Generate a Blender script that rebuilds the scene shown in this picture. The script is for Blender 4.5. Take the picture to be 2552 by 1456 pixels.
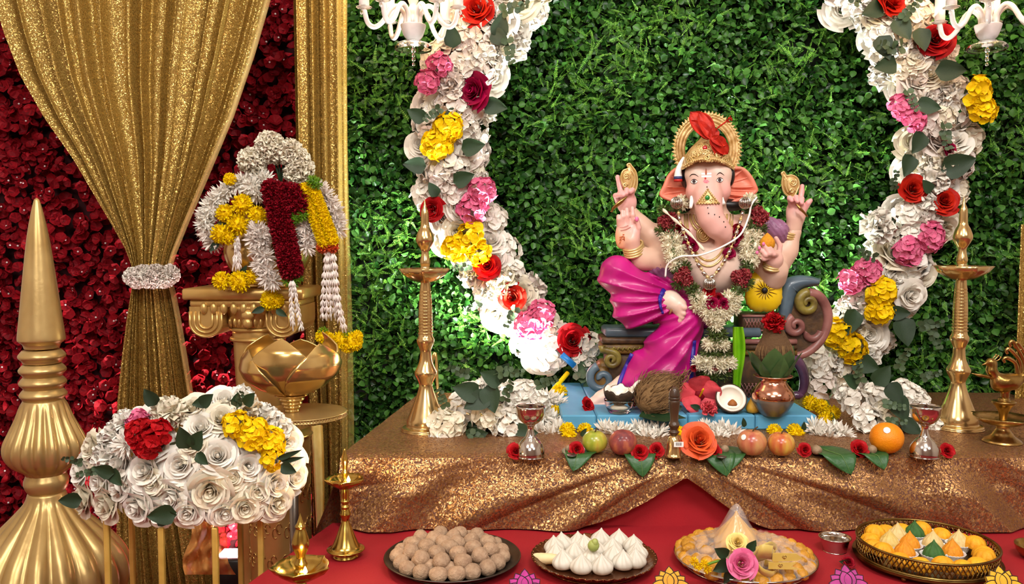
import bpy, math, random
import numpy as np
from mathutils import Matrix, Vector, Euler
from mathutils.bvhtree import BVHTree
random.seed(7); rng = np.random.default_rng(7)
PI = math.pi
for _o in list(bpy.data.objects): bpy.data.objects.remove(_o, do_unlink=True)
C = bpy.context.scene.collection
SC = bpy.context.scene
# ------------------------------------------------------------------ camera
FPX = 2100.0; CAMZ = 1.0; PITCH = math.atan(128 / FPX)
cam = bpy.data.cameras.new('camera'); co = bpy.data.objects.new('camera', cam); C.objects.link(co)
cam.sensor_width = 36; cam.lens = FPX / 2552 * 36; cam.clip_start = .02; cam.clip_end = 50
co.location = (0, 0, CAMZ); co.rotation_euler = (PI / 2 - PITCH, 0, 0); SC.camera = co
# ------------------------------------------------------------------ world, added overhead lights, exposure
SC.view_settings.view_transform = 'Standard'; SC.view_settings.look = 'None'
SC.view_settings.gamma = 1; SC.view_settings.use_curve_mapping = False; SC.view_settings.exposure = 1.08
w = bpy.data.worlds.new('world'); SC.world = w; w.use_nodes = True
w.node_tree.nodes['Background'].inputs[0].default_value = (1.0, .98, .95, 1)
w.node_tree.nodes['Background'].inputs[1].default_value = .28
def area(name, loc, target, size, power, col, sizey=None):
    l = bpy.data.lights.new(name, 'AREA'); l.energy = power; l.color = col; l.size = size
    if sizey: l.shape = 'RECTANGLE'; l.size_y = sizey
    o = bpy.data.objects.new(name, l); C.objects.link(o); o.location = loc
    o.rotation_euler = (Vector(target) - Vector(loc)).to_track_quat('-Z', 'Y').to_euler(); return o
area('added_overhead_light', (.55, .15, 2.62), (.5, 2.0, .75), .7, 24, (1, .97, .93))  # unseen area lights, added overhead for front fill and highlights on the metals
area('added_overhead_light', (-1.0, .1, 2.62), (-.7, 1.9, .7), .6, 15, (1, .95, .88))
area('added_overhead_light', (1.6, -.9, 2.62), (.6, 1.8, .6), .8, 16, (1, .98, .94))
area('added_overhead_light', (-.4, -1.7, 2.62), (.2, 2.0, .5), 1.0, 28, (1, .97, .93))
def spot(name, loc, target, power, col, ang, blend=.6, size=.03):
    l = bpy.data.lights.new(name, 'SPOT'); l.energy = power; l.color = col; l.spot_size = math.radians(ang)
    l.spot_blend = blend; l.shadow_soft_size = size
    o = bpy.data.objects.new(name, l); C.objects.link(o); o.location = loc
    o.rotation_euler = (Vector(target) - Vector(loc)).to_track_quat('-Z', 'Y').to_euler(); return o
# ------------------------------------------------------------------ helpers
def P(px, py, Y):
    """world point of the photograph's pixel at depth Y"""
    x = (px - 1276) / FPX; u = (728 - py) / FPX
    d = np.array([x, math.cos(PITCH) + u * math.sin(PITCH), u * math.cos(PITCH) - math.sin(PITCH)])
    return d * (Y / d[1]) + np.array([0, 0, CAMZ])
def PZ(px, py, z):
    """world point of a pixel on the horizontal plane z"""
    x = (px - 1276) / FPX; u = (728 - py) / FPX
    d = np.array([x, math.cos(PITCH) + u * math.sin(PITCH), u * math.cos(PITCH) - math.sin(PITCH)])
    return d * ((z - CAMZ) / d[2]) + np.array([0, 0, CAMZ])
def S(Y): return Y / FPX
TZ = CAMZ - .405; LZ = CAMZ - .545       # table top, lower ledge top

class MB:
    """collects geometry; build() links it as one mesh object"""
    def __init__(s): s.v = []; s.f = []; s.m = []; s.c = []; s.n = 0
    def add(s, V, F, mi=0, M=None, col=None):
        V = np.asarray(V, float).reshape(-1, 3)
        if M is not None:
            A = np.array(M); V = V @ A[:3, :3].T + A[:3, 3]
        F = F if isinstance(F, list) else [F]
        for f in F:
            f = np.asarray(f, int)
            if f.size: s.f.append(f + s.n); s.m.append(np.full(len(f), mi, int))
        s.v.append(V); s.n += len(V)
        s.c.append(np.tile(np.array(col if col is not None else (1, 1, 1), float), (len(V), 1)) if col is None or np.ndim(col) == 1 else np.asarray(col, float))
        return s
    def join(s, o, M=None, mi=None):
        n0 = s.n
        for V, c in zip(o.v, o.c):
            if M is not None:
                A = np.array(M); V = V @ A[:3, :3].T + A[:3, 3]
            s.v.append(V); s.c.append(c); s.n += len(V)
        for f, m in zip(o.f, o.m): s.f.append(f + n0); s.m.append(m if mi is None else np.full(len(f), mi, int))
        return s
    def mesh(s, name, mats, smooth=True, cols=False):
        me = bpy.data.meshes.new(name); V = np.concatenate(s.v)
        me.vertices.add(len(V)); me.vertices.foreach_set('co', V.astype(np.float32).ravel())
        li = np.concatenate([f.ravel() for f in s.f]); tot = np.concatenate([np.full(len(f), f.shape[1]) for f in s.f])
        me.loops.add(len(li)); me.loops.foreach_set('vertex_index', li.astype(np.int32))
        st = np.concatenate([[0], np.cumsum(tot)[:-1]])
        me.polygons.add(len(tot)); me.polygons.foreach_set('loop_start', st.astype(np.int32))
        me.polygons.foreach_set('material_index', np.concatenate(s.m).astype(np.int32))
        me.polygons.foreach_set('use_smooth', np.full(len(tot), bool(smooth)))
        if cols:
            a = me.color_attributes.new('Col', 'FLOAT_COLOR', 'POINT'); c = np.concatenate(s.c)
            a.data.foreach_set('color', np.hstack([c, np.ones((len(c), 1))]).astype(np.float32).ravel())
        me.update(calc_edges=True); me.validate()
        for m in (mats if isinstance(mats, (list, tuple)) else [mats]): me.materials.append(m)
        return me
    def build(s, name, mats, parent=None, loc=(0, 0, 0), smooth=True, cols=False, rot=None):
        return link(name, s.mesh(name, mats, smooth, cols), parent, loc, rot)
def link(name, me, parent=None, loc=(0, 0, 0), rot=None, mat=None):
    o = bpy.data.objects.new(name, me); C.objects.link(o)
    if parent is not None: o.parent = parent
    o.location = tuple(float(q) for q in loc)
    if rot is not None: o.rotation_euler = tuple(rot)
    if mat is not None:
        o.material_slots[0].link = 'OBJECT'; o.material_slots[0].material = mat
    return o
def linkM(name, me, parent, M, mat=None):
    o = bpy.data.objects.new(name, me); C.objects.link(o)
    if parent is not None: o.parent = parent
    o.matrix_basis = M
    if mat is not None:
        o.material_slots[0].link = 'OBJECT'; o.material_slots[0].material = mat
    return o
def tag(o, label, cat, group=None):
    o['label'] = label; o['category'] = cat
    if group: o['group'] = group
    return o
def thing(name, label, cat, loc=(0, 0, 0), rotz=0, group=None):
    o = bpy.data.objects.new(name, None); C.objects.link(o); o.empty_display_size = .02
    o.location = tuple(float(q) for q in loc); o.rotation_euler = (0, 0, rotz); return tag(o, label, cat, group)
def struct(o): o['kind'] = 'structure'; return o
def stuff(o): o['kind'] = 'stuff'; return o
def dup(root, loc, rotz=0, label=None, group=None, scale=None):
    r = root.copy(); C.objects.link(r); r.location = tuple(float(q) for q in loc); r.rotation_euler = (0, 0, rotz)
    if scale: r.scale = (scale,) * 3
    if label: r['label'] = label
    if group: r['group'] = group
    for ch in list(root.children):
        c = ch.copy(); C.objects.link(c); c.parent = r
        for g in ch.children:
            d = g.copy(); C.objects.link(d); d.parent = c
    return r
def face_to(n, roll=0.0, up=(0, 0, 1)):
    """rotation taking +Z to direction n"""
    n = Vector(tuple(float(q) for q in n)).normalized()
    return (n.to_track_quat('Z', 'Y').to_matrix() @ Matrix.Rotation(roll, 3, 'Z')).to_4x4()
def TRS(loc, R=None, s=1.0):
    M = Matrix.Translation(tuple(float(q) for q in loc))
    if R is not None: M = M @ R
    sc = s if isinstance(s, (tuple, list)) else (s, s, s)
    return M @ Matrix.Diagonal((*sc, 1))
# ---- shapes (numpy)
def gridfaces(nu, nv, wrapu=False):
    a = []
    U = nu if wrapu else nu - 1
    i, j = np.meshgrid(np.arange(U), np.arange(nv - 1), indexing='ij'); i = i.ravel(); j = j.ravel(); i2 = (i + 1) % nu
    return np.stack([i * nv + j, i2 * nv + j, i2 * nv + j + 1, i * nv + j + 1], 1)
def lathe(prof, seg=32, flute=None, cap=True):
    """prof [(r,z)] bottom to top; flute (lobes, amp, zlo, zhi)"""
    p = np.array(prof, float); a = np.arange(seg) * 2 * PI / seg
    R = np.tile(p[:, 0], (seg, 1))
    if flute:
        n, amp, z0, z1 = flute
        wz = np.clip((p[:, 1] - z0) / (z1 - z0 + 1e-9), 0, 1); wz = np.sin(wz * PI) ** .6
        R = R * (1 + amp * (np.abs(np.sin(a * n / 2)) - .6)[:, None] * wz[None])
    V = np.stack([R * np.cos(a)[:, None], R * np.sin(a)[:, None], np.tile(p[:, 1], (seg, 1))], 2).reshape(-1, 3)
    k = len(p); F = [gridfaces(seg, k, True)]
    if cap:
        n = len(V); V = np.vstack([V, [[0, 0, p[0, 1]], [0, 0, p[-1, 1]]]]); i = np.arange(seg); j = (i + 1) % seg
        if p[0, 0] > 1e-6: F.append(np.stack([j * k, i * k, np.full(seg, n)], 1))
        if p[-1, 0] > 1e-6: F.append(np.stack([i * k + k - 1, j * k + k - 1, np.full(seg, n + 1)], 1))
    return V, F
def smoothprof(pts, n=6):
    """Catmull-Rom through the profile points"""
    p = np.array(pts, float); q = np.vstack([2 * p[0] - p[1], p, 2 * p[-1] - p[-2]]); out = []
    for i in range(1, len(q) - 2):
        for t in np.linspace(0, 1, n, endpoint=False):
            a, b, c, d = q[i - 1], q[i], q[i + 1], q[i + 2]
            out.append(.5 * (2 * b + (c - a) * t + (2 * a - 5 * b + 4 * c - d) * t * t + (3 * b - a - 3 * c + d) * t ** 3))
    out.append(p[-1]); r = np.array(out); return r
def sprof(pts, n=5):
    r = smoothprof(pts, n); r[:, 0] = np.maximum(r[:, 0], 0); return r
def tube(pts, rad, seg=8, cap=True, flat=1.0, up=None):
    p = np.array(pts, float); n = len(p); r = np.full(n, rad) if np.isscalar(rad) else np.array(rad, float)
    t = np.gradient(p, axis=0); t /= np.linalg.norm(t, axis=1)[:, None] + 1e-12
    u = np.array(up if up is not None else ([0, 0, 1] if abs(t[0][2]) < .9 else [1, 0, 0]), float)
    V = []; a = np.arange(seg) * 2 * PI / seg
    for i in range(n):
        u = u - t[i] * u.dot(t[i]); u /= np.linalg.norm(u) + 1e-12; b = np.cross(t[i], u)
        V.append(p[i] + r[i] * (np.cos(a)[:, None] * u * flat + np.sin(a)[:, None] * b))
    V = np.array(V).transpose(1, 0, 2).reshape(-1, 3)
    F = [gridfaces(seg, n, True)[:, ::-1]]
    if cap:
        k = len(V); V = np.vstack([V, p[0], p[-1]]); i = np.arange(seg); j = (i + 1) % seg
        F += [np.stack([i * n, j * n, np.full(seg, k)], 1), np.stack([j * n + n - 1, i * n + n - 1, np.full(seg, k + 1)], 1)]
    return V, F
def curve(pts, n=8): return smoothprof(pts, n)
def box(c, s, bev=0.0):
    x, y, z = np.array(s) / 2; c = np.array(c, float); b = min(bev, x * .49, y * .49, z * .49)
    if b <= 0:
        V = np.array([[i, j, k] for i in (-x, x) for j in (-y, y) for k in (-z, z)]) + c
        F = np.array([[0, 1, 3, 2], [4, 6, 7, 5], [0, 4, 5, 1], [2, 3, 7, 6], [0, 2, 6, 4], [1, 5, 7, 3]]); return V, [F]
    V = []; idx = {}
    for i in (0, 1):
        for j in (0, 1):
            for k in (0, 1):
                sx, sy, sz = (2 * i - 1, 2 * j - 1, 2 * k - 1)
                for a, q in enumerate(([x, y - b, z - b], [x - b, y, z - b], [x - b, y - b, z])):
                    idx[(i, j, k, a)] = len(V); V.append([sx * q[0], sy * q[1], sz * q[2]])
    Q = []; T = []
    for i in (0, 1):
        Q.append([idx[(i, 0, 0, 0)], idx[(i, 1, 0, 0)], idx[(i, 1, 1, 0)], idx[(i, 0, 1, 0)]][::1 if i else -1])
        Q.append([idx[(0, i, 0, 1)], idx[(1, i, 0, 1)], idx[(1, i, 1, 1)], idx[(0, i, 1, 1)]][::-1 if i else 1])
        Q.append([idx[(0, 0, i, 2)], idx[(1, 0, i, 2)], idx[(1, 1, i, 2)], idx[(0, 1, i, 2)]][::1 if i else -1])
    for i in (0, 1):
        for j in (0, 1):
            e = 1 if (i + j) % 2 else -1
            Q.append([idx[(i, j, 0, 0)], idx[(i, j, 1, 0)], idx[(i, j, 1, 1)], idx[(i, j, 0, 1)]][::e])
            Q.append([idx[(i, 0, j, 0)], idx[(i, 1, j, 0)], idx[(i, 1, j, 2)], idx[(i, 0, j, 2)]][::-e])
            Q.append([idx[(0, i, j, 1)], idx[(1, i, j, 1)], idx[(1, i, j, 2)], idx[(0, i, j, 2)]][::e])
            for k in (0, 1):
                T.append([idx[(i, j, k, 0)], idx[(i, j, k, 1)], idx[(i, j, k, 2)]][::1 if (i + j + k) % 2 else -1])
    return np.array(V) + c, [np.array(Q), np.array(T)]
def ell(c, r, nu=16, nv=10):
    th = np.linspace(0, PI, nv); a = np.arange(nu) * 2 * PI / nu
    V = np.stack([np.outer(np.cos(a), np.sin(th)) * r[0], np.outer(np.sin(a), np.sin(th)) * r[1], -np.tile(np.cos(th), (nu, 1)) * r[2]], 2).reshape(-1, 3)
    return V + np.array(c, float), [gridfaces(nu, nv, True)]
def grid(fn, nu, nv):
    u, v = np.meshgrid(np.linspace(0, 1, nu), np.linspace(0, 1, nv), indexing='ij')
    V = np.stack(fn(u, v), 2).reshape(-1, 3); return V, [gridfaces(nu, nv)]
def plate(outline, d0, d1, axis=1):
    """extrude a 2D outline (x,z) between y=d0 and y=d1"""
    o = np.array(outline, float); n = len(o)
    def mk(d): return np.stack([o[:, 0], np.full(n, d), o[:, 1]], 1)
    V = np.vstack([mk(d0), mk(d1)]); i = np.arange(n); j = (i + 1) % n
    return V, [np.array([list(range(n))]), np.array([list(range(2 * n - 1, n - 1, -1))]), np.stack([i, i + n, j + n, j], 1)]
# ---- signed-distance modelling: smooth unions meshed with surface nets
def rotm(ax=(0, 0, 0)): return np.array(Euler(ax).to_matrix())
class SDF:
    def __init__(s, k=.01): s.p = []; s.k = k
    def ell(s, c, r, rot=(0, 0, 0), col=(1, 1, 1), k=None, sub=False):
        s.p.append(('e', np.array(c, float), np.array(r, float), rotm(rot), col, s.k if k is None else k, sub)); return s
    def cap(s, a, b, ra, rb=None, col=(1, 1, 1), k=None, sub=False):
        s.p.append(('c', np.array(a, float), np.array(b, float), (ra, ra if rb is None else rb), col, s.k if k is None else k, sub)); return s
    def chain(s, pts, rad, **kw):
        for i in range(len(pts) - 1): s.cap(pts[i], pts[i + 1], rad[i], rad[i + 1], **kw)
        return s
    def d(s, p, X):
        if p[0] == 'e':
            q = (X - p[1]) @ p[3]; k0 = np.linalg.norm(q / p[2], axis=-1); k1 = np.linalg.norm(q / p[2] ** 2, axis=-1)
            return k0 * (k0 - 1) / (k1 + 1e-9)
        ab = p[2] - p[1]; t = np.clip(((X - p[1]) @ ab) / (ab @ ab + 1e-12), 0, 1)
        return np.linalg.norm(X - p[1] - t[..., None] * ab, axis=-1) - (p[3][0] + (p[3][1] - p[3][0]) * t)
    def bb(s, p):
        if p[0] == 'e': r = p[2].max(); return p[1] - r, p[1] + r
        r = max(p[3]); return np.minimum(p[1], p[2]) - r, np.maximum(p[1], p[2]) + r
    def mesh(s, h, post=None, colk=.006):
        lo = np.min([s.bb(p)[0] for p in s.p if not p[6]], 0) - 3 * h - s.k; hi = np.max([s.bb(p)[1] for p in s.p if not p[6]], 0) + 3 * h + s.k
        n = np.ceil((hi - lo) / h).astype(int) + 1
        ax = [lo[i] + h * np.arange(n[i]) for i in range(3)]
        G = np.full(n, .05)
        for p in s.p:
            a, b = s.bb(p); mg = p[5] + 4 * h
            sl = tuple(slice(max(0, int((a[i] - mg - lo[i]) / h)), max(1, min(n[i], int((b[i] + mg - lo[i]) / h) + 2))) for i in range(3))
            X = np.stack(np.meshgrid(*[ax[i][sl[i]] for i in range(3)], indexing='ij'), -1)
            D = s.d(p, X); g = G[sl]; k = p[5]
            if p[6]:
                t = np.clip(.5 - .5 * (g + D) / k, 0, 1); G[sl] = g * (1 - t) - D * t + k * t * (1 - t)
            else:
                t = np.clip(.5 + .5 * (g - D) / k, 0, 1); G[sl] = g * (1 - t) + D * t - k * t * (1 - t)
        if post is not None:
            X = np.stack(np.meshgrid(*ax, indexing='ij'), -1); near = np.abs(G) < .03
            G[near] += post(X[near])
        V, F = surfnet(G, lo, h)
        W = np.zeros(len(V)); Cc = np.zeros((len(V), 3))
        for p in s.p:
            if p[6]: continue
            wt = np.exp(-np.clip(s.d(p, V), -.02, .2) / colk); W += wt; Cc += wt[:, None] * np.array(p[4], float)
        return V, F, Cc / W[:, None]
def surfnet(G, lo, h):
    n = np.array(G.shape); ins = G < 0
    acc = np.zeros(tuple(n - 1) + (3,)); cnt = np.zeros(tuple(n - 1))
    for a in range(3):
        s0 = [slice(None)] * 3; s1 = [slice(None)] * 3; s0[a] = slice(0, -1); s1[a] = slice(1, None)
        g0 = G[tuple(s0)]; g1 = G[tuple(s1)]; cr = (g0 < 0) != (g1 < 0); t = np.where(cr, g0 / (g0 - g1 + 1e-20), 0)
        o = [b for b in range(3) if b != a]
        for i in (0, 1):
            for j in (0, 1):
                sl = [slice(None)] * 3; sl[o[0]] = slice(i, n[o[0]] - 1 + i); sl[o[1]] = slice(j, n[o[1]] - 1 + j)
                c = cr[tuple(sl)]; acc[..., a] += np.where(c, t[tuple(sl)], 0); acc[..., o[0]] += c * i; acc[..., o[1]] += c * j; cnt += c
    act = cnt > 0; ids = np.full(cnt.shape, -1); ids[act] = np.arange(act.sum())
    cell = np.argwhere(act); V = (cell + acc[act] / cnt[act][:, None]) * h + lo
    F = []
    for a in range(3):
        o = [(a + 1) % 3, (a + 2) % 3]
        s0 = [slice(1, -1)] * 3; s1 = [slice(1, -1)] * 3; s0[a] = slice(0, -1); s1[a] = slice(1, None)
        i0 = ins[tuple(s0)]; i1 = ins[tuple(s1)]
        for flip in (False, True):
            m = (i0 & ~i1) if not flip else (~i0 & i1); q = np.argwhere(m)
            if not len(q): continue
            q = q.copy(); q[:, o[0]] += 1; q[:, o[1]] += 1
            def idd(i, j):
                r = q.copy(); r[:, o[0]] -= i; r[:, o[1]] -= j; return ids[r[:, 0], r[:, 1], r[:, 2]]
            f = np.stack([idd(1, 1), idd(0, 1), idd(0, 0), idd(1, 0)], 1); F.append(f[:, ::-1] if flip else f)
    return V, F
def meshproj(V, F):
    polys = [list(map(int, f)) for a in F for f in a]; return BVHTree.FromPolygons([tuple(v) for v in V], polys)
# ---- procedural materials
_MC = {}
def rgb(h):
    h = h.lstrip('#'); c = [int(h[i:i + 2], 16) / 255 for i in (0, 2, 4)]
    return tuple(x / 12.92 if x <= .04045 else ((x + .055) / 1.055) ** 2.4 for x in c)
def mat(name, c1, c2=None, rough=.5, metal=0, nscale=30, bump=0, bscale=80, spec=.5, coat=0, trans=0, ior=1.45, alpha=1, emit=None, estr=0, island=0, sss=0, vcol=False, objrand=0, sheen=0, detail=3):
    if name in _MC: return _MC[name]
    m = bpy.data.materials.new(name); m.use_nodes = True; nt = m.node_tree; b = nt.nodes['Principled BSDF']; N = nt.nodes.new; L = nt.links.new
    c1 = rgb(c1) if isinstance(c1, str) else c1; c2 = c1 if c2 is None else (rgb(c2) if isinstance(c2, str) else c2)
    tc = N('ShaderNodeTexCoord'); nz = N('ShaderNodeTexNoise'); nz.inputs['Scale'].default_value = nscale; nz.inputs['Detail'].default_value = detail
    L(tc.outputs['Object'], nz.inputs['Vector'])
    rp = N('ShaderNodeValToRGB'); rp.color_ramp.elements[0].color = (*c1, 1); rp.color_ramp.elements[1].color = (*c2, 1)
    rp.color_ramp.elements[0].position = .32; rp.color_ramp.elements[1].position = .68
    fac = nz.outputs[0]
    if island:
        g = N('ShaderNodeNewGeometry'); mx = N('ShaderNodeMix'); mx.inputs[0].default_value = island
        L(fac, mx.inputs[2]); L(g.outputs['Random Per Island'], mx.inputs[3]); fac = mx.outputs[0]
    L(fac, rp.inputs[0]); out = rp.outputs[0]
    if vcol:
        at = N('ShaderNodeAttribute'); at.attribute_name = 'Col'; mx = N('ShaderNodeMix'); mx.data_type = 'RGBA'; mx.blend_type = 'MULTIPLY'; mx.inputs[0].default_value = 1
        L(out, mx.inputs[6]); L(at.outputs['Color'], mx.inputs[7]); out = mx.outputs[2]
    if objrand:
        oi = N('ShaderNodeObjectInfo'); hs = N('ShaderNodeHueSaturation'); mr = N('ShaderNodeMapRange')
        mr.inputs[3].default_value = 1 - objrand; mr.inputs[4].default_value = 1 + objrand; L(oi.outputs['Random'], mr.inputs[0]); L(mr.outputs[0], hs.inputs['Value']); L(out, hs.inputs['Color']); out = hs.outputs[0]
    L(out, b.inputs['Base Color'])
    b.inputs['Roughness'].default_value = rough; b.inputs['Metallic'].default_value = metal; b.inputs['IOR'].default_value = ior
    b.inputs['Specular IOR Level'].default_value = spec; b.inputs['Coat Weight'].default_value = coat; b.inputs['Coat Roughness'].default_value = .15
    b.inputs['Transmission Weight'].default_value = trans; b.inputs['Alpha'].default_value = alpha
    if sheen: b.inputs['Sheen Weight'].default_value = sheen
    if sss: b.inputs['Subsurface Weight'].default_value = sss; b.inputs['Subsurface Radius'].default_value = (.01, .005, .003); b.inputs['Subsurface Scale'].default_value = .5
    if emit is not None:
        b.inputs['Emission Color'].default_value = (*(rgb(emit) if isinstance(emit, str) else emit), 1); b.inputs['Emission Strength'].default_value = estr
    if bump:
        n2 = N('ShaderNodeTexNoise'); n2.inputs['Scale'].default_value = bscale; n2.inputs['Detail'].default_value = 4; L(tc.outputs['Object'], n2.inputs['Vector'])
        bp = N('ShaderNodeBump'); bp.inputs['Strength'].default_value = bump; bp.inputs['Distance'].default_value = .004; L(n2.outputs[0], bp.inputs['Height']); L(bp.outputs[0], b.inputs['Normal'])
    _MC[name] = m; return m
def sequin(name, base, hi, mesh_c, scale, tilt=.55, cover=1.0, worm=0, rough=.28, metal=.92):
    """tiny metal discs on net: each Voronoi cell is one disc with its own tilt and tint"""
    m = bpy.data.materials.new(name); m.use_nodes = True; nt = m.node_tree; b = nt.nodes['Principled BSDF']; N = nt.nodes.new; L = nt.links.new
    tc = N('ShaderNodeTexCoord'); vo = N('ShaderNodeTexVoronoi'); vo.inputs['Scale'].default_value = scale; L(tc.outputs['UV'] if False else tc.outputs['Object'], vo.inputs['Vector'])
    ge = N('ShaderNodeNewGeometry'); sb = N('ShaderNodeVectorMath'); sb.operation = 'SUBTRACT'; sb.inputs[1].default_value = (.5, .5, .5); L(vo.outputs['Color'], sb.inputs[0])
    sc = N('ShaderNodeVectorMath'); sc.operation = 'SCALE'; sc.inputs['Scale'].default_value = tilt; L(sb.outputs[0], sc.inputs[0])
    ad = N('ShaderNodeVectorMath'); ad.operation = 'ADD'; L(ge.outputs['Normal'], ad.inputs[0]); L(sc.outputs[0], ad.inputs[1])
    no = N('ShaderNodeVectorMath'); no.operation = 'NORMALIZE'; L(ad.outputs[0], no.inputs[0]); L(no.outputs[0], b.inputs['Normal'])
    sp = N('ShaderNodeSeparateColor'); L(vo.outputs['Color'], sp.inputs[0])
    mx = N('ShaderNodeMix'); mx.data_type = 'RGBA'; mx.inputs[6].default_value = (*rgb(base), 1); mx.inputs[7].default_value = (*rgb(hi), 1); L(sp.outputs[0], mx.inputs[0])
    # disc or net between: worm-shaped rows of discs where worm is set
    if worm:
        nz = N('ShaderNodeTexNoise'); nz.inputs['Scale'].default_value = worm; nz.inputs['Detail'].default_value = 0.5; L(tc.outputs['Object'], nz.inputs['Vector'])
        mu = N('ShaderNodeMath'); mu.operation = 'MULTIPLY'; mu.inputs[1].default_value = 46; L(nz.outputs[0], mu.inputs[0])
        si = N('ShaderNodeMath'); si.operation = 'SINE'; L(mu.outputs[0], si.inputs[0])
        mr = N('ShaderNodeMapRange'); mr.inputs[1].default_value = -.35; mr.inputs[2].default_value = .25; av = N('ShaderNodeMath'); av.operation = 'MULTIPLY_ADD'; av.inputs[1].default_value = 1.5; av.inputs[2].default_value = -.55; L(sp.outputs[1], av.inputs[0]); a2 = N('ShaderNodeMath'); a2.operation = 'ADD'; L(av.outputs[0], a2.inputs[0]); L(si.outputs[0], a2.inputs[1]); L(a2.outputs[0], mr.inputs[0]); disc = mr.outputs[0]
    else:
        mr = N('ShaderNodeMapRange'); mr.inputs[1].default_value = .62 * cover / 1; mr.inputs[2].default_value = .5 * cover; L(vo.outputs['Distance'], mr.inputs[0]); disc = mr.outputs[0]
    m2 = N('ShaderNodeMix'); m2.data_type = 'RGBA'; m2.inputs[6].default_value = (*rgb(mesh_c), 1); L(disc, m2.inputs[0]); L(mx.outputs[2], m2.inputs[7]); L(m2.outputs[2], b.inputs['Base Color'])
    mm = N('ShaderNodeMath'); mm.operation = 'MULTIPLY'; mm.inputs[1].default_value = metal; L(disc, mm.inputs[0]); L(mm.outputs[0], b.inputs['Metallic'])
    rr = N('ShaderNodeMapRange'); rr.inputs[3].default_value = .7; rr.inputs[4].default_value = rough; L(disc, rr.inputs[0]); L(rr.outputs[0], b.inputs['Roughness'])
    _MC[name] = m; return m
# ================================================================== materials shared by many things
M_gold = mat('gold_paint', '#d2b06c', '#bd9450', rough=.3, metal=.62, nscale=9, bump=.08, bscale=40)
M_goldpol = mat('gold_polished', '#dcbe7c', '#c8a562', rough=.2, metal=.85, nscale=14, bump=.12, bscale=18)
M_goldmatte = mat('gold_satin', '#c6aa70', '#ae9058', rough=.33, metal=.62, nscale=12, bump=.1, bscale=60)
M_brass = mat('brass', '#d6ba84', '#c6a468', rough=.2, metal=.9, nscale=20, bump=.04, bscale=50)
M_brassdk = mat('old_brass', '#c0a064', '#8f7038', rough=.28, metal=1, nscale=40, bump=.15, bscale=120)
M_silver = mat('silver_steel', '#d9d4cc', '#bfb8ae', rough=.13, metal=1, nscale=12)
M_copper = mat('copper', '#d8a084', '#c08468', rough=.15, metal=1, nscale=16, bump=.05, bscale=60)
M_white = mat('white_petal', '#f0ece2', '#e6dfd2', spec=.15, rough=.62, nscale=60, island=.5, bump=.15, bscale=90, sheen=.1)
M_cream = mat('cream_petal', '#ede5d0', '#e0d6be', spec=.15, rough=.62, nscale=60, island=.5, bump=.15, bscale=90)
M_blush = mat('blush_petal', '#eae0d6', '#e0d4ca', spec=.15, rough=.62, nscale=60, island=.5, bump=.15, bscale=90)
M_red = mat('red_petal', '#b4121a', '#930a10', spec=.15, rough=.55, nscale=40, island=.5)
M_scarlet = mat('orange_red_petal', '#c22614', '#a3150c', spec=.15, rough=.55, nscale=40, island=.5)
M_mag = mat('magenta_petal', '#98063c', '#78052e', spec=.15, rough=.55, nscale=40, island=.5)
M_pink = mat('pink_petal', '#e07a9a', '#d05c84', spec=.15, rough=.6, nscale=50, island=.7)
M_yel = mat('yellow_petal', '#f0d010', '#e8bc06', spec=.15, rough=.55, nscale=40, island=.6)
M_mari = mat('marigold_petal', '#f2d608', '#e8c204', spec=.15, rough=.6, nscale=40, island=.8)
M_dred = mat('crimson_petal', '#8d0a1d', '#6c0615', spec=.15, rough=.6, nscale=40, island=.7)
M_leaf = mat('dark_leaf', '#243f22', '#1a2f18', rough=.48, nscale=40, island=.3, bump=.2, bscale=120, objrand=.25)
M_leaf2 = mat('grey_green_leaf', '#46593c', '#34492e', rough=.55, nscale=40, island=.3, objrand=.2)
M_greenb = mat('fresh_green', '#6f9c1e', '#4f7a12', rough=.5, nscale=40, island=.7)
M_moss = mat('moss_green', '#56692a', '#3d4d1a', rough=.6, nscale=40, island=.8)
M_black = mat('black_plastic', '#141414', '#1d1d1d', rough=.4)
M_redcloth = mat('red_cloth', '#a80f1c', '#98101c', rough=.75, nscale=6, bump=.1, bscale=300)
M_seqtable = sequin('copper_sequin', '#8e6238', '#cc9e64', '#5c3422', 330, tilt=.5, worm=95, rough=.36, metal=.8)
M_seqgold = sequin('gold_sequin', '#a6853c', '#cfb064', '#866a24', 420, tilt=.8, cover=1.1, rough=.27, metal=.66)
M_pearl = mat('pearl', '#e8e0dc', rough=.2, coat=.5)
M_bluepaint = mat('blue_painted_wood', '#5b9fc0', '#4d90b4', rough=.6, nscale=8, bump=.1, bscale=90)
def leaf_hedge(name, a, b, rough): return mat(name, a, b, rough=rough, nscale=5, island=.75, spec=.4)
M_hedgeA = leaf_hedge('boxwood_leaf', '#183f10', '#45782c', .4)
M_hedgeB = leaf_hedge('fern_leaf', '#336c12', '#74aa3c', .48)
M_hedgeback = mat('hedge_backing_green', '#0c1709', '#13210d', rough=.9)
M_rwall = mat('red_wall_petal', '#6c0814', '#8c0e1a', spec=.15, rough=.6, nscale=6, island=.7)
M_rback = mat('red_wall_backing', '#33040a', rough=.9)
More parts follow.
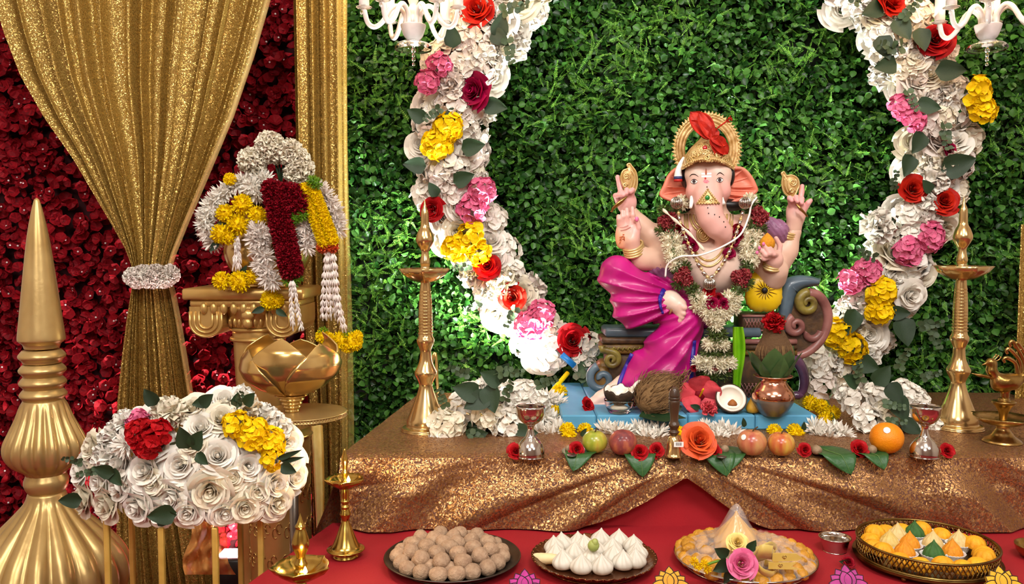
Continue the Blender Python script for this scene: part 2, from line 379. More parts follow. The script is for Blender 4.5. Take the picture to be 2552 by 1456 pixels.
# ================================================================== the room
WX0, WX1, WY0, WY1, WH = -2.3, 2.9, -2.6, 2.75, 2.7
M_wallp = mat('wall_paint', '#e4ddd2', '#ddd5c8', rough=.85, nscale=3)
M_ceil = mat('ceiling_paint', '#efebe4', rough=.9)
def slab(name, c, s, m): return struct(MB().add(*box(c, s)).build(name, m, smooth=False))
slab('floor', ((WX0 + WX1) / 2, (WY0 + WY1) / 2, -.05), (WX1 - WX0 + .2, WY1 - WY0 + .2, .1), mat('red_carpet', '#8f0f18', '#7c0b14', rough=.95, nscale=200, bump=.3, bscale=500))
slab('ceiling', ((WX0 + WX1) / 2, (WY0 + WY1) / 2, WH + .05), (WX1 - WX0 + .2, WY1 - WY0 + .2, .1), M_ceil)
slab('wall_back', ((WX0 + WX1) / 2, WY1 + .05, WH / 2), (WX1 - WX0 + .2, .1, WH), M_wallp)
slab('wall_front', ((WX0 + WX1) / 2, WY0 - .05, WH / 2), (WX1 - WX0 + .2, .1, WH), M_wallp)
slab('wall_left', (WX0 - .05, (WY0 + WY1) / 2, WH / 2), (.1, WY1 - WY0, WH), M_wallp)
slab('wall_right', (WX1 + .05, (WY0 + WY1) / 2, WH / 2), (.1, WY1 - WY0, WH), M_wallp)
# ================================================================== scatter helper
def rot_rand(n, axis_dir, spread, rg=rng):
    """n rotation matrices whose local +Z points near axis_dir"""
    d = np.array(axis_dir, float)[None] + rg.normal(0, spread, (n, 3)); d /= np.linalg.norm(d, axis=1)[:, None]
    r = rg.normal(0, 1, (n, 3)); x = np.cross(r, d); x /= np.linalg.norm(x, axis=1)[:, None]; y = np.cross(d, x)
    return np.stack([x, y, d], 2)
def scatter(V, F, R, T, s):
    """copies of (V,F); returns one big V,F"""
    n = len(R); W = np.einsum('nij,vj->nvi', R, V) * np.asarray(s).reshape(-1, 1, 1) + T[:, None]
    off = (np.arange(n) * len(V))[:, None, None]
    return W.reshape(-1, 3), [(f[None] + off).reshape(-1, f.shape[1]) for f in F]
def petal(L, W, cup=.2, curl=.0, nu=4, nv=4, tip=.5, base=.25, ruff=0, seed=0, rnd=0):
    """a petal lying along +X from the origin, normal +Z; cup bends its sides up, curl bends the tip"""
    u, v = np.meshgrid(np.linspace(0, 1, nu), np.linspace(-1, 1, nv), indexing='ij')
    wid = W * (base * (1 - u) + np.sin(np.clip(u, 0, 1) ** tip * PI * .5) * (1 - u ** 6) ** .7) * .5
    if rnd: wid = W * .5 * (base * (1 - u) + np.sin(PI * np.clip(u, 0, 1) ** rnd) ** .6)
    wid = np.maximum(wid, .02 * W)
    x = L * u; y = wid * v; z = cup * (v ** 2) * wid + curl * L * u ** 2
    if ruff:
        z = z + ruff * L * np.sin(v * 5 + seed * 1.7 + u * 2) * u
    return np.stack([x, y, z], 2).reshape(-1, 3), [gridfaces(nu, nv)]
# ================================================================== hedge wall
HX0, HX1, HZ0, HZ1, HY = -.50, 1.52, .02, 1.90, 2.37
def nfield(x, z, s, seed):
    r = np.random.default_rng(seed); out = 0
    for _ in range(7):
        a = r.uniform(0, 2 * PI); k = s * r.uniform(.6, 1.6); out = out + np.sin((x * math.cos(a) + z * math.sin(a)) * k + r.uniform(0, 6))
    return out / 3.2
hedge = thing('hedge_wall', 'tall wall of artificial green boxwood and fern foliage behind the idol', 'hedge wall', ((HX0 + HX1) / 2, HY, 0))
hl = np.array([(HX0 + HX1) / 2, HY, 0])
MB().add(*box((0, .02, (HZ0 + HZ1) / 2), (HX1 - HX0, .02, HZ1 - HZ0))).build('backing_panel', M_hedgeback, hedge, smooth=False)
def hedge_pts(n, zlo=.38):
    x = rng.uniform(HX0, HX1, n); z = rng.uniform(zlo, HZ1, n)
    d = nfield(x, z, 26, 3) * .014 + nfield(x, z, 75, 5) * .012
    return x, z, d
lv, lf = petal(.019, .0165, cup=.5, curl=-.12, nu=5, nv=3, rnd=1.1, base=.1)
n = 44000; x, z, d = hedge_pts(n); lay = rng.uniform(0, 1, n) ** .9
keep = (nfield(x, z, 14, 9) + rng.normal(0, .35, n)) > -.5
x, z, d, lay = x[keep], z[keep], d[keep], lay[keep]; n = len(x)
Tm = np.stack([x, HY - .012 - .05 * lay - d, z], 1) - hl
R = rot_rand(n, (0, -.7, .5), .8); sc = rng.uniform(.65, 1.25, n)
o = np.argsort(Tm[:, 1]); front = rng.permutation(o[:2500])[:300]; rest = np.setdiff1d(np.arange(n), front)
stuff(MB().add(*scatter(lv, lf, R[rest], Tm[rest], sc[rest])).build('boxwood_foliage', M_hedgeA, hedge))
lm = MB().add(lv, lf).mesh('leaf', M_hedgeA)
nb = 15000; xb_, zb_, db_ = hedge_pts(nb); Tb = np.stack([xb_, HY - .006 - .02 * rng.uniform(0, 1, nb) - .4 * db_ * 0, zb_], 1) - hl
stuff(MB().add(*scatter(lv, lf, rot_rand(nb, (0, -.9, .3), .5), Tb, rng.uniform(.9, 1.35, nb))).build('inner_foliage', M_hedgeA, hedge))
for i in front:
    A = Matrix(R[i].tolist()).to_4x4(); linkM('leaf', lm, hedge, TRS(Tm[i], A, float(sc[i]) * 1.15))
fb = MB(); flv, flf = petal(.0075, .0029, cup=.2, nu=3, nv=2, tip=.5, base=.3)
for k in range(8):
    for sd in (-1, 1):
        A = Matrix.Translation((.006 + k * .0052, 0, .0008 * k)) @ Matrix.Rotation(sd * .9, 4, 'Z') @ Matrix.Rotation(.25 * sd, 4, 'X') @ Matrix.Scale(1.25 - .09 * k, 4)
        fb.add(flv, flf, M=A)
fb.add(*petal(.012, .004, nu=3, nv=2), M=Matrix.Translation((.046, 0, .006)))
fb.add(np.array([[0, -.0006, 0], [0, .0006, 0], [.048, .0004, .006], [.048, -.0004, .006]]), [np.array([[0, 1, 2, 3]])])
fV = np.concatenate(fb.v); fF = [np.concatenate(fb.f)]
n = 11500; x, z, d = hedge_pts(n); keep = (nfield(x, z, 14, 9) + rng.normal(0, .35, n)) < .15
x, z, d = x[keep], z[keep], d[keep]; n = len(x); lay = rng.uniform(0, 1, n)
Tm = np.stack([x, HY - .02 - .055 * lay - d, z], 1) - hl
R = rot_rand(n, (0, -.8, .3), .5); sc = rng.uniform(.5, .9, n)
o = np.argsort(Tm[:, 1]); front = rng.permutation(o[:1200])[:220]; rest = np.setdiff1d(np.arange(n), front)
stuff(MB().add(*scatter(fV, fF, R[rest], Tm[rest], sc[rest])).build('fern_foliage', M_hedgeB, hedge))
fm = MB().add(fV, fF).mesh('fern_sprig', M_hedgeB)
for i in front: linkM('fern_sprig', fm, hedge, TRS(Tm[i], Matrix(R[i].tolist()).to_4x4(), float(sc[i]) * 1.1))
# ================================================================== red flower wall
RX0, RX1, RY = -1.72, -.50, 2.58
rw = thing('flower_wall', 'dark red artificial flower wall with pearl centres behind the gold curtain', 'flower wall', ((RX0 + RX1) / 2, RY, 0))
rl = np.array([(RX0 + RX1) / 2, RY, 0])
MB().add(*box((0, .02, .97), (RX1 - RX0, .02, 1.94))).build('backing_panel', M_rback, rw, smooth=False)
fl = MB(); pv, pf = petal(.020, .021, cup=.45, curl=.22, nu=5, nv=3, rnd=1.5, base=.25)
for k in range(5): fl.add(pv, pf, M=Matrix.Rotation(k * 2 * PI / 5, 4, 'Z') @ Matrix.Rotation(-.35, 4, 'Y'))
FV = np.concatenate(fl.v); FF = [np.concatenate(fl.f)]
n = 7600; x = rng.uniform(RX0, RX1, n); z = rng.uniform(.0, 1.92, n); lay = rng.uniform(0, 1, n)
dd = nfield(x, z, 30, 21) * .012
Tm = np.stack([x, RY - .01 - .05 * lay - dd, z], 1) - rl; R = rot_rand(n, (0, -1, .25), .45); sc = rng.uniform(.7, 1.15, n)
o = np.argsort(Tm[:, 1]); front = rng.permutation(o[:900])[:300]; rest = np.setdiff1d(np.arange(n), front)
stuff(MB().add(*scatter(FV, FF, R[rest], Tm[rest], sc[rest])).build('petal_mass', M_rwall, rw))
fm = MB().add(FV, FF).mesh('flower', M_rwall)
for i in front: linkM('flower', fm, rw, TRS(Tm[i], Matrix(R[i].tolist()).to_4x4(), float(sc[i]) * 1.1))
ev, ef = ell((0, 0, .004), (.0032, .0032, .0032), 7, 5); pk = rng.permutation(o[:2200])[:850]
stuff(MB().add(*scatter(ev, ef, R[pk], Tm[pk], np.ones(len(pk)))).build('pearl_centres', M_pearl, rw))
# ================================================================== curtains
def interp(tab, y): t = np.array(tab, float); return np.interp(y, t[:, 0], t[:, 1])
def pleat(u, seed, n, sharp=1.0):
    r = np.random.default_rng(seed); f = 0
    ph = u + .018 * np.sin(u * 19 + seed) + .012 * np.sin(u * 43 + 1.3 * seed)
    f = np.sin(2 * PI * n * ph) + .45 * np.sin(2 * PI * n * 1.9 * ph + 1.1) + .25 * np.sin(2 * PI * n * .53 * ph + 2)
    return f / 1.5
YC = 2.36
LXT = [(-60, 2), (0, 15), (100, 42), (200, 78), (300, 132), (400, 200), (500, 256), (560, 290), (620, 322), (660, 336), (690, 341), (720, 335), (800, 320), (900, 305), (1000, 292), (1200, 284), (1500, 276), (1800, 270)]
RXT = [(-60, 705), (0, 688), (150, 642), (300, 588), (450, 522), (560, 472), (630, 442), (660, 432), (690, 428), (730, 438), (800, 450), (900, 464), (1000, 478), (1200, 505), (1500, 560), (1800, 600)]
def curt(u, v):
    py = -60 + v * (1500 + 60 + 60); xl = interp(LXT, py); xr = interp(RXT, py)
    # soften the table of edges
    wd = (xr - xl); q = np.clip(wd / 650, .1, 1)
    base = P(1276, 728, YC)
    X = ((xl + (xr - xl) * u) - 1276) * S(YC)
    Z = CAMZ - ((py - 600)) * S(YC) * 1.0
    f = pleat(u, 2, 13); Y = YC - .028 * f * (q ** .5) - .10 * np.sin(u * PI) * (1 - q) * .55 - .02
    X = X + .006 * np.cos(2 * PI * 13 * u) * q
    return X, Y, Z
cv, cf = grid(curt, 300, 130)
cur = thing('tied_curtain', 'gold sequin curtain gathered and tied at the waist before the red flower wall', 'curtain', (float(P(385, 690, YC)[0]), YC, 0))
cl = np.array(cur.location)
MB().add(cv - cl, cf).build('drape', M_seqgold, cur)
M_tulle = mat('gold_net', '#d8b878', '#c9a562', rough=.6, alpha=.45, metal=.2)
def hem(u, v):
    X, Y, Z = curt(np.ones_like(u), v); return X + u * .016 - .003, Y - .012 - .006 * np.sin(u * 6), Z
hv, hf = grid(hem, 5, 130); MB().add(hv - cl, hf).build('net_hem', M_tulle, cur)
# right-hand straight curtain
YC2 = 2.20
def curt2(u, v):
    py = -60 + v * 1500; xl = interp([(-60, 740), (400, 742), (700, 748), (1000, 762), (1500, 772)], py); xr = interp([(-60, 870), (300, 868), (900, 862), (1500, 858)], py)
    f = pleat(u * .72 + .1, 5, 6)
    return ((xl + (xr - xl) * u) - 1276) * S(YC2), YC2 - .022 * f, CAMZ - (py - 600) * S(YC2)
c2 = thing('straight_curtain', 'straight hanging gold sequin curtain beside the left end of the hedge wall', 'curtain', (float(P(810, 700, YC2)[0]), YC2, 0)); cl2 = np.array(c2.location)
v_, f_ = grid(curt2, 120, 90); MB().add(v_ - cl2, f_).build('drape', M_seqgold, c2)
M_tul2 = mat('yellow_net', '#e6cf7a', '#d8bb58', rough=.55, alpha=.3)
def net2(u, v):
    py = -60 + v * 1500; x0 = 852 + 0 * py; x1 = 879 - 4 * np.sin(py / 210)
    return ((x0 + (x1 - x0) * u) - 1276) * S(YC2), YC2 - .03 - .006 * np.sin(u * 12), CAMZ - (py - 600) * S(YC2)
v_, f_ = grid(net2, 14, 60); MB().add(v_ - cl2, f_).build('net_edge', M_tul2, c2)
M_lining = mat('cream_lining', '#efd98f', '#e3c873', rough=.7)
def lin(u, v):
    py = 1065 + v * 330; x0 = 770 + 12 * v + 0 * u; x1 = 800 + 12 * v * (1 - v) - 8 * v ** 3
    return ((x0 + (x1 - x0) * u) - 1276) * S(YC2 - .06), YC2 - .06 - .008 * np.sin(u * 7), CAMZ - (py - 600) * S(YC2 - .06)
v_, f_ = grid(lin, 12, 30); MB().add(v_ - cl2, f_).build('lining', M_lining, c2)
# sliver of curtain at the far right
def curt3(u, v):
    py = 560 + v * 700; xl = 2537 + 6 * np.sin(py / 130) * 0; xr = 2640
    return ((xl + (xr - xl) * u) - 1276) * S(2.15), 2.15 - .012 * pleat(u, 8, 4), CAMZ - (py - 600) * S(2.15)
v_, f_ = grid(curt3, 40, 50); c3 = MB().add(v_ - np.array([1.29, 2.15, 0]), f_).build('sequin_curtain', M_seqgold, None, (1.29, 2.15, 0)); tag(c3, 'narrow strip of gold sequin curtain at the right end of the hedge wall', 'curtain')
# ================================================================== tables
FE = 1.572; TB = 2.23         # front edge, back edge depth
XL0 = (842 - 1276) * S(FE); XL1 = (1046 - 1276) * S(TB); XR = 1.32
tb = thing('altar_table', 'long altar table under the copper sequin cloth and red skirt', 'table', (.45, (FE + TB) / 2, 0)); tl = np.array(tb.location)
MB().add(*box((.06, .02, TZ - .025), (1.44, .52, .03), .004)).build('tabletop', mat('plywood', '#8a6a45', '#7a5a38', rough=.7), tb, smooth=False)
for sx in (-.6, .72):
    for sy in (-.18, .22): MB().add(*box((sx, sy, (TZ - .035) / 2), (.05, .05, TZ - .035), .004)).build('leg', _MC['plywood'], tb, smooth=False)
# red skirt: front and left side, slightly rippled
def skirt(u, v):
    x = XL0 + .03 + (XR - XL0) * u; return x, FE + .014 + .002 * np.sin(x * 40), LZ * 0 + (TZ - .03) * v + .0
v_, f_ = grid(skirt, 120, 6); sk = MB().add(v_, f_)
def skl(u, v): return XL0 + .03 + (XL1 - XL0) * u, FE + .014 + (TB - FE - .1) * u, (TZ - .03) * v + 0 * u
v_, f_ = grid(skl, 40, 6); sk.add(v_, f_); o = sk.build('table_skirt', M_redcloth); tag(o, 'plain red cloth skirt hanging under the sequin table cloth', 'table skirt')
# sequin cloth: top, front swags, left drop
cl_ = thing('sequin_table_cloth', 'copper sequin cloth draped over the altar in two swags', 'tablecloth', (.45, FE, TZ)); c0 = np.array(cl_.location)
def ctop(u, v):
    xl = XL0 + (XL1 - XL0) * v; x = xl + (XR - xl) * u; y = FE + (TB - FE) * v
    return x, y, TZ + .0008 * np.sin(x * 31 + y * 17) * np.sin(y * 25) - .006 * np.clip(1 - v * 30, 0, 1) ** 2
v_, f_ = grid(ctop, 90, 40); MB().add(v_ - c0, f_).build('top', M_seqtable, cl_)
GX, GZ = float((1703 - 1276) * S(FE)), float(P(1703, 1196, FE)[2])
ZB = float(P(1500, 1338, FE)[2])
def zbot(x):
    px = x / S(FE) + 1276
    return np.maximum(LZ + .003, CAMZ - (interp([(700, 1338), (830, 1336), (1000, 1345), (1150, 1352), (1250, 1348), (1350, 1340), (1420, 1328), (1500, 1306), (1560, 1282), (1620, 1248), (1670, 1215), (1700, 1192), (1712, 1190), (1740, 1210), (1790, 1248), (1850, 1290), (1900, 1315), (1960, 1335), (2040, 1346), (2200, 1350), (2400, 1345), (2700, 1345)], px) - 600) * S(FE))
def cfront(u, v):
    x = XL0 + (XR - XL0) * u; zb = zbot(x); t = v ** .9; z = TZ - .0055 + (zb - TZ + .0055) * t
    dx = x - GX; dz = z - GZ; a = np.arctan2(-dz + .06, np.abs(dx) + .03); r = np.hypot(dx, dz)
    # curved swag folds: concentric about the gather, fading to the ends
    ph = a * 20 + 1.5 * np.sin(a * 3) + np.sign(dx) * .7 - r * 5
    fold = (.45 * np.sin(ph) + .9 * (.5 - np.abs(np.sin(ph * .5 + .4)))) * .022 * np.clip(r / .25, 0, 1) * np.clip(v * 3, 0, 1) * np.exp(-np.clip(r - .55, 0, 9) * 1.2)
    far = np.sin(x * 34 + z * 26 * np.sign(dx)) * .018 * np.clip((np.abs(dx) - .3) * 4, 0, 1) * np.clip(v * 2.5, 0, 1)
    y = FE - .018 * np.clip(v * 2.2, 0, 1) + np.clip(fold + far, -.016, .017) - .012 * np.exp(-(r / .03) ** 2)
    return x + .0 * u, np.minimum(y, FE + .004), z
v_, f_ = grid(cfront, 420, 60); MB().add(v_ - c0, f_).build('front_swag', M_seqtable, cl_)
def cleft(u, v):
    xl = XL0 + (XL1 - XL0) * u; y = FE + (TB - FE) * u; z = TZ - .006 + (ZB - TZ) * v * (1.0 - .1 * np.sin(u * 9))
    return xl - .035 * v ** 1.3 * (1 + .6 * np.sin(u * 30 + 1.2)), y - .03 * v ** 1.5 * (u < .001), z
v_, f_ = grid(cleft, 60, 16); MB().add(v_ - c0, f_).build('side_drop', M_seqtable, cl_)
# lower ledge, red cloth
lx0 = float(P(745, 1400, 1.5)[0])
M_ledge = mat('red_ledge_cloth', '#a0131f', '#920e1a', rough=.7, nscale=5, bump=.12, bscale=260)
lg = thing('offering_ledge', 'low ledge covered in bright red cloth below the altar holding the sweet trays', 'ledge', (.45, 1.45, 0)); ll = np.array(lg.location)
def ltop(u, v):
    x0 = lx0 - .06 + .10 * v; x = x0 + (XR - x0) * u; y = 1.20 + (FE + .03 - 1.20) * v; return x, y, LZ - .001 + .0009 * np.sin(x * 23 + 3 * y) * np.sin(y * 31 + x * 5)
v_, f_ = grid(ltop, 80, 30); mb = MB().add(v_ - ll, f_)
def lfr(u, v): x0 = lx0 - .06; x = x0 + (XR - x0) * u; return x, 1.20 - .004 * np.sin(x * 40) * v - .004 * v, (LZ - .001) * (1 - v)
v_, f_ = grid(lfr, 120, 8); mb.add(v_ - ll, f_)
def llf(u, v): return lx0 - .06 + .1 * u - .004 * np.sin(u * 22) * v, 1.20 + (FE + .03 - 1.20) * u, (LZ - .001) * (1 - v)
v_, f_ = grid(llf, 40, 8); mb.add(v_ - ll, f_); mb.build('cloth', M_ledge, lg)
MB().add(*box((.12, .0, LZ - .025), (1.2, .22, .04), .004)).build('board', _MC['plywood'], lg, smooth=False)
for sx in (-.4, .65): MB().add(*box((sx, 0, (LZ - .045) / 2), (.05, .2, LZ - .045), .004)).build('leg', _MC['plywood'], lg, smooth=False)
# ================================================================== flower and leaf meshes (shared)
def mk_rose(seed, n=23, res=(9, 6)):
    r_ = np.random.default_rng(seed); mb = MB(); a = r_.uniform(0, 6)
    for i in range(n):
        t = i / (n - 1); a += 2.3 + r_.uniform(-.2, .2); rt = .09 + .93 * t ** 1.05; zt = .50 - .44 * t ** 2 + r_.uniform(-.05, .05); wd = 1.5 * (1 - t) + 1.55 + r_.uniform(-.15, .25); rb = rt * (.62 - .30 * t); zb = -.35; cu = .04 + .20 * t; sk = r_.uniform(-.12, .12)
        def fn(u, v):
            e = 2 * u - 1; ang = a + e * wd / 2; rad = rb + (rt - rb) * v ** 1.5 + cu * rt * np.clip(v - .7, 0, 1) ** 1.5 * 2.2 + .035 * u + sk * e * rt
            z = zb + (zt - zb) * v ** .75 - .38 * np.abs(e) ** 2.4 * v * (zt - zb) - cu * .55 * np.clip(v - .72, 0, 1) ** 1.4 * 3 + (.02 + .04 * t) * np.sin(e * 5 + i * 1.7) * v ** 2
            return rad * np.cos(ang), rad * np.sin(ang), z
        mb.add(*grid(fn, *res))
    mb.add(*ell((0, 0, .05), (.09, .09, .3), 10, 7)); return mb
def mk_hydr(seed, n=25, fl=.37):
    r_ = np.random.default_rng(seed); mb = MB()
    for i in range(n):
        t = (i + .5) / n; ph = i * 2.39996 + r_.uniform(-.2, .2); th = math.acos(1 - t * 1.15); d = np.array([math.sin(th) * math.cos(ph), math.sin(th) * math.sin(ph), math.cos(th)])
        c = d * np.array([.8, .8, .62]) * r_.uniform(.88, 1.05); A = TRS(c, face_to(d + r_.normal(0, .22, 3), r_.uniform(0, 6)), r_.uniform(.85, 1.15))
        for k in range(4):
            pv, pf = petal(fl, fl * 1.05, cup=.25, curl=r_.uniform(-.1, .25), nu=7, nv=6, rnd=1.5, base=.25, ruff=.06, seed=k + i)
            mb.add(pv, pf, M=A @ Matrix.Rotation(k * PI / 2, 4, 'Z') @ Matrix.Rotation(-.2, 4, 'Y'))
        mb.add(*ell((0, 0, .03), (.035, .035, .03), 6, 4), M=A)
    return mb
def mk_pom(seed, n, L, W, rad, full=.75, ruff=.1, cup=.2, nu=3, nv=3, tip=.5, droop=0.0, jit=.25):
    """ball or dome of petals standing out from a core"""
    r_ = np.random.default_rng(seed); mb = MB()
    for i in range(n):
        t = (i + .5) / n; ph = i * 2.39996; th = math.acos(1 - 2 * t * full); d = np.array([math.sin(th) * math.cos(ph), math.sin(th) * math.sin(ph), math.cos(th)]) + r_.normal(0, jit * .5, 3)
        d /= np.linalg.norm(d); x = d; y = np.cross(r_.normal(0, 1, 3), x); y /= np.linalg.norm(y); z = np.cross(x, y)
        A = Matrix(np.stack([x, y, z], 1).tolist()).to_4x4(); A.translation = tuple(d * rad)
        mb.add(*petal(L * r_.uniform(.8, 1.15), W * r_.uniform(.8, 1.2), cup=cup, curl=droop + r_.normal(0, .15), nu=nu, nv=nv, tip=tip, base=.35, ruff=ruff, seed=i), M=A)
    mb.add(*ell((0, 0, 0), (rad * 1.02,) * 3, 10, 7)); return mb
def mk_leaf(L, W, tip=.5, curl=-.15, fold=.25, nu=7, nv=5, wave=.02, heart=0):
    u, v = np.meshgrid(np.linspace(0, 1, nu), np.linspace(-1, 1, nv), indexing='ij')
    wid = W / 2 * (np.sin(np.clip(u, 0, 1) ** tip * PI) ** .8 + .03) * (1 - .0 * u)
    x = L * u - heart * L * (np.abs(v) ** 1.5) * (1 - u) ** 3; y = wid * v; z = fold * np.abs(y) + curl * L * u ** 2 + wave * L * np.sin(u * 9) * np.abs(v)
    top = np.stack([x, y, z], 2).reshape(-1, 3); return MB().add(top, [gridfaces(nu, nv)])
ME = {}
for i in range(3): ME['rose%d' % i] = mk_rose(10 + i).mesh('rose', M_white)
for i in range(3): ME['hyd%d' % i] = mk_hydr(20 + i).mesh('hydrangea', M_white)
for i in range(2): ME['ruf%d' % i] = mk_pom(30 + i, 60, .62, .62, .35, full=.55, ruff=.14, cup=.35, nu=4, nv=5, tip=.4).mesh('ruffled_flower', M_white)
ME['mari'] = mk_pom(40, 240, .34, .17, .66, full=1.0, ruff=.2, nu=3, nv=3, tip=.35).mesh('marigold', M_mari)
for i in range(2): ME['mum%d' % i] = mk_pom(50 + i, 95, .72, .15, .28, full=.72, ruff=.0, cup=.5, nu=4, nv=2, tip=.6, droop=.1, jit=.35).mesh('chrysanthemum', M_white)
ME['frill'] = mk_pom(61, 150, .42, .32, .58, full=.8, ruff=.22, nu=3, nv=4, tip=.4).mesh('frilled_bloom', M_dred)
ME['carn'] = mk_pom(60, 170, .40, .50, .60, full=.85, ruff=.20, cup=.5, nu=4, nv=6, tip=.4).mesh('carnation', M_cream)
ME['tub'] = mk_pom(75, 170, .46, .13, .5, full=.95, ruff=0, cup=.8, nu=3, nv=3, tip=.4, jit=.5).mesh('tuberose_cluster', M_white)
ME['tuft'] = mk_pom(70, 110, .5, .16, .5, full=.9, ruff=.1, nu=3, nv=2, jit=.5).mesh('leaf_tuft', M_moss)
ME['leaf'] = mk_leaf(1, .5, tip=.72).mesh('leaf', M_leaf)
ME['leafw'] = mk_leaf(1, .72, tip=.62, curl=-.1).mesh('leaf', M_leaf)
ME['lance'] = mk_leaf(1, .2, tip=.7).mesh('leaf', M_leaf2)
def mk_euc(seed, n=5):
    r_ = np.random.default_rng(seed); mb = MB(); pts = [(k / n, .06 * math.sin(k), .05 * math.cos(k * 1.3)) for k in range(n + 1)]; mb.add(*tube(pts, .012, 5))
    for k in range(1, n + 1):
        for sd in (-1, 1):
            lv_, lf_ = petal(.26 * (1.15 - .1 * k), .27 * (1.15 - .1 * k), cup=.2, nu=5, nv=4, tip=.4, base=.1)
            mb.add(lv_, lf_, M=Matrix.Translation(pts[k]) @ Matrix.Rotation(sd * r_.uniform(.7, 1.3), 4, 'Z') @ Matrix.Rotation(r_.uniform(-.6, .3), 4, 'Y') @ Matrix.Rotation(r_.uniform(-.4, .4), 4, 'X'))
    return mb
for i in range(2): ME['euc%d' % i] = mk_euc(80 + i).mesh('eucalyptus_sprig', M_leaf2)
def pick(kind):
    k = [q for q in ME if q.rstrip('0123456789') == kind]; return ME[random.choice(k)]
NAME = dict(rose='rose', hyd='hydrangea', ruf='ruffled_flower', mari='marigold', mum='chrysanthemum', carn='carnation', frill='frilled_bloom', tuft='leaf_tuft', tub='tuberose_cluster', leaf='leaf', leafw='leaf', lance='leaf', euc='eucalyptus_sprig')
def bloom(kind, parent, loc, r, m=None, face=(0, -1, .1), jit=.25, roll=None, name=None):
    """a flower whose open face looks along 'face'; r is its radius in metres"""
    f = np.array(face, float) + rng.normal(0, jit, 3)
    return linkM(name or NAME[kind], pick(kind), parent, TRS(loc, face_to(f, random.uniform(0, 6.28) if roll is None else roll), r), m)
def spray(kind, parent, loc, L, ang, m=None, out=.3, tilt=0.0):
    """a leaf that starts at loc and points at screen angle ang (degrees, 0 right, 90 up), leaning outwards"""
    a = math.radians(ang); x = Vector((math.cos(a), -out, math.sin(a))).normalized(); n = Vector((.15 * math.cos(a * 3), -1, tilt)); y = n.cross(x).normalized(); z = x.cross(y)
    A = Matrix((x, y, z)).transposed().to_4x4()
    return linkM(NAME[kind], pick(kind), parent, TRS(loc, A, L), m)
# ================================================================== the two flower garlands on the hedge
def garland(name, label, centre, halfw, colored, leaves, eucs, step, YG, extra=()):
    th = thing(name, label, 'flower garland', P(centre[len(centre) // 2][0], centre[len(centre) // 2][1], YG)); g0 = np.array(th.location); s = S(YG)
    core = curve([P(a, b, YG + .03) - g0 for a, b in centre], 6)
    MB().add(*tube(core, np.interp(np.linspace(0, 1, len(core)), [0, .6, 1], halfw) * s * .62, 12, flat=.35, up=(0, 1, 0))).build('foam_core', M_cream, th)
    cc = curve([(a, b, 0) for a, b in centre], 30); dist = np.concatenate([[0], np.cumsum(np.linalg.norm(np.diff(cc, axis=0), axis=1))])
    row = 0
    for t in np.arange(0, dist[-1], step):
        i = min(np.searchsorted(dist, t), len(cc) - 2); c = cc[i]; tg = cc[i + 1] - c; tg = tg / (np.linalg.norm(tg) + 1e-9); nr = np.array([-tg[1], tg[0], 0])
        hw = np.interp(t / dist[-1], [0, .6, 1], halfw); k = max(2, int(round(hw * 2 / step)))
        for j in range(k + (row % 2)):
            e = (j + .5 - .5 * (row % 2)) / k * 2 - 1; q = c + nr * e * (hw - 32) + rng.normal(0, 5, 3); r = rng.uniform(41, 52)
            if any((q[0] - a) ** 2 + (q[1] - b) ** 2 < (.55 * rr) ** 2 for a, b, _, _, rr in colored): continue
            kind = random.choice(['rose', 'rose', 'hyd', 'ruf', 'hyd']); f = (.45 * e * nr[0], -1, .1 - .45 * e * nr[1])
            bloom(kind, th, P(q[0], q[1], YG - .012 + .05 * e * e) - g0, r * s, random.choice([M_white, M_cream, M_white, M_blush]), f)
        row += 1
    for a, b, kind, m, rr in colored:
        bloom(kind, th, P(a, b, YG - .04) - g0, rr * s, m, (.0015 * (a - 1700) * .4, -1, .12), .18)
    for a, b, L, ang in leaves: spray('leafw', th, P(a, b, YG - .045) - g0, L * s, ang, M_leaf)
    for a, b, L, ang in eucs: spray('euc', th, P(a, b, YG - .055) - g0, L * s, ang, M_leaf2)
    return th
garland('flower_garland', 'white rose garland with red, pink and yellow blooms curving down left of the idol',
    [(1285, -60), (1235, 30), (1180, 120), (1145, 210), (1128, 310), (1120, 420), (1140, 520), (1180, 600), (1235, 680), (1290, 760), (1340, 840), (1385, 890)], [118, 88, 68],
    [(1188, 22, 'rose', M_scarlet, 42), (1096, 165, 'hyd', M_pink, 34), (1066, 205, 'hyd', M_pink, 34), (1182, 226, 'rose', M_mag, 46), (1118, 318, 'hyd', M_yel, 42), (1090, 362, 'hyd', M_yel, 42),
     (1200, 478, 'hyd', M_pink, 38), (1178, 522, 'hyd', M_pink, 40), (1078, 522, 'rose', M_red, 32), (1175, 590, 'hyd', M_yel, 42), (1138, 618, 'hyd', M_yel, 38), (1196, 632, 'hyd', M_yel, 34),
     (1215, 662, 'rose', M_red, 34), (1276, 742, 'rose', M_scarlet, 35), (1350, 782, 'hyd', M_pink, 38), (1318, 815, 'hyd', M_pink, 42), (1427, 848, 'rose', M_red, 42), (1470, 860, 'hyd', M_white, 34), (1455, 905, 'hyd', M_white, 34)],
    [(1242, 95, 60, 80), (1225, 80, 55, -40), (1130, 120, 56, 95), (1060, 300, 50, 150), (1205, 262, 60, -10), (1062, 415, 56, 175), (1150, 372, 60, 10), (1130, 455, 56, 20), (1140, 280, 40, 200), (1090, 490, 40, 120)],
    [(1240, 40, 75, 20), (1255, 90, 70, -70), (1285, 755, 60, 250), (1200, 745, 50, 220), (1180, 655, 50, 200), (1430, 930, 90, 10), (1425, 920, 80, -40), (1100, 260, 55, 230)], 52, 2.20)
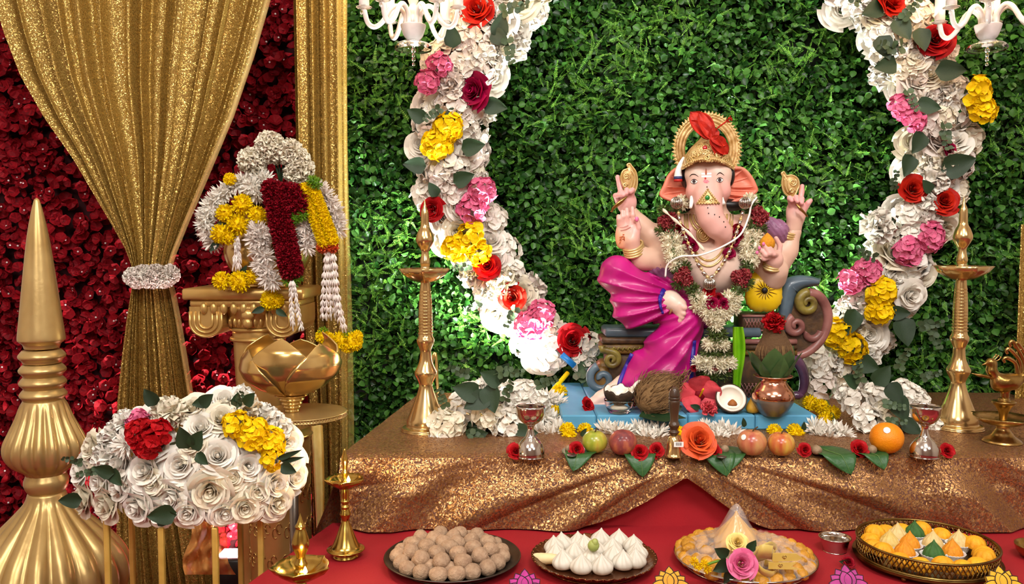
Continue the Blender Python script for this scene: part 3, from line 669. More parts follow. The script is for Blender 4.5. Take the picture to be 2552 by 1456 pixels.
garland('flower_garland', 'white rose garland with red, pink and yellow blooms curving down right of the idol',
    [(2130, -60), (2205, 30), (2270, 130), (2310, 220), (2335, 320), (2335, 420), (2300, 520), (2260, 610), (2215, 700), (2170, 790), (2115, 880), (2060, 930)], [100, 90, 78],
    [(2222, 2, 'rose', M_scarlet, 42), (2334, 98, 'rose', M_red, 42), (2430, 232, 'hyd', M_yel, 46), (2448, 275, 'hyd', M_yel, 38), (2250, 268, 'hyd', M_pink, 36), (2276, 300, 'hyd', M_pink, 34), (2366, 372, 'rose', M_mag, 25),
     (2275, 470, 'rose', M_scarlet, 36), (2354, 500, 'rose', M_scarlet, 36), (2318, 592, 'hyd', M_pink, 40), (2262, 625, 'hyd', M_pink, 40), (2160, 675, 'hyd', M_pink, 36), (2120, 702, 'hyd', M_pink, 36), (2195, 728, 'hyd', M_yel, 42), (2190, 775, 'hyd', M_yel, 38),
     (2085, 830, 'hyd', M_yel, 42), (2122, 868, 'hyd', M_yel, 42), (2185, 565, 'ruf', M_white, 48), (2268, 735, 'rose', M_white, 42), (2030, 900, 'hyd', M_white, 44), (2045, 965, 'hyd', M_blush, 44)],
    [(2200, 18, 60, 200), (2230, 45, 64, -60), (2190, 90, 64, -70), (2290, 70, 60, -80), (2235, 160, 62, 190), (2330, 178, 70, 0), (2280, 262, 60, -10), (2300, 330, 62, 240), (2345, 425, 82, 20), (2270, 385, 60, 250), (2225, 575, 66, 150), (2130, 770, 70, 250), (2245, 790, 74, 280), (2120, 895, 72, -20), (2215, 780, 50, 0), (2320, 480, 40, 130)],
    [(2150, 10, 60, 150), (2260, 110, 80, 190), (2245, 60, 60, 60), (2250, 220, 60, -60), (2345, 300, 70, -80), (2230, 480, 50, 100), (2190, 640, 60, 170), (2300, 800, 70, -60), (2280, 820, 60, 20)], 52, 2.20)
# ================================================================== loose flower arrangements on the altar
def arrangement(label, c, Y, blooms, leaves, eucs):
    th = thing('flower_arrangement', label, 'flowers', PZ(c[0], c[1], TZ), group=None); g0 = np.array(th.location); s = S(Y)
    MB().add(*ell((0, .03, .012), (.05, .03, .012), 14, 8)).build('foam_base', M_leaf, th)
    for a, b, kind, m, r, dy in blooms: bloom(kind, th, P(a, b, Y + dy) - g0, r * s, m, (.0, -1, .55), .3)
    for a, b, L, ang in leaves: spray('leafw', th, P(a, b, Y - .05) - g0, L * s, ang, M_leaf, .3, .3)
    for a, b, L, ang in eucs: spray('euc', th, P(a, b, Y - .06) - g0, L * s, ang, M_leaf2, .2, .2)
    return th
arrangement('white hydrangea arrangement with dark leaves on the altar left of the blue platform', (1200, 1080), 1.78,
    [(1112, 1062, 'hyd', M_cream, 50, -.03), (1150, 1020, 'hyd', M_white, 44, .0), (1175, 985, 'hyd', M_white, 40, .05), (1215, 1040, 'hyd', M_cream, 46, -.02), (1262, 1060, 'hyd', M_white, 46, -.03), (1300, 1040, 'hyd', M_white, 40, .0), (1255, 985, 'hyd', M_white, 44, .06), (1310, 985, 'hyd', M_white, 44, .06), (1342, 1000, 'hyd', M_white, 34, .06), (1100, 1098, 'hyd', M_white, 34, -.05), (1215, 970, 'ruf', M_white, 40, .08)],
    [(1220, 985, 70, 205), (1215, 960, 70, -75), (1195, 985, 70, 160), (1275, 1080, 66, 5), (1160, 1095, 60, 20), (1250, 955, 60, 150), (1240, 950, 55, 60)],
    [(1120, 1020, 55, 120), (1260, 1010, 60, 80), (1330, 970, 60, 30), (1230, 935, 70, 10), (1180, 930, 60, 170), (1160, 1080, 60, -20)])
arrangement('white hydrangea arrangement with dark leaves on the altar right of the blue platform', (2215, 1075), 1.80,
    [(2140, 1010, 'hyd', M_white, 46, .0), (2185, 990, 'hyd', M_white, 42, .03), (2165, 1050, 'hyd', M_white, 40, -.03), (2215, 1035, 'hyd', M_cream, 42, -.02), (2250, 985, 'hyd', M_white, 44, .04), (2285, 1000, 'hyd', M_white, 36, .03), (2325, 1060, 'hyd', M_white, 30, .0), (2270, 1060, 'hyd', M_white, 34, -.02), (2115, 985, 'hyd', M_white, 34, .05)],
    [(2180, 960, 60, 60), (2210, 955, 62, -55), (2225, 985, 70, -65), (2140, 960, 50, 150), (2245, 1050, 55, -30)],
    [(2190, 1010, 55, 0), (2150, 960, 60, 110), (2240, 930, 60, 80), (2200, 1055, 50, 10), (2290, 950, 50, 30)])
# ================================================================== the idol on its couch
YI = 2.0; sI = S(YI); PZt = TZ + .032
IO = np.array([(1720 - 1276) * sI, YI, PZt])
def I(u, v, d=0.0): return P(u, v, YI - d * sI) - IO
def Ir(r, d=0): return r * sI * (1 - d * sI / YI)
idol = thing('elephant_headed_idol', 'painted elephant-headed idol in magenta dhoti sitting cross-legged on a carved couch', 'statue', IO)
SK = rgb('#e6c0aa'); PK = rgb('#e9a6a4'); CH = rgb('#e5a29a'); LT = rgb('#ebd0c0'); HP = rgb('#e8b4aa')
M_skin = mat('painted_skin', '#ffffff', '#f6f2ee', rough=.42, nscale=10, vcol=True, coat=.15)
M_ear = mat('painted_ear', '#ec8e74', '#e07a62', rough=.45, nscale=14)
M_igold = mat('painted_gold', '#e0c088', '#b08648', rough=.38, metal=.3, nscale=60, bump=.25, bscale=160)
M_igold2 = mat('bright_gold', '#e6cc94', '#d2b06c', rough=.25, metal=.5, nscale=40)
M_dhoti = mat('magenta_paint', '#c4107e', '#ad0a6e', rough=.42, nscale=14, coat=.2)
M_trim = mat('violet_blue_paint', '#33209c', '#241678', rough=.4, nscale=60, bump=.2, bscale=300)
M_mauve = mat('mauve_paint', '#9d6d8c', '#7c4c70', rough=.45, nscale=20)
M_ink = mat('black_ink', '#1c1414', rough=.5); M_wpaint = mat('white_paint', '#f4f0ea', rough=.5); M_rpaint = mat('red_paint', '#b8201c', rough=.4)
M_nail = mat('pink_paint', '#ef7fae', '#e86f9f', rough=.35)
def sdfpart(sdf, h, name, m, post=None, parent=idol, proj=False):
    V, F, cc = sdf.mesh(h, post); ob = MB().add(V, F, col=cc).build(name, m, parent, cols=True)
    return (ob, meshproj(V, F)) if proj else ob
bd = SDF(.018)
def E(S_, u, v, d, ru, rv, rd, col=SK, rot=(0, 0, 0), k=None): S_.ell(I(u, v, d), (Ir(ru, d), Ir(rd, d), Ir(rv, d)), rot, col, k)
def CH_(S_, pts, col=SK, k=None): S_.chain([I(*p[:3]) for p in pts], [Ir(p[3], p[2]) for p in pts], col=col, k=k)
E(bd, 1768, 590, 10, 82, 72, 55); E(bd, 1772, 668, 40, 84, 66, 72, LT); E(bd, 1722, 585, 40, 42, 36, 28, HP); E(bd, 1815, 585, 40, 42, 36, 28, HP)
CH_(bd, [(1765, 555, 12, 46), (1764, 500, 20, 42)])
CH_(bd, [(1688, 568, 5, 36), (1640, 600, -2, 31), (1595, 565, -4, 24), (1572, 530, 8, 18)])
CH_(bd, [(1690, 590, 18, 34), (1652, 652, 25, 31), (1598, 645, 46, 26), (1578, 622, 60, 21)])
CH_(bd, [(1852, 568, 5, 36), (1935, 655, -2, 30), (1958, 625, 2, 26), (1978, 578, 10, 19)])
CH_(bd, [(1858, 590, 20, 34), (1925, 690, 28, 30), (1935, 672, 50, 24), (1930, 652, 66, 19)])
# head and trunk
E(bd, 1764, 440, 30, 56, 62, 56, LT); E(bd, 1738, 434, 58, 30, 32, 30, LT); E(bd, 1788, 434, 58, 30, 32, 30, LT)
E(bd, 1733, 478, 66, 24, 26, 26, CH, k=.012); E(bd, 1797, 476, 66, 24, 26, 26, CH, k=.012); E(bd, 1764, 495, 42, 42, 34, 38, SK)
CH_(bd, [(1764, 458, 78, 30), (1764, 492, 94, 33), (1766, 520, 102, 31), (1772, 545, 106, 30), (1786, 566, 106, 28), (1800, 580, 100, 23), (1804, 594, 92, 17), (1796, 604, 84, 13)], HP, k=.010)
_b = sdfpart(bd, .0042, 'body', M_skin, proj=True); bvh = _b[1]
def onb(u, v, off=.0008):
    o = Vector(tuple(P(u, v, 1.0) - IO)); d = Vector(tuple(P(u, v, 2.0) - P(u, v, 1.0))).normalized(); h = bvh.ray_cast(o, d)
    return (np.array(h[0]) - np.array(d) * off) if h[0] is not None else I(u, v, 60)
def decal(name, out, m, off=.0008, bv=None, parent=idol):
    o = np.array(out, float); c = o.mean(0); n = len(o); V = [onb(*c, off)] + [onb(*(c + (p - c) * .5), off) for p in o] + [onb(*p, off) for p in o]
    i = np.arange(n); j = (i + 1) % n
    return MB().add(V, [np.stack([np.zeros(n, int), j + 1, i + 1], 1), np.stack([i + 1, j + 1, j + 1 + n, i + 1 + n], 1)]).build(name, m, parent)
def stroke(name, pts, w, m, off=.0006, parent=idol, taper=True, n=6):
    c = smoothprof([(a, b, 0) for a, b in pts], n)[:, :2]; V = [onb(a, b, off) for a, b in c]; t = np.linspace(0, 1, len(V))
    return MB().add(*tube(V, Ir(w) * (np.sin(t * PI) * .8 + .2 if taper else np.ones(len(t))), 6, flat=.6)).build(name, m, parent)
def almond(c, w, h): a = np.linspace(0, 2 * PI, 18, endpoint=False); return [(c[0] + w * math.cos(q), c[1] - h * math.sin(q) * (1 - .35 * abs(math.cos(q)))) for q in a]
for (ex, ey), sg in (((1730, 453), -1), ((1794, 449), 1)):
    e = decal('eye', almond((ex, ey), 8.8, 5.2), M_wpaint, .001); decal('iris', almond((ex - .5, ey - .2), 4.4, 5.2), mat('iris_brown', '#4a3a44', rough=.2), .0014, parent=e); decal('pupil', almond((ex - .5, ey - .2), 2, 2.4), M_ink, .0017, parent=e)
    stroke('eyeliner', [(ex - 9, ey + 1), (ex - 5, ey - 4.5), (ex, ey - 6), (ex + 5, ey - 4.5), (ex + 9, ey - 1)], 1.3, M_ink, .0012, e); stroke('eyeliner', [(ex - 9, ey + 1), (ex - 3, ey + 4.8), (ex + 3, ey + 4.6), (ex + 9, ey)], 1.0, M_ink, .0012, e)
    stroke('eyebrow', [(ex - 10 + 2 * sg, ey - 12), (ex - 4 + 2 * sg, ey - 18), (ex + 3, ey - 18), (ex + 11, ey - 12)], 1.6, M_ink, .0008)
for yy in (433, 439.5): decal('forehead_stripe', [(1748, yy + 2.5), (1748, yy - 2), (1756, yy - 2.3), (1764, yy - 2.3), (1773, yy - 2.5), (1773, yy + 2), (1764, yy + 2.3), (1756, yy + 2.5)], M_wpaint, .0009)
decal('forehead_flame', [(1759.5, 418), (1761.5, 428), (1762, 433), (1759.5, 437), (1757, 433), (1757.5, 428)], mat('orange_paint', '#a8563a', rough=.5), .0014)
decal('forehead_dot', almond((1758, 444.5), 2.6, 2.6), M_rpaint, .001); decal('vermilion_smear', [(1752, 452), (1757, 447), (1764, 449), (1768, 453), (1763, 457), (1756, 456)], mat('vermilion', '#d8596a', '#e8909a', rough=.6, nscale=300), .0007)
for a, b in ((1762, 466), (1764, 518), (1766, 532), (1781, 535), (1793, 541), (1804, 553), (1808, 566)): decal('trunk_dot', almond((a, b), 1.5, 2.2), M_ink, .0009)
# ears
def ear(out, hinge, name='ear'):
    o = smoothprof([(a, b, 0) for a, b in out], 8)[:, :2]; n = len(o); hs = np.array(hinge, float); t = np.linspace(0, 1, n)[:, None]; hb = hs[0] * (1 - t) + hs[1] * t
    nv = 9; V = []
    for i in range(n):
        for j in range(nv):
            w = j / (nv - 1); p = hb[i] * (1 - w) + o[i] * w; rib = -abs(math.sin(t[i, 0] * 13)) * 9.0 * math.sin(w * PI) ; rim = 12 * max(0, w - .8) * 5
            V.append(I(p[0], p[1], 22 - 10 * math.sin(w * PI * .9) + rib + rim * .5))
    ob = MB().add(V, [gridfaces(n, nv)]).build(name, M_ear, idol); md = ob.modifiers.new('solid', 'SOLIDIFY'); md.thickness = .006; md.offset = 0; mb = MB()
    for f in (.26, .38, .5, .62, .74, .86):
        i = int(f * (n - 1)); mb.add(*tube([V[i * nv + j] + np.array([0, -.0035, 0]) for j in range(1, nv - 1)], Ir(1) * np.array([1.5, 2.6, 3.4, 3.6, 3.2, 2.4, 1.2]), 6))
    mb.build('ribs', M_ear, ob); return ob
ear([(1708, 424), (1696, 419), (1683, 421), (1666, 438), (1653, 466), (1646, 487), (1672, 500), (1700, 508), (1718, 512)], [(1714, 432), (1724, 502)])
ear([(1822, 421), (1836, 418), (1854, 421), (1872, 440), (1886, 466), (1885, 478), (1866, 492), (1838, 500), (1808, 510)], [(1816, 432), (1804, 502)])
for a, b, c_ in (((1727, 492, 82), (1719, 519, 96), 'tusk'), ((1795, 492, 82), (1801, 510, 94), 'tusk')):
    t = np.linspace(0, 1, 7); MB().add(*tube([I(a[0] + (b[0] - a[0]) * q + 2 * q * q, a[1] + (b[1] - a[1]) * q, a[2] + (b[2] - a[2]) * q) for q in t], [Ir(7.5) * (1 - .55 * q * (1 if b[0] < 1750 else .4)) for q in t], 10)).build(c_, M_wpaint, idol)
# hair, crown, halo
hs = SDF(.006); E(hs, 1711, 440, 34, 14, 30, 26); E(hs, 1818, 438, 34, 12, 28, 26); E(hs, 1718, 512, 8, 40, 16, 22); E(hs, 1815, 512, 8, 42, 16, 22); sdfpart(hs, .004, 'hair', mat('black_paint', '#181414', rough=.35))
crown = MB(); ox, ov, od = 1764, 412, 32
prof = [(67, 14), (69, 8), (66, 2), (62, -2), (60, -14), (55, -26), (45, -40), (34, -50), (25, -58), (16, -68), (9, -76), (3, -84)]
seg = 48; a = np.arange(seg) * 2 * PI / seg; V = []
for q in a:
    for r, dv in prof:
        c_, s_ = math.cos(q), math.sin(q); fr = max(0, s_); V.append(I(ox + r * c_ * 1.0, ov + dv - fr * 12 * (dv < 0) - (26 * fr ** 2 * (dv >= 0)) + 5 * math.exp(-((q - PI / 2) / .18) ** 2) * (dv > 5), od + r * s_ * (1.18 if s_ > 0 else .92)))
cm = MB().add(V, [gridfaces(seg, len(prof), True)]); cr = cm.build('crown', M_igold, idol)
cbv = BVHTree.FromPolygons([tuple(v) for v in V], [list(map(int, f)) for f in gridfaces(seg, len(prof), True)])
def onc(u, v, off=2.0):
    o = Vector(tuple(P(u, v, 1.0) - IO)); d = Vector(tuple(P(u, v, 2.0) - P(u, v, 1.0))).normalized(); h = cbv.ray_cast(o, d)
    if h[0] is None: h = bvh.ray_cast(o, d)
    return (np.array(h[0]) - np.array(d) * off * sI) if h[0] is not None else I(u, v, 80)
orn = MB()
def spiral(c, r, a0, turns, n=22, sg=1): t = np.linspace(0, 1, n); return [(c[0] + r * (1 - .8 * q) * math.cos(a0 + sg * q * turns * 2 * PI), c[1] - r * (1 - .8 * q) * math.sin(a0 + sg * q * turns * 2 * PI)) for q in t]
for c_, r_, a0, sg in (((1735, 385), 12, 0, 1), ((1790, 385), 12, PI, -1), ((1718, 400), 9, 0, 1), ((1808, 400), 9, PI, -1), ((1745, 365), 9, 0, 1), ((1780, 365), 9, PI, -1), ((1762, 392), 8, PI / 2, 1), ((1726, 408), 6, 2, 1), ((1800, 408), 6, 1, -1)):
    orn.add(*tube([onc(*p) for p in spiral(c_, r_, a0, 1.6, sg=sg)], Ir(2.0), 6))
for k_ in range(3):
    for q in np.linspace(.08, .92, 15 - 3 * k_):
        uu = 1764 + (q - .5) * (112 - 26 * k_); vv = 400 - 13 * k_ - 20 * math.sin(q * PI) ** .8 * (1 - .15 * k_); orn.add(*tube([onc(*p) for p in spiral((uu, vv), 5.2, q * 6, 1.2, 10, 1 if q < .5 else -1)], Ir(1.5), 5))
for q in np.linspace(0, 1, 22): orn.add(*ell(onc(1728 + q * 70, 378 - 24 * math.sin(q * PI), 1.5), (Ir(2.2),) * 3, 6, 4))
for rr in (9, 13, 17): orn.add(*tube([onc(1759 + rr * math.cos(q), 369 - rr * .9 * math.sin(q)) for q in np.linspace(-.4, PI + .4, 16)], Ir(1.6), 6))
for q in np.linspace(0, 1, 26): orn.add(*ell(onc(1704 + q * 120, 414 - 18 * math.sin(q * PI) ** .8 + 6 * math.exp(-((q - .5) / .06) ** 2) , 1.5), (Ir(2.6),) * 3, 7, 5))
for q in np.linspace(0, 1, 20): orn.add(*tube([onc(1702 + q * 124 - 1.5, 422 - 19 * math.sin(q * PI) ** .8, 1.5), onc(1702 + q * 124 + 4, 419 - 19 * math.sin(q * PI) ** .8, 1.5)], Ir(2.2), 6))
orn.build('crown_filigree', M_igold2, cr)
MB().add(*ell(onc(1757, 370, 1), (Ir(6.5), Ir(4), Ir(7)), 12, 8)).build('ruby', mat('ruby', '#b00c18', rough=.12, coat=.6), cr)
halo = thing; hb = MB()
for R_, r_ in ((61, 4.5), (69, 5.5), (77, 4.5)):
    hb.add(*tube([I(1762 + R_ * math.cos(q) * .97, 372 - R_ * math.sin(q) * 1.06, -2) for q in np.linspace(-.75, PI + .75, 50)], Ir(r_), 8))
ho = hb.build('halo', M_igold, idol); tb_ = MB()
for q in np.linspace(-.7, PI + .7, 44):
    for w_, L_ in ((0, 11), (.035, 7)):
        c_, s_ = math.cos(q + w_), math.sin(q + w_); p0 = I(1762 + 80 * c_ * .97, 372 - 80 * s_ * 1.06, -2 + (w_ > 0) * 2); p1 = I(1762 + (80 + L_) * c_ * .97, 372 - (80 + L_) * s_ * 1.06, -2); tb_.add(*tube([p0, (p0 + p1) / 2, p1], [Ir(4.6), Ir(3.2), Ir(.6)], 6))
tb_.build('halo_points', M_igold2, ho)
MB().add(*tube([I(a, b, 4) for a, b in curve([(1750, 330, 0), (1758, 312, 0), (1752, 300, 0), (1762, 290, 0), (1772, 296, 0)], 5)[:, :2]], Ir(6), 8)).build('crest', M_igold2, cr)
# nose ornament
no = MB(); tri = [(1764, 472), (1772, 484), (1782, 497), (1792, 507), (1779, 505), (1764, 507), (1749, 505), (1736, 508), (1746, 497), (1756, 484)]
nso = decal('trunk_ornament', tri, M_igold, .003)
for pl in (tri + [tri[0]],): no.add(*tube([onb(a, b, .003) for a, b in pl], Ir(2.2), 6))
for c_, sg in (((1754, 500), 1), ((1775, 500), -1)): no.add(*tube([onb(*p, .004) for p in spiral(c_, 6, 0 if sg > 0 else PI, 1.3, 14, sg)], Ir(1.5), 6))
for q in np.linspace(0, 1, 9):
    for a_, b_ in (((1764, 472), (1792, 507)), ((1764, 472), (1736, 508)), ((1736, 508), (1792, 507))): no.add(*ell(onb(a_[0] + (b_[0] - a_[0]) * q, a_[1] + (b_[1] - a_[1]) * q, .0045), (Ir(2.5),) * 3, 6, 5))
no.build('filigree', M_igold2, nso); MB().add(*ell(onb(1763, 493, .004), (Ir(6), Ir(4), Ir(6)), 12, 8)).build('green_stone', mat('emerald', '#1f7a2e', rough=.1, coat=.6), nso)
# horn-shaped ear tassel
tp = curve([(1704, 392, 40), (1696, 408, 44), (1691, 425, 46), (1690, 442, 46)], 5); MB().add(*tube([I(*p) for p in tp], Ir(1) * np.linspace(2.5, 10.5, len(tp)), 12)).build('ear_tassel', M_wpaint, idol)
tt = idol.children[-1]
MB().add(*tube([I(1690, 440, 46), I(1690, 447, 46)], Ir(10.8), 12)).build('blue_band', mat('navy_paint', '#2c3a6a', rough=.4), tt); MB().add(*tube([I(1690, 447, 46), I(1690, 453, 46)], Ir(10.6), 12)).build('red_band', M_rpaint, tt)
# chest jewellery
bt = SDF(.018); bt.p = bd.p[:16]
_V, _F, _c = bt.mesh(.006); bvt = meshproj(_V, _F)
def onb(u, v, off=.0008, bv=bvt):
    o = Vector(tuple(P(u, v, 1.0) - IO)); d = Vector(tuple(P(u, v, 2.0) - P(u, v, 1.0))).normalized(); h = bv.ray_cast(o, d)
    return (np.array(h[0]) - np.array(d) * off) if h[0] is not None else I(u, v, 40)
jw = MB()
for k, (dx, bot, w_) in enumerate(((30, 560, 3), (38, 572, 3), (46, 584, 3.4), (54, 650, 2.6), (60, 664, 2.6))):
    jw.add(*tube([onb(1766 + dx * math.sin(q) * 1.0, 535 + (bot - 535) * math.cos(q), .002) for q in np.linspace(-PI / 2, PI / 2, 22)], Ir(w_), 6))
jw.build('necklace', M_igold2, idol)
pd = MB().add(*ell(onb(1752, 585, .003), (Ir(17), Ir(5), Ir(19)), 16, 8)).build('pendant', M_igold, idol); pj = MB()
for rr in (6, 11, 15): pj.add(*tube([onb(1752, 585, .003) + np.array([Ir(rr) * math.cos(q), -Ir(5), Ir(rr * 1.1) * math.sin(q)]) for q in np.linspace(0, 2 * PI, 18)], Ir(1.7), 6))
pj.build('rings', M_igold2, pd)
# mauve drapery over the arms
sh = SDF(.012); E(sh, 1640, 655, 38, 36, 34, 22); E(sh, 1668, 690, 36, 26, 30, 20); sdfpart(sh, .004, 'sash', M_mauve, lambda X: .002 * np.sin((X[:, 0] * 1.2 + X[:, 2]) * 420))
sh = SDF(.012); CH_(sh, [(1905, 560, 16, 24), (1938, 575, 16, 25), (1945, 590, 14, 18)]); sdfpart(sh, .004, 'sash', M_mauve, lambda X: .002 * np.sin((X[:, 0] * 1.2 + X[:, 2]) * 420))
# ---- dhoti
def pxu(X): return 1720 + X[:, 0] / sI, 998 - X[:, 2] / sI
up = SDF(.016)
E(up, 1536, 682, 66, 38, 44, 42); E(up, 1580, 748, 66, 56, 62, 46); CH_(up, [(1540, 690, 66, 46), (1600, 730, 70, 44), (1640, 752, 78, 33)]); CH_(up, [(1572, 775, 62, 40), (1650, 768, 76, 30)]); CH_(up, [(1600, 745, 40, 60), (1700, 740, 10, 60)])
def fup(X):
    u, v = pxu(X); th = np.arctan2(v - 735, 1705 - u); r = np.hypot(v - 735, 1705 - u); return .0085 * (np.abs(np.sin(th * 15 + .010 * r)) - .6) * np.clip((r - 25) / 60, 0, 1) * np.clip((v - 655) / 40, 0, 1)
d1 = sdfpart(up, .0028, 'dhoti_thigh', M_dhoti, fup, proj=True)
lo = SDF(.016)
E(lo, 1702, 795, 72, 46, 56, 44); CH_(lo, [(1700, 800, 72, 48), (1668, 880, 62, 60), (1625, 962, 56, 72)]); CH_(lo, [(1706, 820, 60, 40), (1702, 900, 50, 36), (1695, 975, 48, 36)]); E(lo, 1740, 770, 0, 90, 50, 60); CH_(lo, [(1560, 960, 54, 28), (1600, 900, 55, 30)])
lo.ell((.0, .0, -.1), (.6, .6, .1), sub=True, k=.004)
def flo(X):
    u, v = pxu(X); th = np.arctan2(v - 745, 1765 - u); r = np.hypot(v - 745, 1765 - u); return .0085 * (np.abs(np.sin(th * 15 + .004 * r)) - .6) * np.clip((r - 60) / 80, 0, 1) + .002 * np.sin(v * .09 - u * .04) * np.clip((v - 800) / 50, 0, 1)
d2 = sdfpart(lo, .0028, 'dhoti_shin', M_dhoti, flo, proj=True)
def band(pts, w, bv, name, m, parent, off=.0015):
    c = smoothprof([(a, b, 0) for a, b in pts], 6)[:, :2]; V = []
    for a, b in c:
        o = Vector(tuple(P(a, b, 1.0) - IO)); d = Vector(tuple(P(a, b, 2.0) - P(a, b, 1.0))).normalized(); h = bv.ray_cast(o, d)
        if h[0] is not None: V.append(np.array(h[0]) - np.array(d) * off)
    if len(V) > 2: MB().add(*tube(V, Ir(w), 8, flat=.5, up=(0, -1, 0))).build(name, m, parent)
band([(1655, 722), (1646, 742), (1646, 762), (1652, 782)], 6, d1[1], 'cuff_trim', M_trim, d1[0])
band([(1604, 832), (1588, 862), (1566, 905), (1549, 945), (1541, 975)], 7, d2[1], 'border_trim', M_trim, d2[0]); band([(1729, 850), (1726, 900), (1722, 950), (1720, 985)], 6, d2[1], 'border_trim', M_trim, d2[0])
# ---- feet
ft = SDF(.006); CH_(ft, [(1650, 752, 80, 27), (1672, 750, 92, 25), (1690, 762, 104, 20), (1697, 782, 108, 14)], LT)
for u, v, d, r in ((1705, 767, 120, 9.5), (1704, 782, 120, 7.5), (1700, 792, 117, 6.8), (1696, 800, 114, 6.2), (1692, 807, 111, 5.8)): CH_(ft, [(u - 10, v - 8, d - 8, r), (u, v, d, r * .9)], HP, k=.003)
sdfpart(ft, .0022, 'foot', M_skin)
MB().add(*tube([I(a, b, d) for a, b, d in curve([(1690, 735, 90), (1686, 742, 108), (1680, 760, 114), (1672, 776, 108), (1668, 784, 92)], 5)], Ir(3), 8)).build('anklet', M_igold2, idol)
ft = SDF(.006); CH_(ft, [(1552, 958, 58, 24), (1528, 975, 70, 20), (1498, 992, 84, 17), (1480, 1004, 90, 13)], LT)
for u, v, d, r in ((1466, 1004, 92, 8.5), (1475, 1014, 98, 7), (1485, 1018, 102, 6.5), (1494, 1020, 105, 6), (1502, 1021, 106, 5.6)): CH_(ft, [(u + 16, v - 9, d - 6, r), (u, v, d, r * .9)], HP, k=.003)
sdfpart(ft, .0022, 'foot', M_skin)
for u, v, d, r in ((1462, 1001, 97, 4.5),): MB().add(*ell(I(u, v, d), (Ir(r), Ir(3), Ir(r)), 8, 6)).build('toenail', M_nail, idol)
# ---- hands
def finger(S_, pts, r, col=HP): CH_(S_, [(*p, r * (1 - .12 * i)) for i, p in enumerate(pts)], col, k=.0025)
h1 = SDF(.008); E(h1, 1563, 582, 66, 29, 38, 12, HP); CH_(h1, [(1578, 625, 60, 20), (1572, 600, 66, 22)], SK); E(h1, 1580, 590, 72, 13, 26, 11, PK, k=.006); E(h1, 1548, 596, 70, 14, 24, 9, rgb('#f2a45c'), k=.006)
for x0, x1, y1 in ((1543, 1541, 533), (1552, 1551, 522), (1564, 1562, 516), (1577, 1576, 513)): finger(h1, [(x0, 560, 68), (x1 + 1, (560 + y1) / 2, 72), (x1, y1 + 6, 70)], 6.6)
finger(h1, [(1587, 590, 72), (1592, 568, 76), (1588, 547, 78)], 7.2)
sdfpart(h1, .0019, 'raised_hand', M_skin)
MB().add(*ell(I(1587, 546, 85), (Ir(5), Ir(2.5), Ir(6)), 8, 6)).build('thumbnail', M_nail, idol)
hm = idol.children[-2]; mk_ = MB(); M_or = mat('orange_ink', '#c85a10', rough=.5)
for pl in ([(1544, 592), (1549, 590), (1548, 595), (1544, 597), (1549, 599)], [(1550, 590), (1556, 590), (1556, 600)], [(1551, 596), (1556, 595)], [(1552, 585), (1556, 585)], [(1547, 602), (1544, 606)]): mk_.add(*tube([I(a, b, 81.5) for a, b in pl], Ir(1.0), 5))
mk_.build('palm_mark', M_or, hm)
ln = MB()
for pl in ([(1544, 568), (1556, 566), (1566, 562)], [(1546, 575), (1560, 572), (1572, 566)]): ln.add(*tube([I(a, b, 79.5) for a, b in pl], Ir(.6), 5))
ln.build('palm_lines', mat('line_paint', '#b05a52', rough=.5), hm)
h2 = SDF(.008); E(h2, 1562, 505, 16, 25, 30, 16, HP)
for pts in ([(1541, 505, 22), (1534, 488, 34), (1545, 487, 44)], [(1548, 496, 24), (1546, 479, 38), (1553, 487, 48)], [(1562, 490, 24), (1562, 474, 40), (1561, 482, 48)], [(1574, 490, 22), (1576, 474, 34), (1572, 478, 42)], [(1548, 480, 8), (1544, 460, 4), (1539, 441, 4)]): finger(h2, pts, 7.4, PK)
sdfpart(h2, .0021, 'grasping_hand', M_skin)
h3 = SDF(.008); E(h3, 1984, 528, 16, 25, 32, 16, HP); CH_(h3, [(1978, 570, 10, 19), (1982, 545, 14, 20)], SK)
for pts in ([(1972, 512, 24), (1968, 494, 38), (1973, 500, 46)], [(1985, 508, 24), (1984, 492, 40), (1987, 502, 48)], [(1996, 512, 24), (1998, 496, 38), (1998, 506, 46)], [(2006, 520, 20), (2014, 506, 26), (2020, 500, 26)], [(1994, 500, 8), (1998, 478, 4), (1999, 464, 4)]): finger(h3, pts, 7.4, PK)
sdfpart(h3, .0021, 'grasping_hand', M_skin)
h4 = SDF(.008); E(h4, 1928, 645, 74, 22, 22, 18, HP); CH_(h4, [(1930, 662, 62, 20), (1930, 648, 70, 20)], SK)
for pts in ([(1922, 640, 84), (1904, 645, 98), (1888, 632, 96)], [(1926, 636, 88), (1908, 636, 104), (1894, 621, 102)], [(1930, 634, 88), (1918, 632, 106), (1904, 611, 104)], [(1934, 636, 86), (1928, 634, 102), (1918, 616, 104)], [(1940, 638, 66), (1944, 612, 66), (1934, 594, 68)]): finger(h4, pts, 7.2, HP)
sdfpart(h4, .0021, 'offering_hand', M_skin)
for u, v, d in ((1887, 629, 103), (1893, 618, 109), (1903, 608, 111)): MB().add(*ell(I(u, v, d), (Ir(4), Ir(2.2), Ir(4.5)), 8, 6)).build('fingernail', M_nail, idol)
def bangle(c, ru, rv, tilt, n=3, gap=7, r=3.2):
    mb = MB()
    for k in range(n):
        cc = (c[0] + gap * k * math.sin(tilt), c[1] + gap * k * math.cos(tilt), c[2])
        pts = []
        for q in np.linspace(0, 2 * PI, 26):
            x = ru * math.cos(q); y = rv * math.sin(q); pts.append(I(cc[0] + x * math.cos(tilt) + y * .0, cc[1] - x * math.sin(tilt) + y * .5, cc[2] + y * .85))
        mb.add(*tube(pts, Ir(r), 8, cap=False))
    return mb.build('bangles', M_igold2, idol)
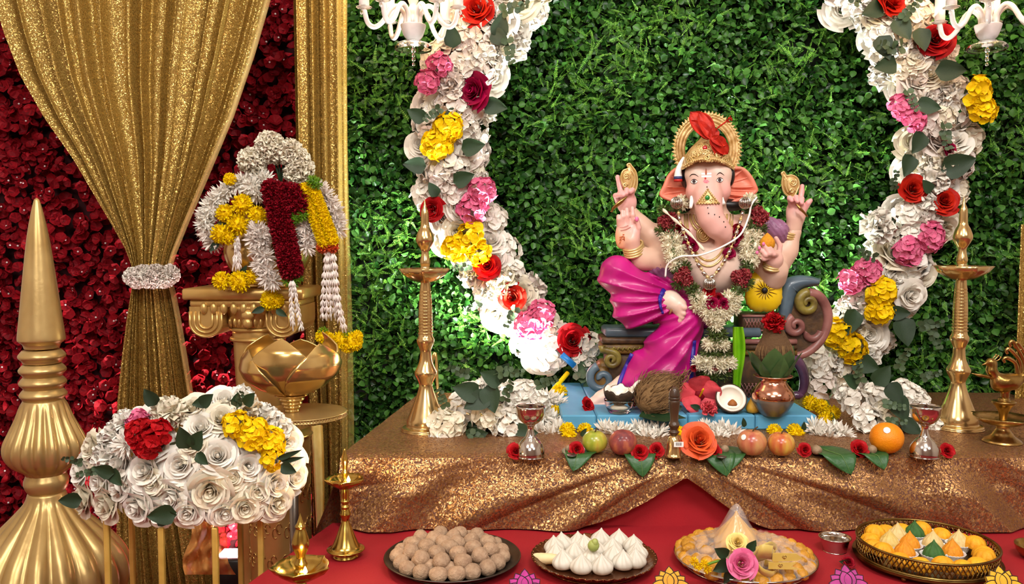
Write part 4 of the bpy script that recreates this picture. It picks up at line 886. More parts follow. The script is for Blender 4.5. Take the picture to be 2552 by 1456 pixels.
bangle((1577, 612, 60), 25, 24, .25, 4, 6); bangle((1968, 572, 10), 24, 22, -.3, 3, 6); bangle((1927, 653, 62), 23, 22, -.1, 3, 6)
# ornaments held by the raised hands (moulded with the statue)
def scrollplate(out, spirals, d, name):
    o = smoothprof([(a, b, 0) for a, b in out + [out[0]]], 5)[:-1, :2]; n = len(o); c = o.mean(0)
    V = [I(a, b, d) for a, b in o] + [I(a, b, d - 9) for a, b in o] + [I(*(c + (p - c) * .6), d + 4) for p in o] + [I(*c, d + 5), I(*c, d - 9)]
    i = np.arange(n); j = (i + 1) % n
    ob = MB().add(V, [np.stack([i, i + n, j + n, j], 1), np.stack([i, j, j + 2 * n, i + 2 * n], 1), np.stack([i + 2 * n, j + 2 * n, np.full(n, 3 * n)], 1), np.stack([j + n, i + n, np.full(n, 3 * n + 1)], 1)]).build(name, M_igold, idol)
    mb = MB()
    for pl in spirals: mb.add(*tube([I(a, b, d + 4.5) for a, b in pl], Ir(2.4), 6))
    mb.add(*tube([I(a, b, d + 1) for a, b in np.vstack([o, o[:1]])], Ir(2.4), 6)); mb.build('scrollwork', M_igold2, ob)
def arc(pts): return smoothprof([(a, b, 0) for a, b in pts], 6)[:, :2]
scrollplate([(1563, 480), (1553, 462), (1548, 442), (1553, 426), (1566, 420), (1563, 411), (1569, 408), (1574, 414), (1584, 428), (1588, 448), (1586, 468), (1578, 482)], [spiral((1561, 440), 9, -1, 1.7), spiral((1558, 462), 6, 0, 1.3), arc([(1574, 424), (1582, 442), (1580, 462), (1572, 478)]), arc([(1570, 432), (1575, 448), (1572, 465), (1566, 478)])], 14, 'axe_ornament')
scrollplate([(1966, 490), (1954, 478), (1949, 458), (1951, 440), (1948, 432), (1954, 429), (1960, 438), (1974, 437), (1988, 446), (1991, 462), (1986, 476), (1978, 490)], [spiral((1976, 455), 10, 1, 1.7, sg=-1), spiral((1974, 476), 7, 0, 1.3), arc([(1956, 446), (1957, 462), (1964, 480)]), arc([(1963, 448), (1963, 462), (1969, 478)])], 14, 'noose_ornament')
MB().add(*tube([I(*p) for p in curve([(1524, 528, 46), (1530, 518, 50), (1548, 503, 52), (1563, 490, 50)], 5)], Ir(1) * np.array([5, 3.5, 3, 4, 5, 5.5, 6, 6.5, 7, 7, 7, 6, 5, 4, 3, 2]), 8, flat=.6)).build('handle', M_brassdk, idol)
MB().add(*tube([I(*p) for p in curve([(1984, 508, 52), (1993, 519, 54), (2004, 530, 52), (2012, 540, 48)], 5)], Ir(1) * np.array([2, 3, 4, 5, 6, 6.5, 6.5, 6, 5.5, 5, 5, 4, 4, 4, 4.5, 3]), 8, flat=.6)).build('handle', M_brassdk, idol)
# ---- carved couch (moulded with the statue)
M_cb = mat('slate_blue_paint', '#5f7482', '#3c4c58', rough=.38, nscale=14, coat=.3); M_cg = mat('antique_olive_paint', '#8a7c34', '#5a4a1e', rough=.42, nscale=40, coat=.2, bump=.2, bscale=100)
M_cp = mat('antique_rose_paint', '#a06a62', '#744640', rough=.4, nscale=22, coat=.25); M_cd = mat('dark_bronze_paint', '#3a2a1e', '#5a4026', rough=.45, nscale=60, bump=.3, bscale=120); M_cw = mat('carved_gold_brown', '#7a5a26', '#50391a', rough=.45, nscale=50, bump=.4, bscale=140)
def slabI(u0, u1, v0, v1, d0, d1, name, m, bev=6, parent=idol):
    a = I(u0, v1, d1); b = I(u1, v0, d1); dep = (d1 - d0) * sI; c = (a + b) / 2 + np.array([0, dep / 2, 0]); return MB().add(*box(c, (abs(b[0] - a[0]), dep, abs(b[2] - a[2])), bev * sI)).build(name, m, parent)
slabI(1508, 1900, 818, 842, -70, 30, 'seat_cushion', M_cb, 10); slabI(1500, 1620, 842, 858, -70, 34, 'seat_rail', M_cd, 5)
slabI(1512, 1960, 858, 990, -70, 18, 'couch_body', M_cd, 8); slabI(1500, 1610, 858, 884, -60, 30, 'carved_rail', M_cw, 5)
cb_ = idol.children[-1]; mb = MB()
for k in range(7): mb.add(*tube([I(1512 + k * 13, 874, 31), I(1516 + k * 13, 866, 33), I(1522 + k * 13, 872, 31)], Ir(2.4), 6))
mb.build('carving', M_cg, cb_)
def coil(c, r, a0, turns, w0, w1, d, name, m, sg=1, parent=idol, n=40, lead=()):
    t = np.linspace(0, 1, n); pts = [I(a, b, d) for a, b in lead] + [I(c[0] + r * (1 - .82 * q) * math.cos(a0 + sg * q * turns * 2 * PI), c[1] - r * (1 - .82 * q) * math.sin(a0 + sg * q * turns * 2 * PI), d + 4 * q) for q in t]
    return MB().add(*tube(pts, Ir(1) * np.linspace(w0, w1, len(pts)), 10)).build(name, m, parent)
coil((1524, 897), 20, PI / 2, 1.5, 9, 5, 30, 'scroll', M_cg, -1, lead=[(1500, 862), (1500, 872)])
coil((1500, 945), 34, PI * .6, 1.2, 11, 8, 20, 'scroll_foot', M_cb, 1); MB().add(*ell(I(1502, 948, 12), (Ir(26), Ir(14), Ir(36)), 20, 12)).build('scroll_boss', M_cw, idol)
slabI(1490, 1540, 900, 992, -50, 14, 'couch_leg', M_cw, 10)
slabI(1848, 1962, 782, 824, -60, 22, 'arm_panel', M_cd, 5); ap = idol.children[-1]; mb = MB()
for k in range(9):
    mb.add(*tube([I(1856 + k * 8, 820, 23), I(1868 + k * 8, 794, 23)], Ir(1.1), 5)); mb.add(*tube([I(1868 + k * 8, 820, 23), I(1856 + k * 8, 794, 23)], Ir(1.1), 5))
for v in (788, 824): mb.add(*tube([I(1850, v, 24), I(1940, v, 24)], Ir(3), 6))
mb.build('lattice', M_cp, ap)
for v, m_ in ((852, M_cp), (866, M_cd), (880, M_cw)): MB().add(*tube([I(1842, v, 22), I(1985, v, 22)], Ir(7), 8)).build('moulding', m_, idol)
mb = MB()
for k in range(9): mb.add(*tube([I(1846 + k * 9, 995, 20), I(1868 + k * 9, 955, 20)], Ir(1.3), 5)); mb.add(*tube([I(1868 + k * 9, 995, 20), I(1846 + k * 9, 955, 20)], Ir(1.3), 5))
mb.build('lattice', M_cp, idol)
# right scrolled arm: slate back rest sweep, side panel and coils
sw = smoothprof([(1925, 870, 0), (1938, 820, 0), (1946, 770, 0), (1952, 730, 0), (1964, 704, 0), (1990, 694, 0), (2020, 694, 0), (2044, 699, 0)], 6)[:, :2]; wd = np.interp(np.linspace(0, 1, len(sw)), [0, .3, .6, .8, 1], [10, 20, 26, 16, 9])
mb = MB(); V = []; tg = np.gradient(sw, axis=0); tg /= np.linalg.norm(tg, axis=1)[:, None]; nr = np.stack([-tg[:, 1], tg[:, 0]], 1)
for i in range(len(sw)):
    for q in np.linspace(0, 2 * PI, 12, endpoint=False): p = sw[i] + nr[i] * (wd[i] * math.cos(q) + wd[i] * .6); V.append(I(p[0], p[1], -18 + 40 * math.copysign(abs(math.sin(q)) ** .6, math.sin(q))))
n = len(sw); F = gridfaces(n, 12); ii = np.arange(n - 1); F2 = np.stack([ii * 12 + 11, (ii + 1) * 12 + 11, (ii + 1) * 12, ii * 12], 1)
mb.add(V, [F, F2, np.array([list(range(12))]), np.array([list(range((n - 1) * 12 + 11, (n - 1) * 12 - 1, -1))])]).build('arm_sweep', M_cb, idol)
pan = arc([(1952, 760), (1975, 735), (2010, 722), (2045, 738), (2064, 775), (2062, 815), (2040, 855), (2005, 882), (1965, 890), (1945, 870), (1940, 820), (1952, 760)])
MB().add(*plate([(p[0], p[2]) for p in [I(a, b, 0) for a, b in pan[:-1]]], I(2000, 800, 8)[1], I(2000, 800, -50)[1])).build('arm_side', M_cd, idol, smooth=False)
MB().add(*tube([I(a, b, 8) for a, b in arc([(1968, 892), (2010, 880), (2044, 850), (2062, 808), (2060, 768), (2040, 738), (2014, 730)])], Ir(1) * np.linspace(10, 13, 37), 10)).build('arm_rim', M_cp, idol)
coil((2014, 756), 27, PI / 2, 1.35, 13, 6, 14, 'coil', M_cg, 1); coil((1984, 812), 24, PI / 2 + .4, 1.35, 11, 6, 14, 'coil', M_cp, 1); coil((2016, 826), 30, 0, .45, 10, 8, 8, 'coil', M_cp, -1)
MB().add(*tube([I(a, b, 14) for a, b in arc([(1962, 888), (1990, 905), (2004, 940), (2000, 975), (1985, 990)])], Ir(1) * np.linspace(16, 9, 25), 10)).build('couch_leg', mat('plum_paint', '#54324e', '#3a2438', rough=.25, coat=.5), idol)
MB().add(*ell(I(1985, 985, 14), (Ir(20), Ir(14), Ir(11)), 14, 8)).build('leg_foot', _MC['plum_paint'], idol)
# yellow cushion
M_cush = mat('yellow_paint', '#f2cc14', '#e8bc0a', rough=.4, nscale=16, coat=.2)
t = np.linspace(0, PI, 16); cu = MB(); V = []; nn = 44
for q in np.arange(nn) * 2 * PI / nn:
    for th in t:
        r = math.sin(th); g = 1 - .035 * abs(math.sin(q * 11)) * (math.cos(th) > -.2) * r ** .5
        x, z = r * math.cos(q), r * math.sin(q); sq = 1 + .12 * abs(math.sin(2 * q)) ; V.append(I(1903 + 47 * x * g * sq, 727 - 51 * z * g * sq, 24 + 26 * math.cos(th) - 7 * math.exp(-(r / .22) ** 2) * (math.cos(th) > 0)))
cu.add(V, [gridfaces(nn, 16, True)]); cq = cu.build('bolster_cushion', M_cush, idol)
MB().add(*ell(I(1906, 724, 46), (Ir(8), Ir(5), Ir(8)), 12, 8)).build('button', M_ink, cq)
mb = MB()
for k in range(16):
    q = k * 2 * PI / 16 + .1; mb.add(*tube([I(1906 + r * math.cos(q), 724 - r * math.sin(q), 24 + 26 * math.sqrt(max(0, 1 - (r / 50) ** 2)) + .3 + (-4 if r < 12 else 0)) for r in (9, 14, 20, 26 + 6 * (k % 2))], Ir(1) * np.array([1.2, 1, .8, .3]), 5))
mb.build('stitch_lines', mat('line_brown', '#7a5206', rough=.5), cq)
# lime sash hanging from the lap
def lime(u, v): q = I(1800, 900, 0); x = 1826 + 26 * u + 6 * np.sin(v * 5) * u; y = 815 + 165 * v; f = 64 - 26 * v + 7 * np.sin(u * 9); A = np.vectorize(lambda a, b, c: tuple(I(a, b, c)), otypes=[float] * 3); return A(x, y, f)
MB().add(*grid(lime, 9, 16)).build('lime_sash', mat('lime_paint', '#8fd018', '#74b80c', rough=.5), idol)
# ================================================================== blue platform
pf = thing('platform', 'low blue painted wooden platform under the idol', 'platform', PZ(1720, 1072, TZ)); p0 = np.array(pf.location)
pY0, pY1 = float(p0[1]), 2.20
xs = [1400, 1489, 1720, 1890, 2046]
for a, b in zip(xs[:-1], xs[1:]):
    xa, xb = (a - 1276) * S(pY0) - p0[0], (b - 1276) * S(pY0) - p0[0]
    MB().add(*box(((xa + xb) / 2, (pY1 - pY0) / 2, .016), (xb - xa - .0012, pY1 - pY0, .032), .003)).build('plank', M_bluepaint, pf, smooth=False)
# ================================================================== garland and beads worn by the idol
ig = thing('idol_garland', 'tuberose and red rose garland with green tufts worn by the idol', 'flower garland', IO)
M_tub = mat('tuberose', '#f0e9d0', '#ded3b0', rough=.6, nscale=40, island=.6); M_bud = mat('crimson_bud', '#8a1226', '#c05a5a', rough=.55, nscale=90, island=.6)
def ib(kind, u, v, d, r, m, jit=.35, face=(0, -1, .1)): bloom(kind, ig, I(u, v, d), Ir(r, d), m, face, jit)
core = [(1690, 512, 55), (1668, 545, 62), (1676, 600, 82), (1686, 660, 100), (1705, 705, 112), (1745, 752, 122), (1780, 790, 124), (1818, 755, 122), (1850, 700, 112), (1872, 655, 96), (1872, 600, 82), (1885, 545, 60), (1862, 510, 55)]
MB().add(*tube([I(*p) for p in curve(core, 5)], Ir(9), 7)).build('string', M_moss, ig); MB().add(*tube([I(*p) for p in curve([(1780, 790, 124), (1783, 850, 118), (1783, 950, 112)], 5)], Ir(9), 7)).build('string', M_moss, ig)
for u, v, d in ((1655, 552, 66), (1672, 545, 70), (1665, 566, 72), (1886, 528, 66), (1900, 540, 64), (1888, 552, 70), (1695, 692, 112), (1712, 700, 116), (1704, 680, 112), (1838, 690, 114), (1856, 686, 112), (1848, 704, 114)): ib('frill', u, v, d, 18, M_bud)
for u, v, d in ((1664, 592, 78), (1686, 594, 82), (1668, 615, 84), (1690, 618, 88), (1672, 638, 90), (1694, 642, 94), (1682, 658, 98), (1860, 586, 80), (1882, 588, 78), (1858, 610, 86), (1880, 612, 82), (1862, 634, 92), (1884, 634, 88), (1872, 652, 94),
                (1736, 738, 118), (1748, 758, 122), (1760, 776, 126), (1738, 762, 116), (1772, 792, 128), (1790, 796, 128), (1806, 782, 126), (1818, 764, 124), (1832, 744, 118), (1828, 768, 116), (1795, 774, 130), (1775, 772, 130), (1756, 745, 124), (1816, 742, 122), (1784, 810, 124),
                (1768, 858, 120), (1786, 856, 122), (1800, 860, 118), (1742, 905, 110), (1760, 900, 116), (1780, 904, 120), (1800, 902, 118), (1818, 906, 112), (1770, 914, 118), (1795, 914, 118), (1700, 505, 50), (1868, 500, 50)): ib('tub', u, v, d, 24, M_tub)
for u, v, d in ((1656, 528, 60), (1672, 576, 76), (1650, 575, 68), (1690, 672, 100), (1706, 668, 104), (1722, 718, 116), (1728, 725, 118), (1690, 705, 106), (1862, 664, 98), (1876, 566, 72), (1895, 570, 68), (1840, 722, 116), (1862, 705, 108), (1776, 832, 122), (1796, 834, 122), (1785, 845, 124), (1762, 882, 112), (1785, 882, 118), (1806, 880, 112), (1762, 934, 108), (1785, 938, 112), (1806, 932, 108), (1876, 520, 60)): ib('tuft', u, v, d, 21, M_moss)
for u, v, d, m, r in ((1694, 572, 82, M_dred, 15), (1712, 594, 92, M_mag, 15), (1728, 612, 100, M_mag, 15), (1706, 580, 86, M_dred, 13), (1838, 572, 88, M_dred, 15), (1830, 602, 98, M_mag, 15), (1818, 632, 108, M_mag, 15), (1842, 590, 90, M_dred, 13), (1768, 728, 130, M_red, 16), (1775, 756, 138, M_mag, 17), (1803, 758, 138, M_mag, 16), (1783, 914, 128, M_dred, 10), (1730, 918, 112, M_dred, 9), (1816, 920, 116, M_dred, 8), (1790, 742, 132, M_dred, 12)): ib('rose', u, v, d, r, m, .2)
bn = thing('bead_necklace', 'silver and gold bead necklace with ribbed bells hanging on the idol', 'necklace', IO)
bpt = curve([(1690, 525, 84), (1696, 556, 96), (1718, 612, 116), (1745, 666, 128), (1768, 692, 134), (1794, 668, 128), (1820, 622, 116), (1842, 560, 96), (1852, 525, 84)], 9)
MB().add(*tube([I(*p) for p in bpt], Ir(1.2), 5)).build('cord', M_igold2, bn)
L = np.concatenate([[0], np.cumsum(np.linalg.norm(np.diff(bpt[:, :2], axis=0), axis=1))])
for k, t in enumerate(np.arange(6, L[-1] - 4, 12.5)):
    i = min(np.searchsorted(L, t), len(bpt) - 2); a = I(*bpt[i]); b = I(*bpt[i + 1]); d = (b - a) / np.linalg.norm(b - a); c = a
    if k % 2: MB().add(*tube([c - d * Ir(6), c - d * Ir(5), c + d * Ir(5), c + d * Ir(6)], Ir(1) * np.array([3, 4.6, 4.6, 3]), 10)).build('bead', M_silver, bn)
    else: MB().add(*ell(c, (Ir(4.2),) * 3, 8, 6)).build('bead', M_igold2, bn)
for u, v, d in ((1686, 506, 86), (1857, 506, 86), (1768, 708, 136)):
    mb = MB()
    for k in range(9):
        q = k * PI / 9; mb.add(*tube([I(u, v, d) + Ir(14) * np.array([math.sin(t) * math.cos(q), math.sin(t) * math.sin(q), math.cos(t)]) for t in np.linspace(0, 2 * PI, 20)], Ir(1.2), 5))
    mb.add(*ell(I(u, v, d), (Ir(10),) * 3, 12, 8)); mb.build('ribbed_bell', M_silver, bn)
o = MB().add(*tube([I(*p) for p in curve([(1886, 492, 70), (1872, 512, 84), (1866, 540, 88), (1845, 585, 110), (1800, 615, 130), (1745, 636, 132), (1695, 640, 120), (1664, 660, 100), (1658, 690, 96)], 7)], Ir(2.4), 6)).build('sacred_thread', M_wpaint, None, IO); tag(o, 'thin white cotton thread looped across the idol chest', 'thread')
o = MB().add(*tube([I(*p) for p in curve([(1652, 522, 70), (1672, 540, 94), (1700, 565, 104), (1730, 595, 118), (1755, 625, 132)], 6)], Ir(1) * (3 + 1.6 * np.sin(np.linspace(0, 22, 25))), 6)).build('cotton_garland', M_cream, None, IO); tag(o, 'knotted cream cotton strand hanging over the idol shoulder', 'thread')
# sweet in the idol's hand
mb = MB().add(*lathe(sprof([(0, 0), (.013, .001), (.017, .009), (.016, .018), (.010, .027), (.003, .034), (0, .036)], 4), 20)); o = mb.build('yellow_sweet', mat('saffron_sweet', '#dc9a1a', '#c77f10', rough=.75, nscale=200, bump=.4, bscale=400), None, IO + I(1912, 620, 92)); tag(o, 'round saffron sweet held in the idol lower right hand', 'sweet')
# red hibiscus lying over the crown
hb_ = thing('hibiscus_flower', 'wilted red hibiscus lying across the idol golden crown', 'flower', IO + I(1770, 345, 95)); hloc = I(1770, 345, 95)
M_hib = mat('hibiscus_red', '#d0301a', '#a81c10', rough=.6, nscale=60, bump=.3, bscale=120)
for k, (a, L_, W_, dd) in enumerate(((124, 76, 44, 0), (112, 66, 34, 8), (136, 60, 30, 6), (-38, 56, 30, 4), (-58, 52, 26, 8), (60, 26, 24, 8), (-20, 40, 22, 10))):
    pv, pf_ = petal(L_ * sI, W_ * sI, cup=.6, curl=-.35, nu=9, nv=9, tip=.6, base=.35, ruff=.05, seed=k)
    ar = math.radians(a); x = Vector((math.cos(ar), -.1, math.sin(ar))).normalized(); z = Vector((0, -1, 0)); y = z.cross(x).normalized(); z = x.cross(y); A = Matrix((x, y, z)).transposed().to_4x4(); A.translation = (0, -dd * sI, 0)
    linkM('petal', MB().add(pv, pf_).mesh('petal', M_hib), hb_, A)
MB().add(*tube([I(*p) - hloc for p in curve([(1772, 338, 100), (1790, 318, 110), (1806, 306, 112), (1820, 294, 112)], 5)], Ir(1.8), 6)).build('stamen', M_scarlet, hb_)
mb = MB()
for k in range(16): q = rng.normal(0, 1, 3); mb.add(*ell(I(1817, 297, 112) - hloc + Ir(7) * q / np.linalg.norm(q), (Ir(1.8),) * 3, 6, 4))
mb.build('anthers', M_scarlet, hb_)
# ================================================================== things on the platform
def vlathe(name, prof, m, parent=None, loc=(0, 0, 0), seg=32, flute=None, n=5, cap=True): return MB().add(*lathe(sprof(prof, n), seg, flute, cap)).build(name, m, parent, loc)
PT = TZ + .032
M_glass = mat('clear_glass', '#ffffff', rough=.03, trans=1, ior=1.45)
M_shell = mat('coconut_shell', '#4a3826', '#33261a', rough=.75, nscale=60, bump=.5, bscale=150); M_flesh = mat('coconut_flesh', '#f4efe4', '#e6ddcc', rough=.45, nscale=30); M_husk = mat('coconut_husk', '#8a6a42', '#5c4228', rough=.9, nscale=80, bump=.8, bscale=160, island=.6)
def coco_half(name, label, loc, r, tilt, rag=0.0, rz=0.0):
    th = thing(name, label, 'coconut', loc); R = Matrix.Rotation(rz, 4, 'Z') @ Matrix.Rotation(tilt, 4, 'X')
    def rim(a): return 1 + rag * math.sin(a * 5 + 1) + rag * .6 * math.sin(a * 11)
    def bowl(r0, r1, flip, nm, m, parent):
        seg = 36; pr = [(r0 * math.sin(t), -r0 * math.cos(t)) for t in np.linspace(0.02, PI / 2, 10)]; pi_ = [(r1 * math.sin(t), -r1 * math.cos(t)) for t in np.linspace(PI / 2, .02, 10)]
        V = [];
        for q in np.arange(seg) * 2 * PI / seg:
            for rr, z in pr + pi_: V.append((rr * math.cos(q), rr * math.sin(q), z + r + (rim(q) - 1) * r * np.clip(1 + z / r, 0, 1)))
        V = np.array(V); V[:, 2] -= r; A = np.array(R.to_3x3()); V = V @ A.T; V[:, 2] += r * .98
        return MB().add(V, [gridfaces(seg, 20, True)]).build(nm, m, parent)
    bowl(r, r * .93, 0, 'shell', M_shell, th); bowl(r * .93, r * .76, 0, 'flesh', M_flesh, th); return th
gb = thing('glass_bowl', 'clear glass bowl under the broken coconut half on the blue platform', 'bowl', PZ(1543, 1030, PT))
vlathe('bowl', [(.0, .001), (.020, .001), (.026, .008), (.031, .020), (.033, .030), (.0315, .030), (.0295, .020), (.024, .009), (0, .004)], M_glass, gb, n=3); MB().add(*ell((0, 0, .012), (.02, .02, .008), 12, 6)).build('rice', M_cream, gb)
c1 = coco_half('coconut_half', 'broken coconut half with ragged white flesh sitting in the glass bowl', np.array(gb.location) + np.array([0, 0, .019]), .034, .12, .10)
mb = MB().add(*tube(curve([(.026, 0, .03), (.036, .002, .045), (.046, .002, .050), (.052, .0, .038), (.046, -.002, .026)], 5), np.linspace(.006, .004, 21), 8, flat=.5)); mb.build('flesh_shard', M_flesh, c1)
cw = thing('whole_coconut', 'husked whole coconut with fibrous brown tuft on the blue platform', 'coconut', PZ(1634, 1030, PT)); R = Matrix.Rotation(.9, 4, 'Y')
sd = SDF(.01).ell((0, 0, .043), (.043, .042, .040)).ell((.02, -.006, .058), (.03, .028, .026)).ell((-.012, -.01, .03), (.034, .034, .028)); V, F, c_ = sd.mesh(.0035); MB().add(V, F).build('husk', M_husk, cw)
bvc = meshproj(V, F); fb_ = MB()
for k in range(420):
    q = rng.normal(0, 1, 3); q /= np.linalg.norm(q); h = bvc.ray_cast(Vector((0, 0, .043)) + Vector(tuple(q)) * .2, -Vector(tuple(q)))
    if h[0] is None: continue
    p = np.array(h[0]); nn = np.array(h[1]); ax = np.array([.75, -.1, .65]); t = ax - nn * ax.dot(nn); t = t / (np.linalg.norm(t) + 1e-6) + rng.normal(0, .18, 3); l = rng.uniform(.015, .035)
    fb_.add(*tube([p - nn * .001, p + t * l * .5 + nn * .003, p + t * l + nn * .001], [.0008, .0007, .0003], 4))
for k in range(26): fb_.add(*tube(curve([(.036, -.006, .07), (.05 + rng.normal(0, .006), -.01 + rng.normal(0, .006), .078 + rng.normal(0, .008)), (.066 + rng.normal(0, .01), -.008 + rng.normal(0, .01), .086 + rng.normal(0, .012))], 4), [.0009] * 8 + [.0003], 4))
fb_.build('fibres', M_husk, cw)
c2 = coco_half('coconut_half', 'open coconut half with a lump of jaggery inside, right of the hibiscus', PZ(1822, 1030, PT), .034, .95, .01)
MB().add(*lathe(sprof([(0, 0), (.010, 0), (.009, .006), (.003, .012), (0, .013)], 3), 7)).build('jaggery', mat('jaggery', '#a8672a', '#8a4e1c', rough=.6), c2, (-.001, -.014, .020))
M_fig = mat('fig_yellow', '#c89a2a', '#a87a1c', rough=.55, nscale=60); o = vlathe('turmeric_root', [(0, 0), (.011, .002), (.015, .010), (.012, .020), (.006, .030), (.004, .037), (0, .039)], M_fig, None, PZ(1876, 1030, PT), 16); tag(o, 'small yellow pear-shaped root beside the copper pot', 'root')
# big hibiscus
M_hp = mat('coral_hibiscus', '#e0525a', '#cf3f4c', rough=.6, nscale=25, bump=.35, bscale=90)
hf = thing('hibiscus_flower', 'large coral pink hibiscus standing in front of the idol knee', 'flower', PZ(1740, 1030, PT)); hl_ = np.array(hf.location); hc = P(1742, 985, 1.84) - hl_; s_ = S(1.84)
for k, (a, L_, W_) in enumerate(((95, 66, 50), (166, 66, 46), (218, 58, 46), (318, 58, 46), (30, 62, 46))):
    pv, pf_ = petal(L_ * s_, W_ * s_, cup=-.3, curl=.10, nu=12, nv=11, rnd=1.7, base=.3, ruff=.03, seed=k); ar = math.radians(a); x = Vector((math.cos(ar), -.55 + .3 * (k % 2), math.sin(ar))).normalized(); z = Vector((.25 * math.sin(k * 2), -1, .1)); y = z.cross(x).normalized(); z = x.cross(y); A = Matrix((x, y, z)).transposed().to_4x4(); A.translation = tuple(hc + np.array([0, -.003 * (k % 3), 0])); linkM('petal', MB().add(pv, pf_).mesh('petal', M_hp), hf, A)
MB().add(*ell(hc + np.array([0, -.004, 0]), (.013, .005, .012), 12, 6)).build('throat', M_dred, hf); MB().add(*tube(curve([hc + np.array(q) for q in ((0, -.004, -.004), (.0, -.02, .006), (.002, -.034, .02))], 5), [.002] * 10 + [.0015], 7)).build('stamen', M_yel, hf)
for (px, py, a) in ((1700, 1015, 190), (1745, 1018, 160), (1770, 1022, 20)): spray('leaf', hf, P(px, py, 1.815) - hl_, 28 * s_, a, M_leaf)
ho_ = thing('hibiscus_flower', 'limp coral flower lying at the front edge of the blue platform', 'flower', PZ(1765, 1035, PT + .002)); bloom('ruf', ho_, (0, 0, .012), .02, M_hp, (.1, -.4, 1), .1)
for px, py, lab in ((1465, 1022, 'crumpled red petal flower by the idol toes'), (1578, 1018, 'small dark red flower between the glass bowl and the whole coconut')):
    f_ = thing('red_flower', lab, 'flower', PZ(px, py, PT)); bloom('rose', f_, (0, 0, .012), .017, M_red, (.2, -.6, .8), .2)
lf_ = thing('betel_leaf', 'green leaf lying under the whole coconut at the platform edge', 'leaf', PZ(1590, 1035, PT + .002)); A = face_to((.0, -.35, 1)); linkM('blade', mk_leaf(.10, .07, tip=.6, curl=-.05, fold=.1).mesh('blade', M_leaf), lf_, Matrix.Translation((0, -.012, .0)) @ Matrix.Rotation(.15, 4, 'X'))
# copper pot with leaves, coconut and red flower
kp = PZ(1925, 1034, PT); ks = S(float(kp[1]))
ct = thing('copper_pot', 'shiny copper ritual pot with a silver-grey lower half on the platform', 'pot', kp)
def pp(l): return [(r * ks, z * ks) for r, z in l]
vlathe('body', pp([(0, 0), (24, 0), (28, 2), (40, 16), (50, 34), (53, 50), (48, 64), (38, 76), (33, 84), (33, 90), (38, 94), (46, 97), (48, 99), (46, 101), (38, 98), (31, 92), (30, 84), (35, 76), (44, 64), (49, 50), (46, 34), (36, 18), (0, 5)]), M_copper, ct, seg=40, n=3)
vlathe('silvered_base', pp([(0, -.3), (24.5, -.3), (28.6, 2), (40.6, 16), (50.6, 34), (52.6, 42)]), mat('tarnished_tin', '#8f8c88', '#77706c', rough=.3, metal=.7, nscale=20), ct, seg=40, n=3, cap=False)
for k, (a, L_, W_, up_) in enumerate(((200, 74, 60, 1.6), (330, 76, 60, 1.5), (255, 84, 70, 1.9), (290, 80, 64, 1.8), (100, 70, 56, 1.5), (40, 88, 50, 1.1), (150, 72, 56, 1.5))):
    q = math.radians(a); d = Vector((math.cos(q), math.sin(q), up_)).normalized(); out = Vector((math.cos(q), math.sin(q), 0)); y = Vector((-math.sin(q), math.cos(q), 0)); z = d.cross(y); A = Matrix((d, y, z)).transposed().to_4x4(); A.translation = (out * 26 + Vector((0, 0, 88))) * ks
    o = linkM('mango_leaf', mk_leaf(L_ * ks * 1.15, W_ * ks, tip=.62, curl=.06, fold=.15).mesh('mango_leaf', mat('mango_leaf', '#4d6c3c', '#3c5a30', rough=.5, nscale=30, bump=.2, bscale=100)), ct, A)
kc = thing('ritual_coconut', 'fibrous upright coconut resting in the leaves of the copper pot', 'coconut', kp + np.array([2, 0, 132]) * ks * np.array([1, 1, 1]))
sd = SDF(.006).ell((0, 0, 25 * ks), (45 * ks, 42 * ks, 46 * ks)).cap((0, 0, 50 * ks), (-4 * ks, 0, 84 * ks), 36 * ks, 24 * ks); V, F, c_ = sd.mesh(.0035); MB().add(V, F).build('husk', M_husk, kc); mb = MB()
for k in range(90):
    q = rng.uniform(0, 2 * PI); r0 = 12 + 4 * rng.uniform(); mb.add(*tube(curve([np.array([r0 * math.cos(q) - 4, r0 * math.sin(q), 92]) * ks, np.array([31 * math.cos(q), 30 * math.sin(q), 62]) * ks, np.array([45 * math.cos(q), 43 * math.sin(q), 32]) * ks, np.array([44 * math.cos(q), 41 * math.sin(q), 10]) * ks], 4), .0009, 4))
mb.build('fibres', M_husk, kc)
rf = thing('red_flower', 'red hibiscus bloom on top of the ritual coconut', 'flower', kp + np.array([-8, -18, 238]) * ks); bloom('ruf', rf, (0, 0, -.004), 30 * ks, M_red, (0, -.7, .7), .05)
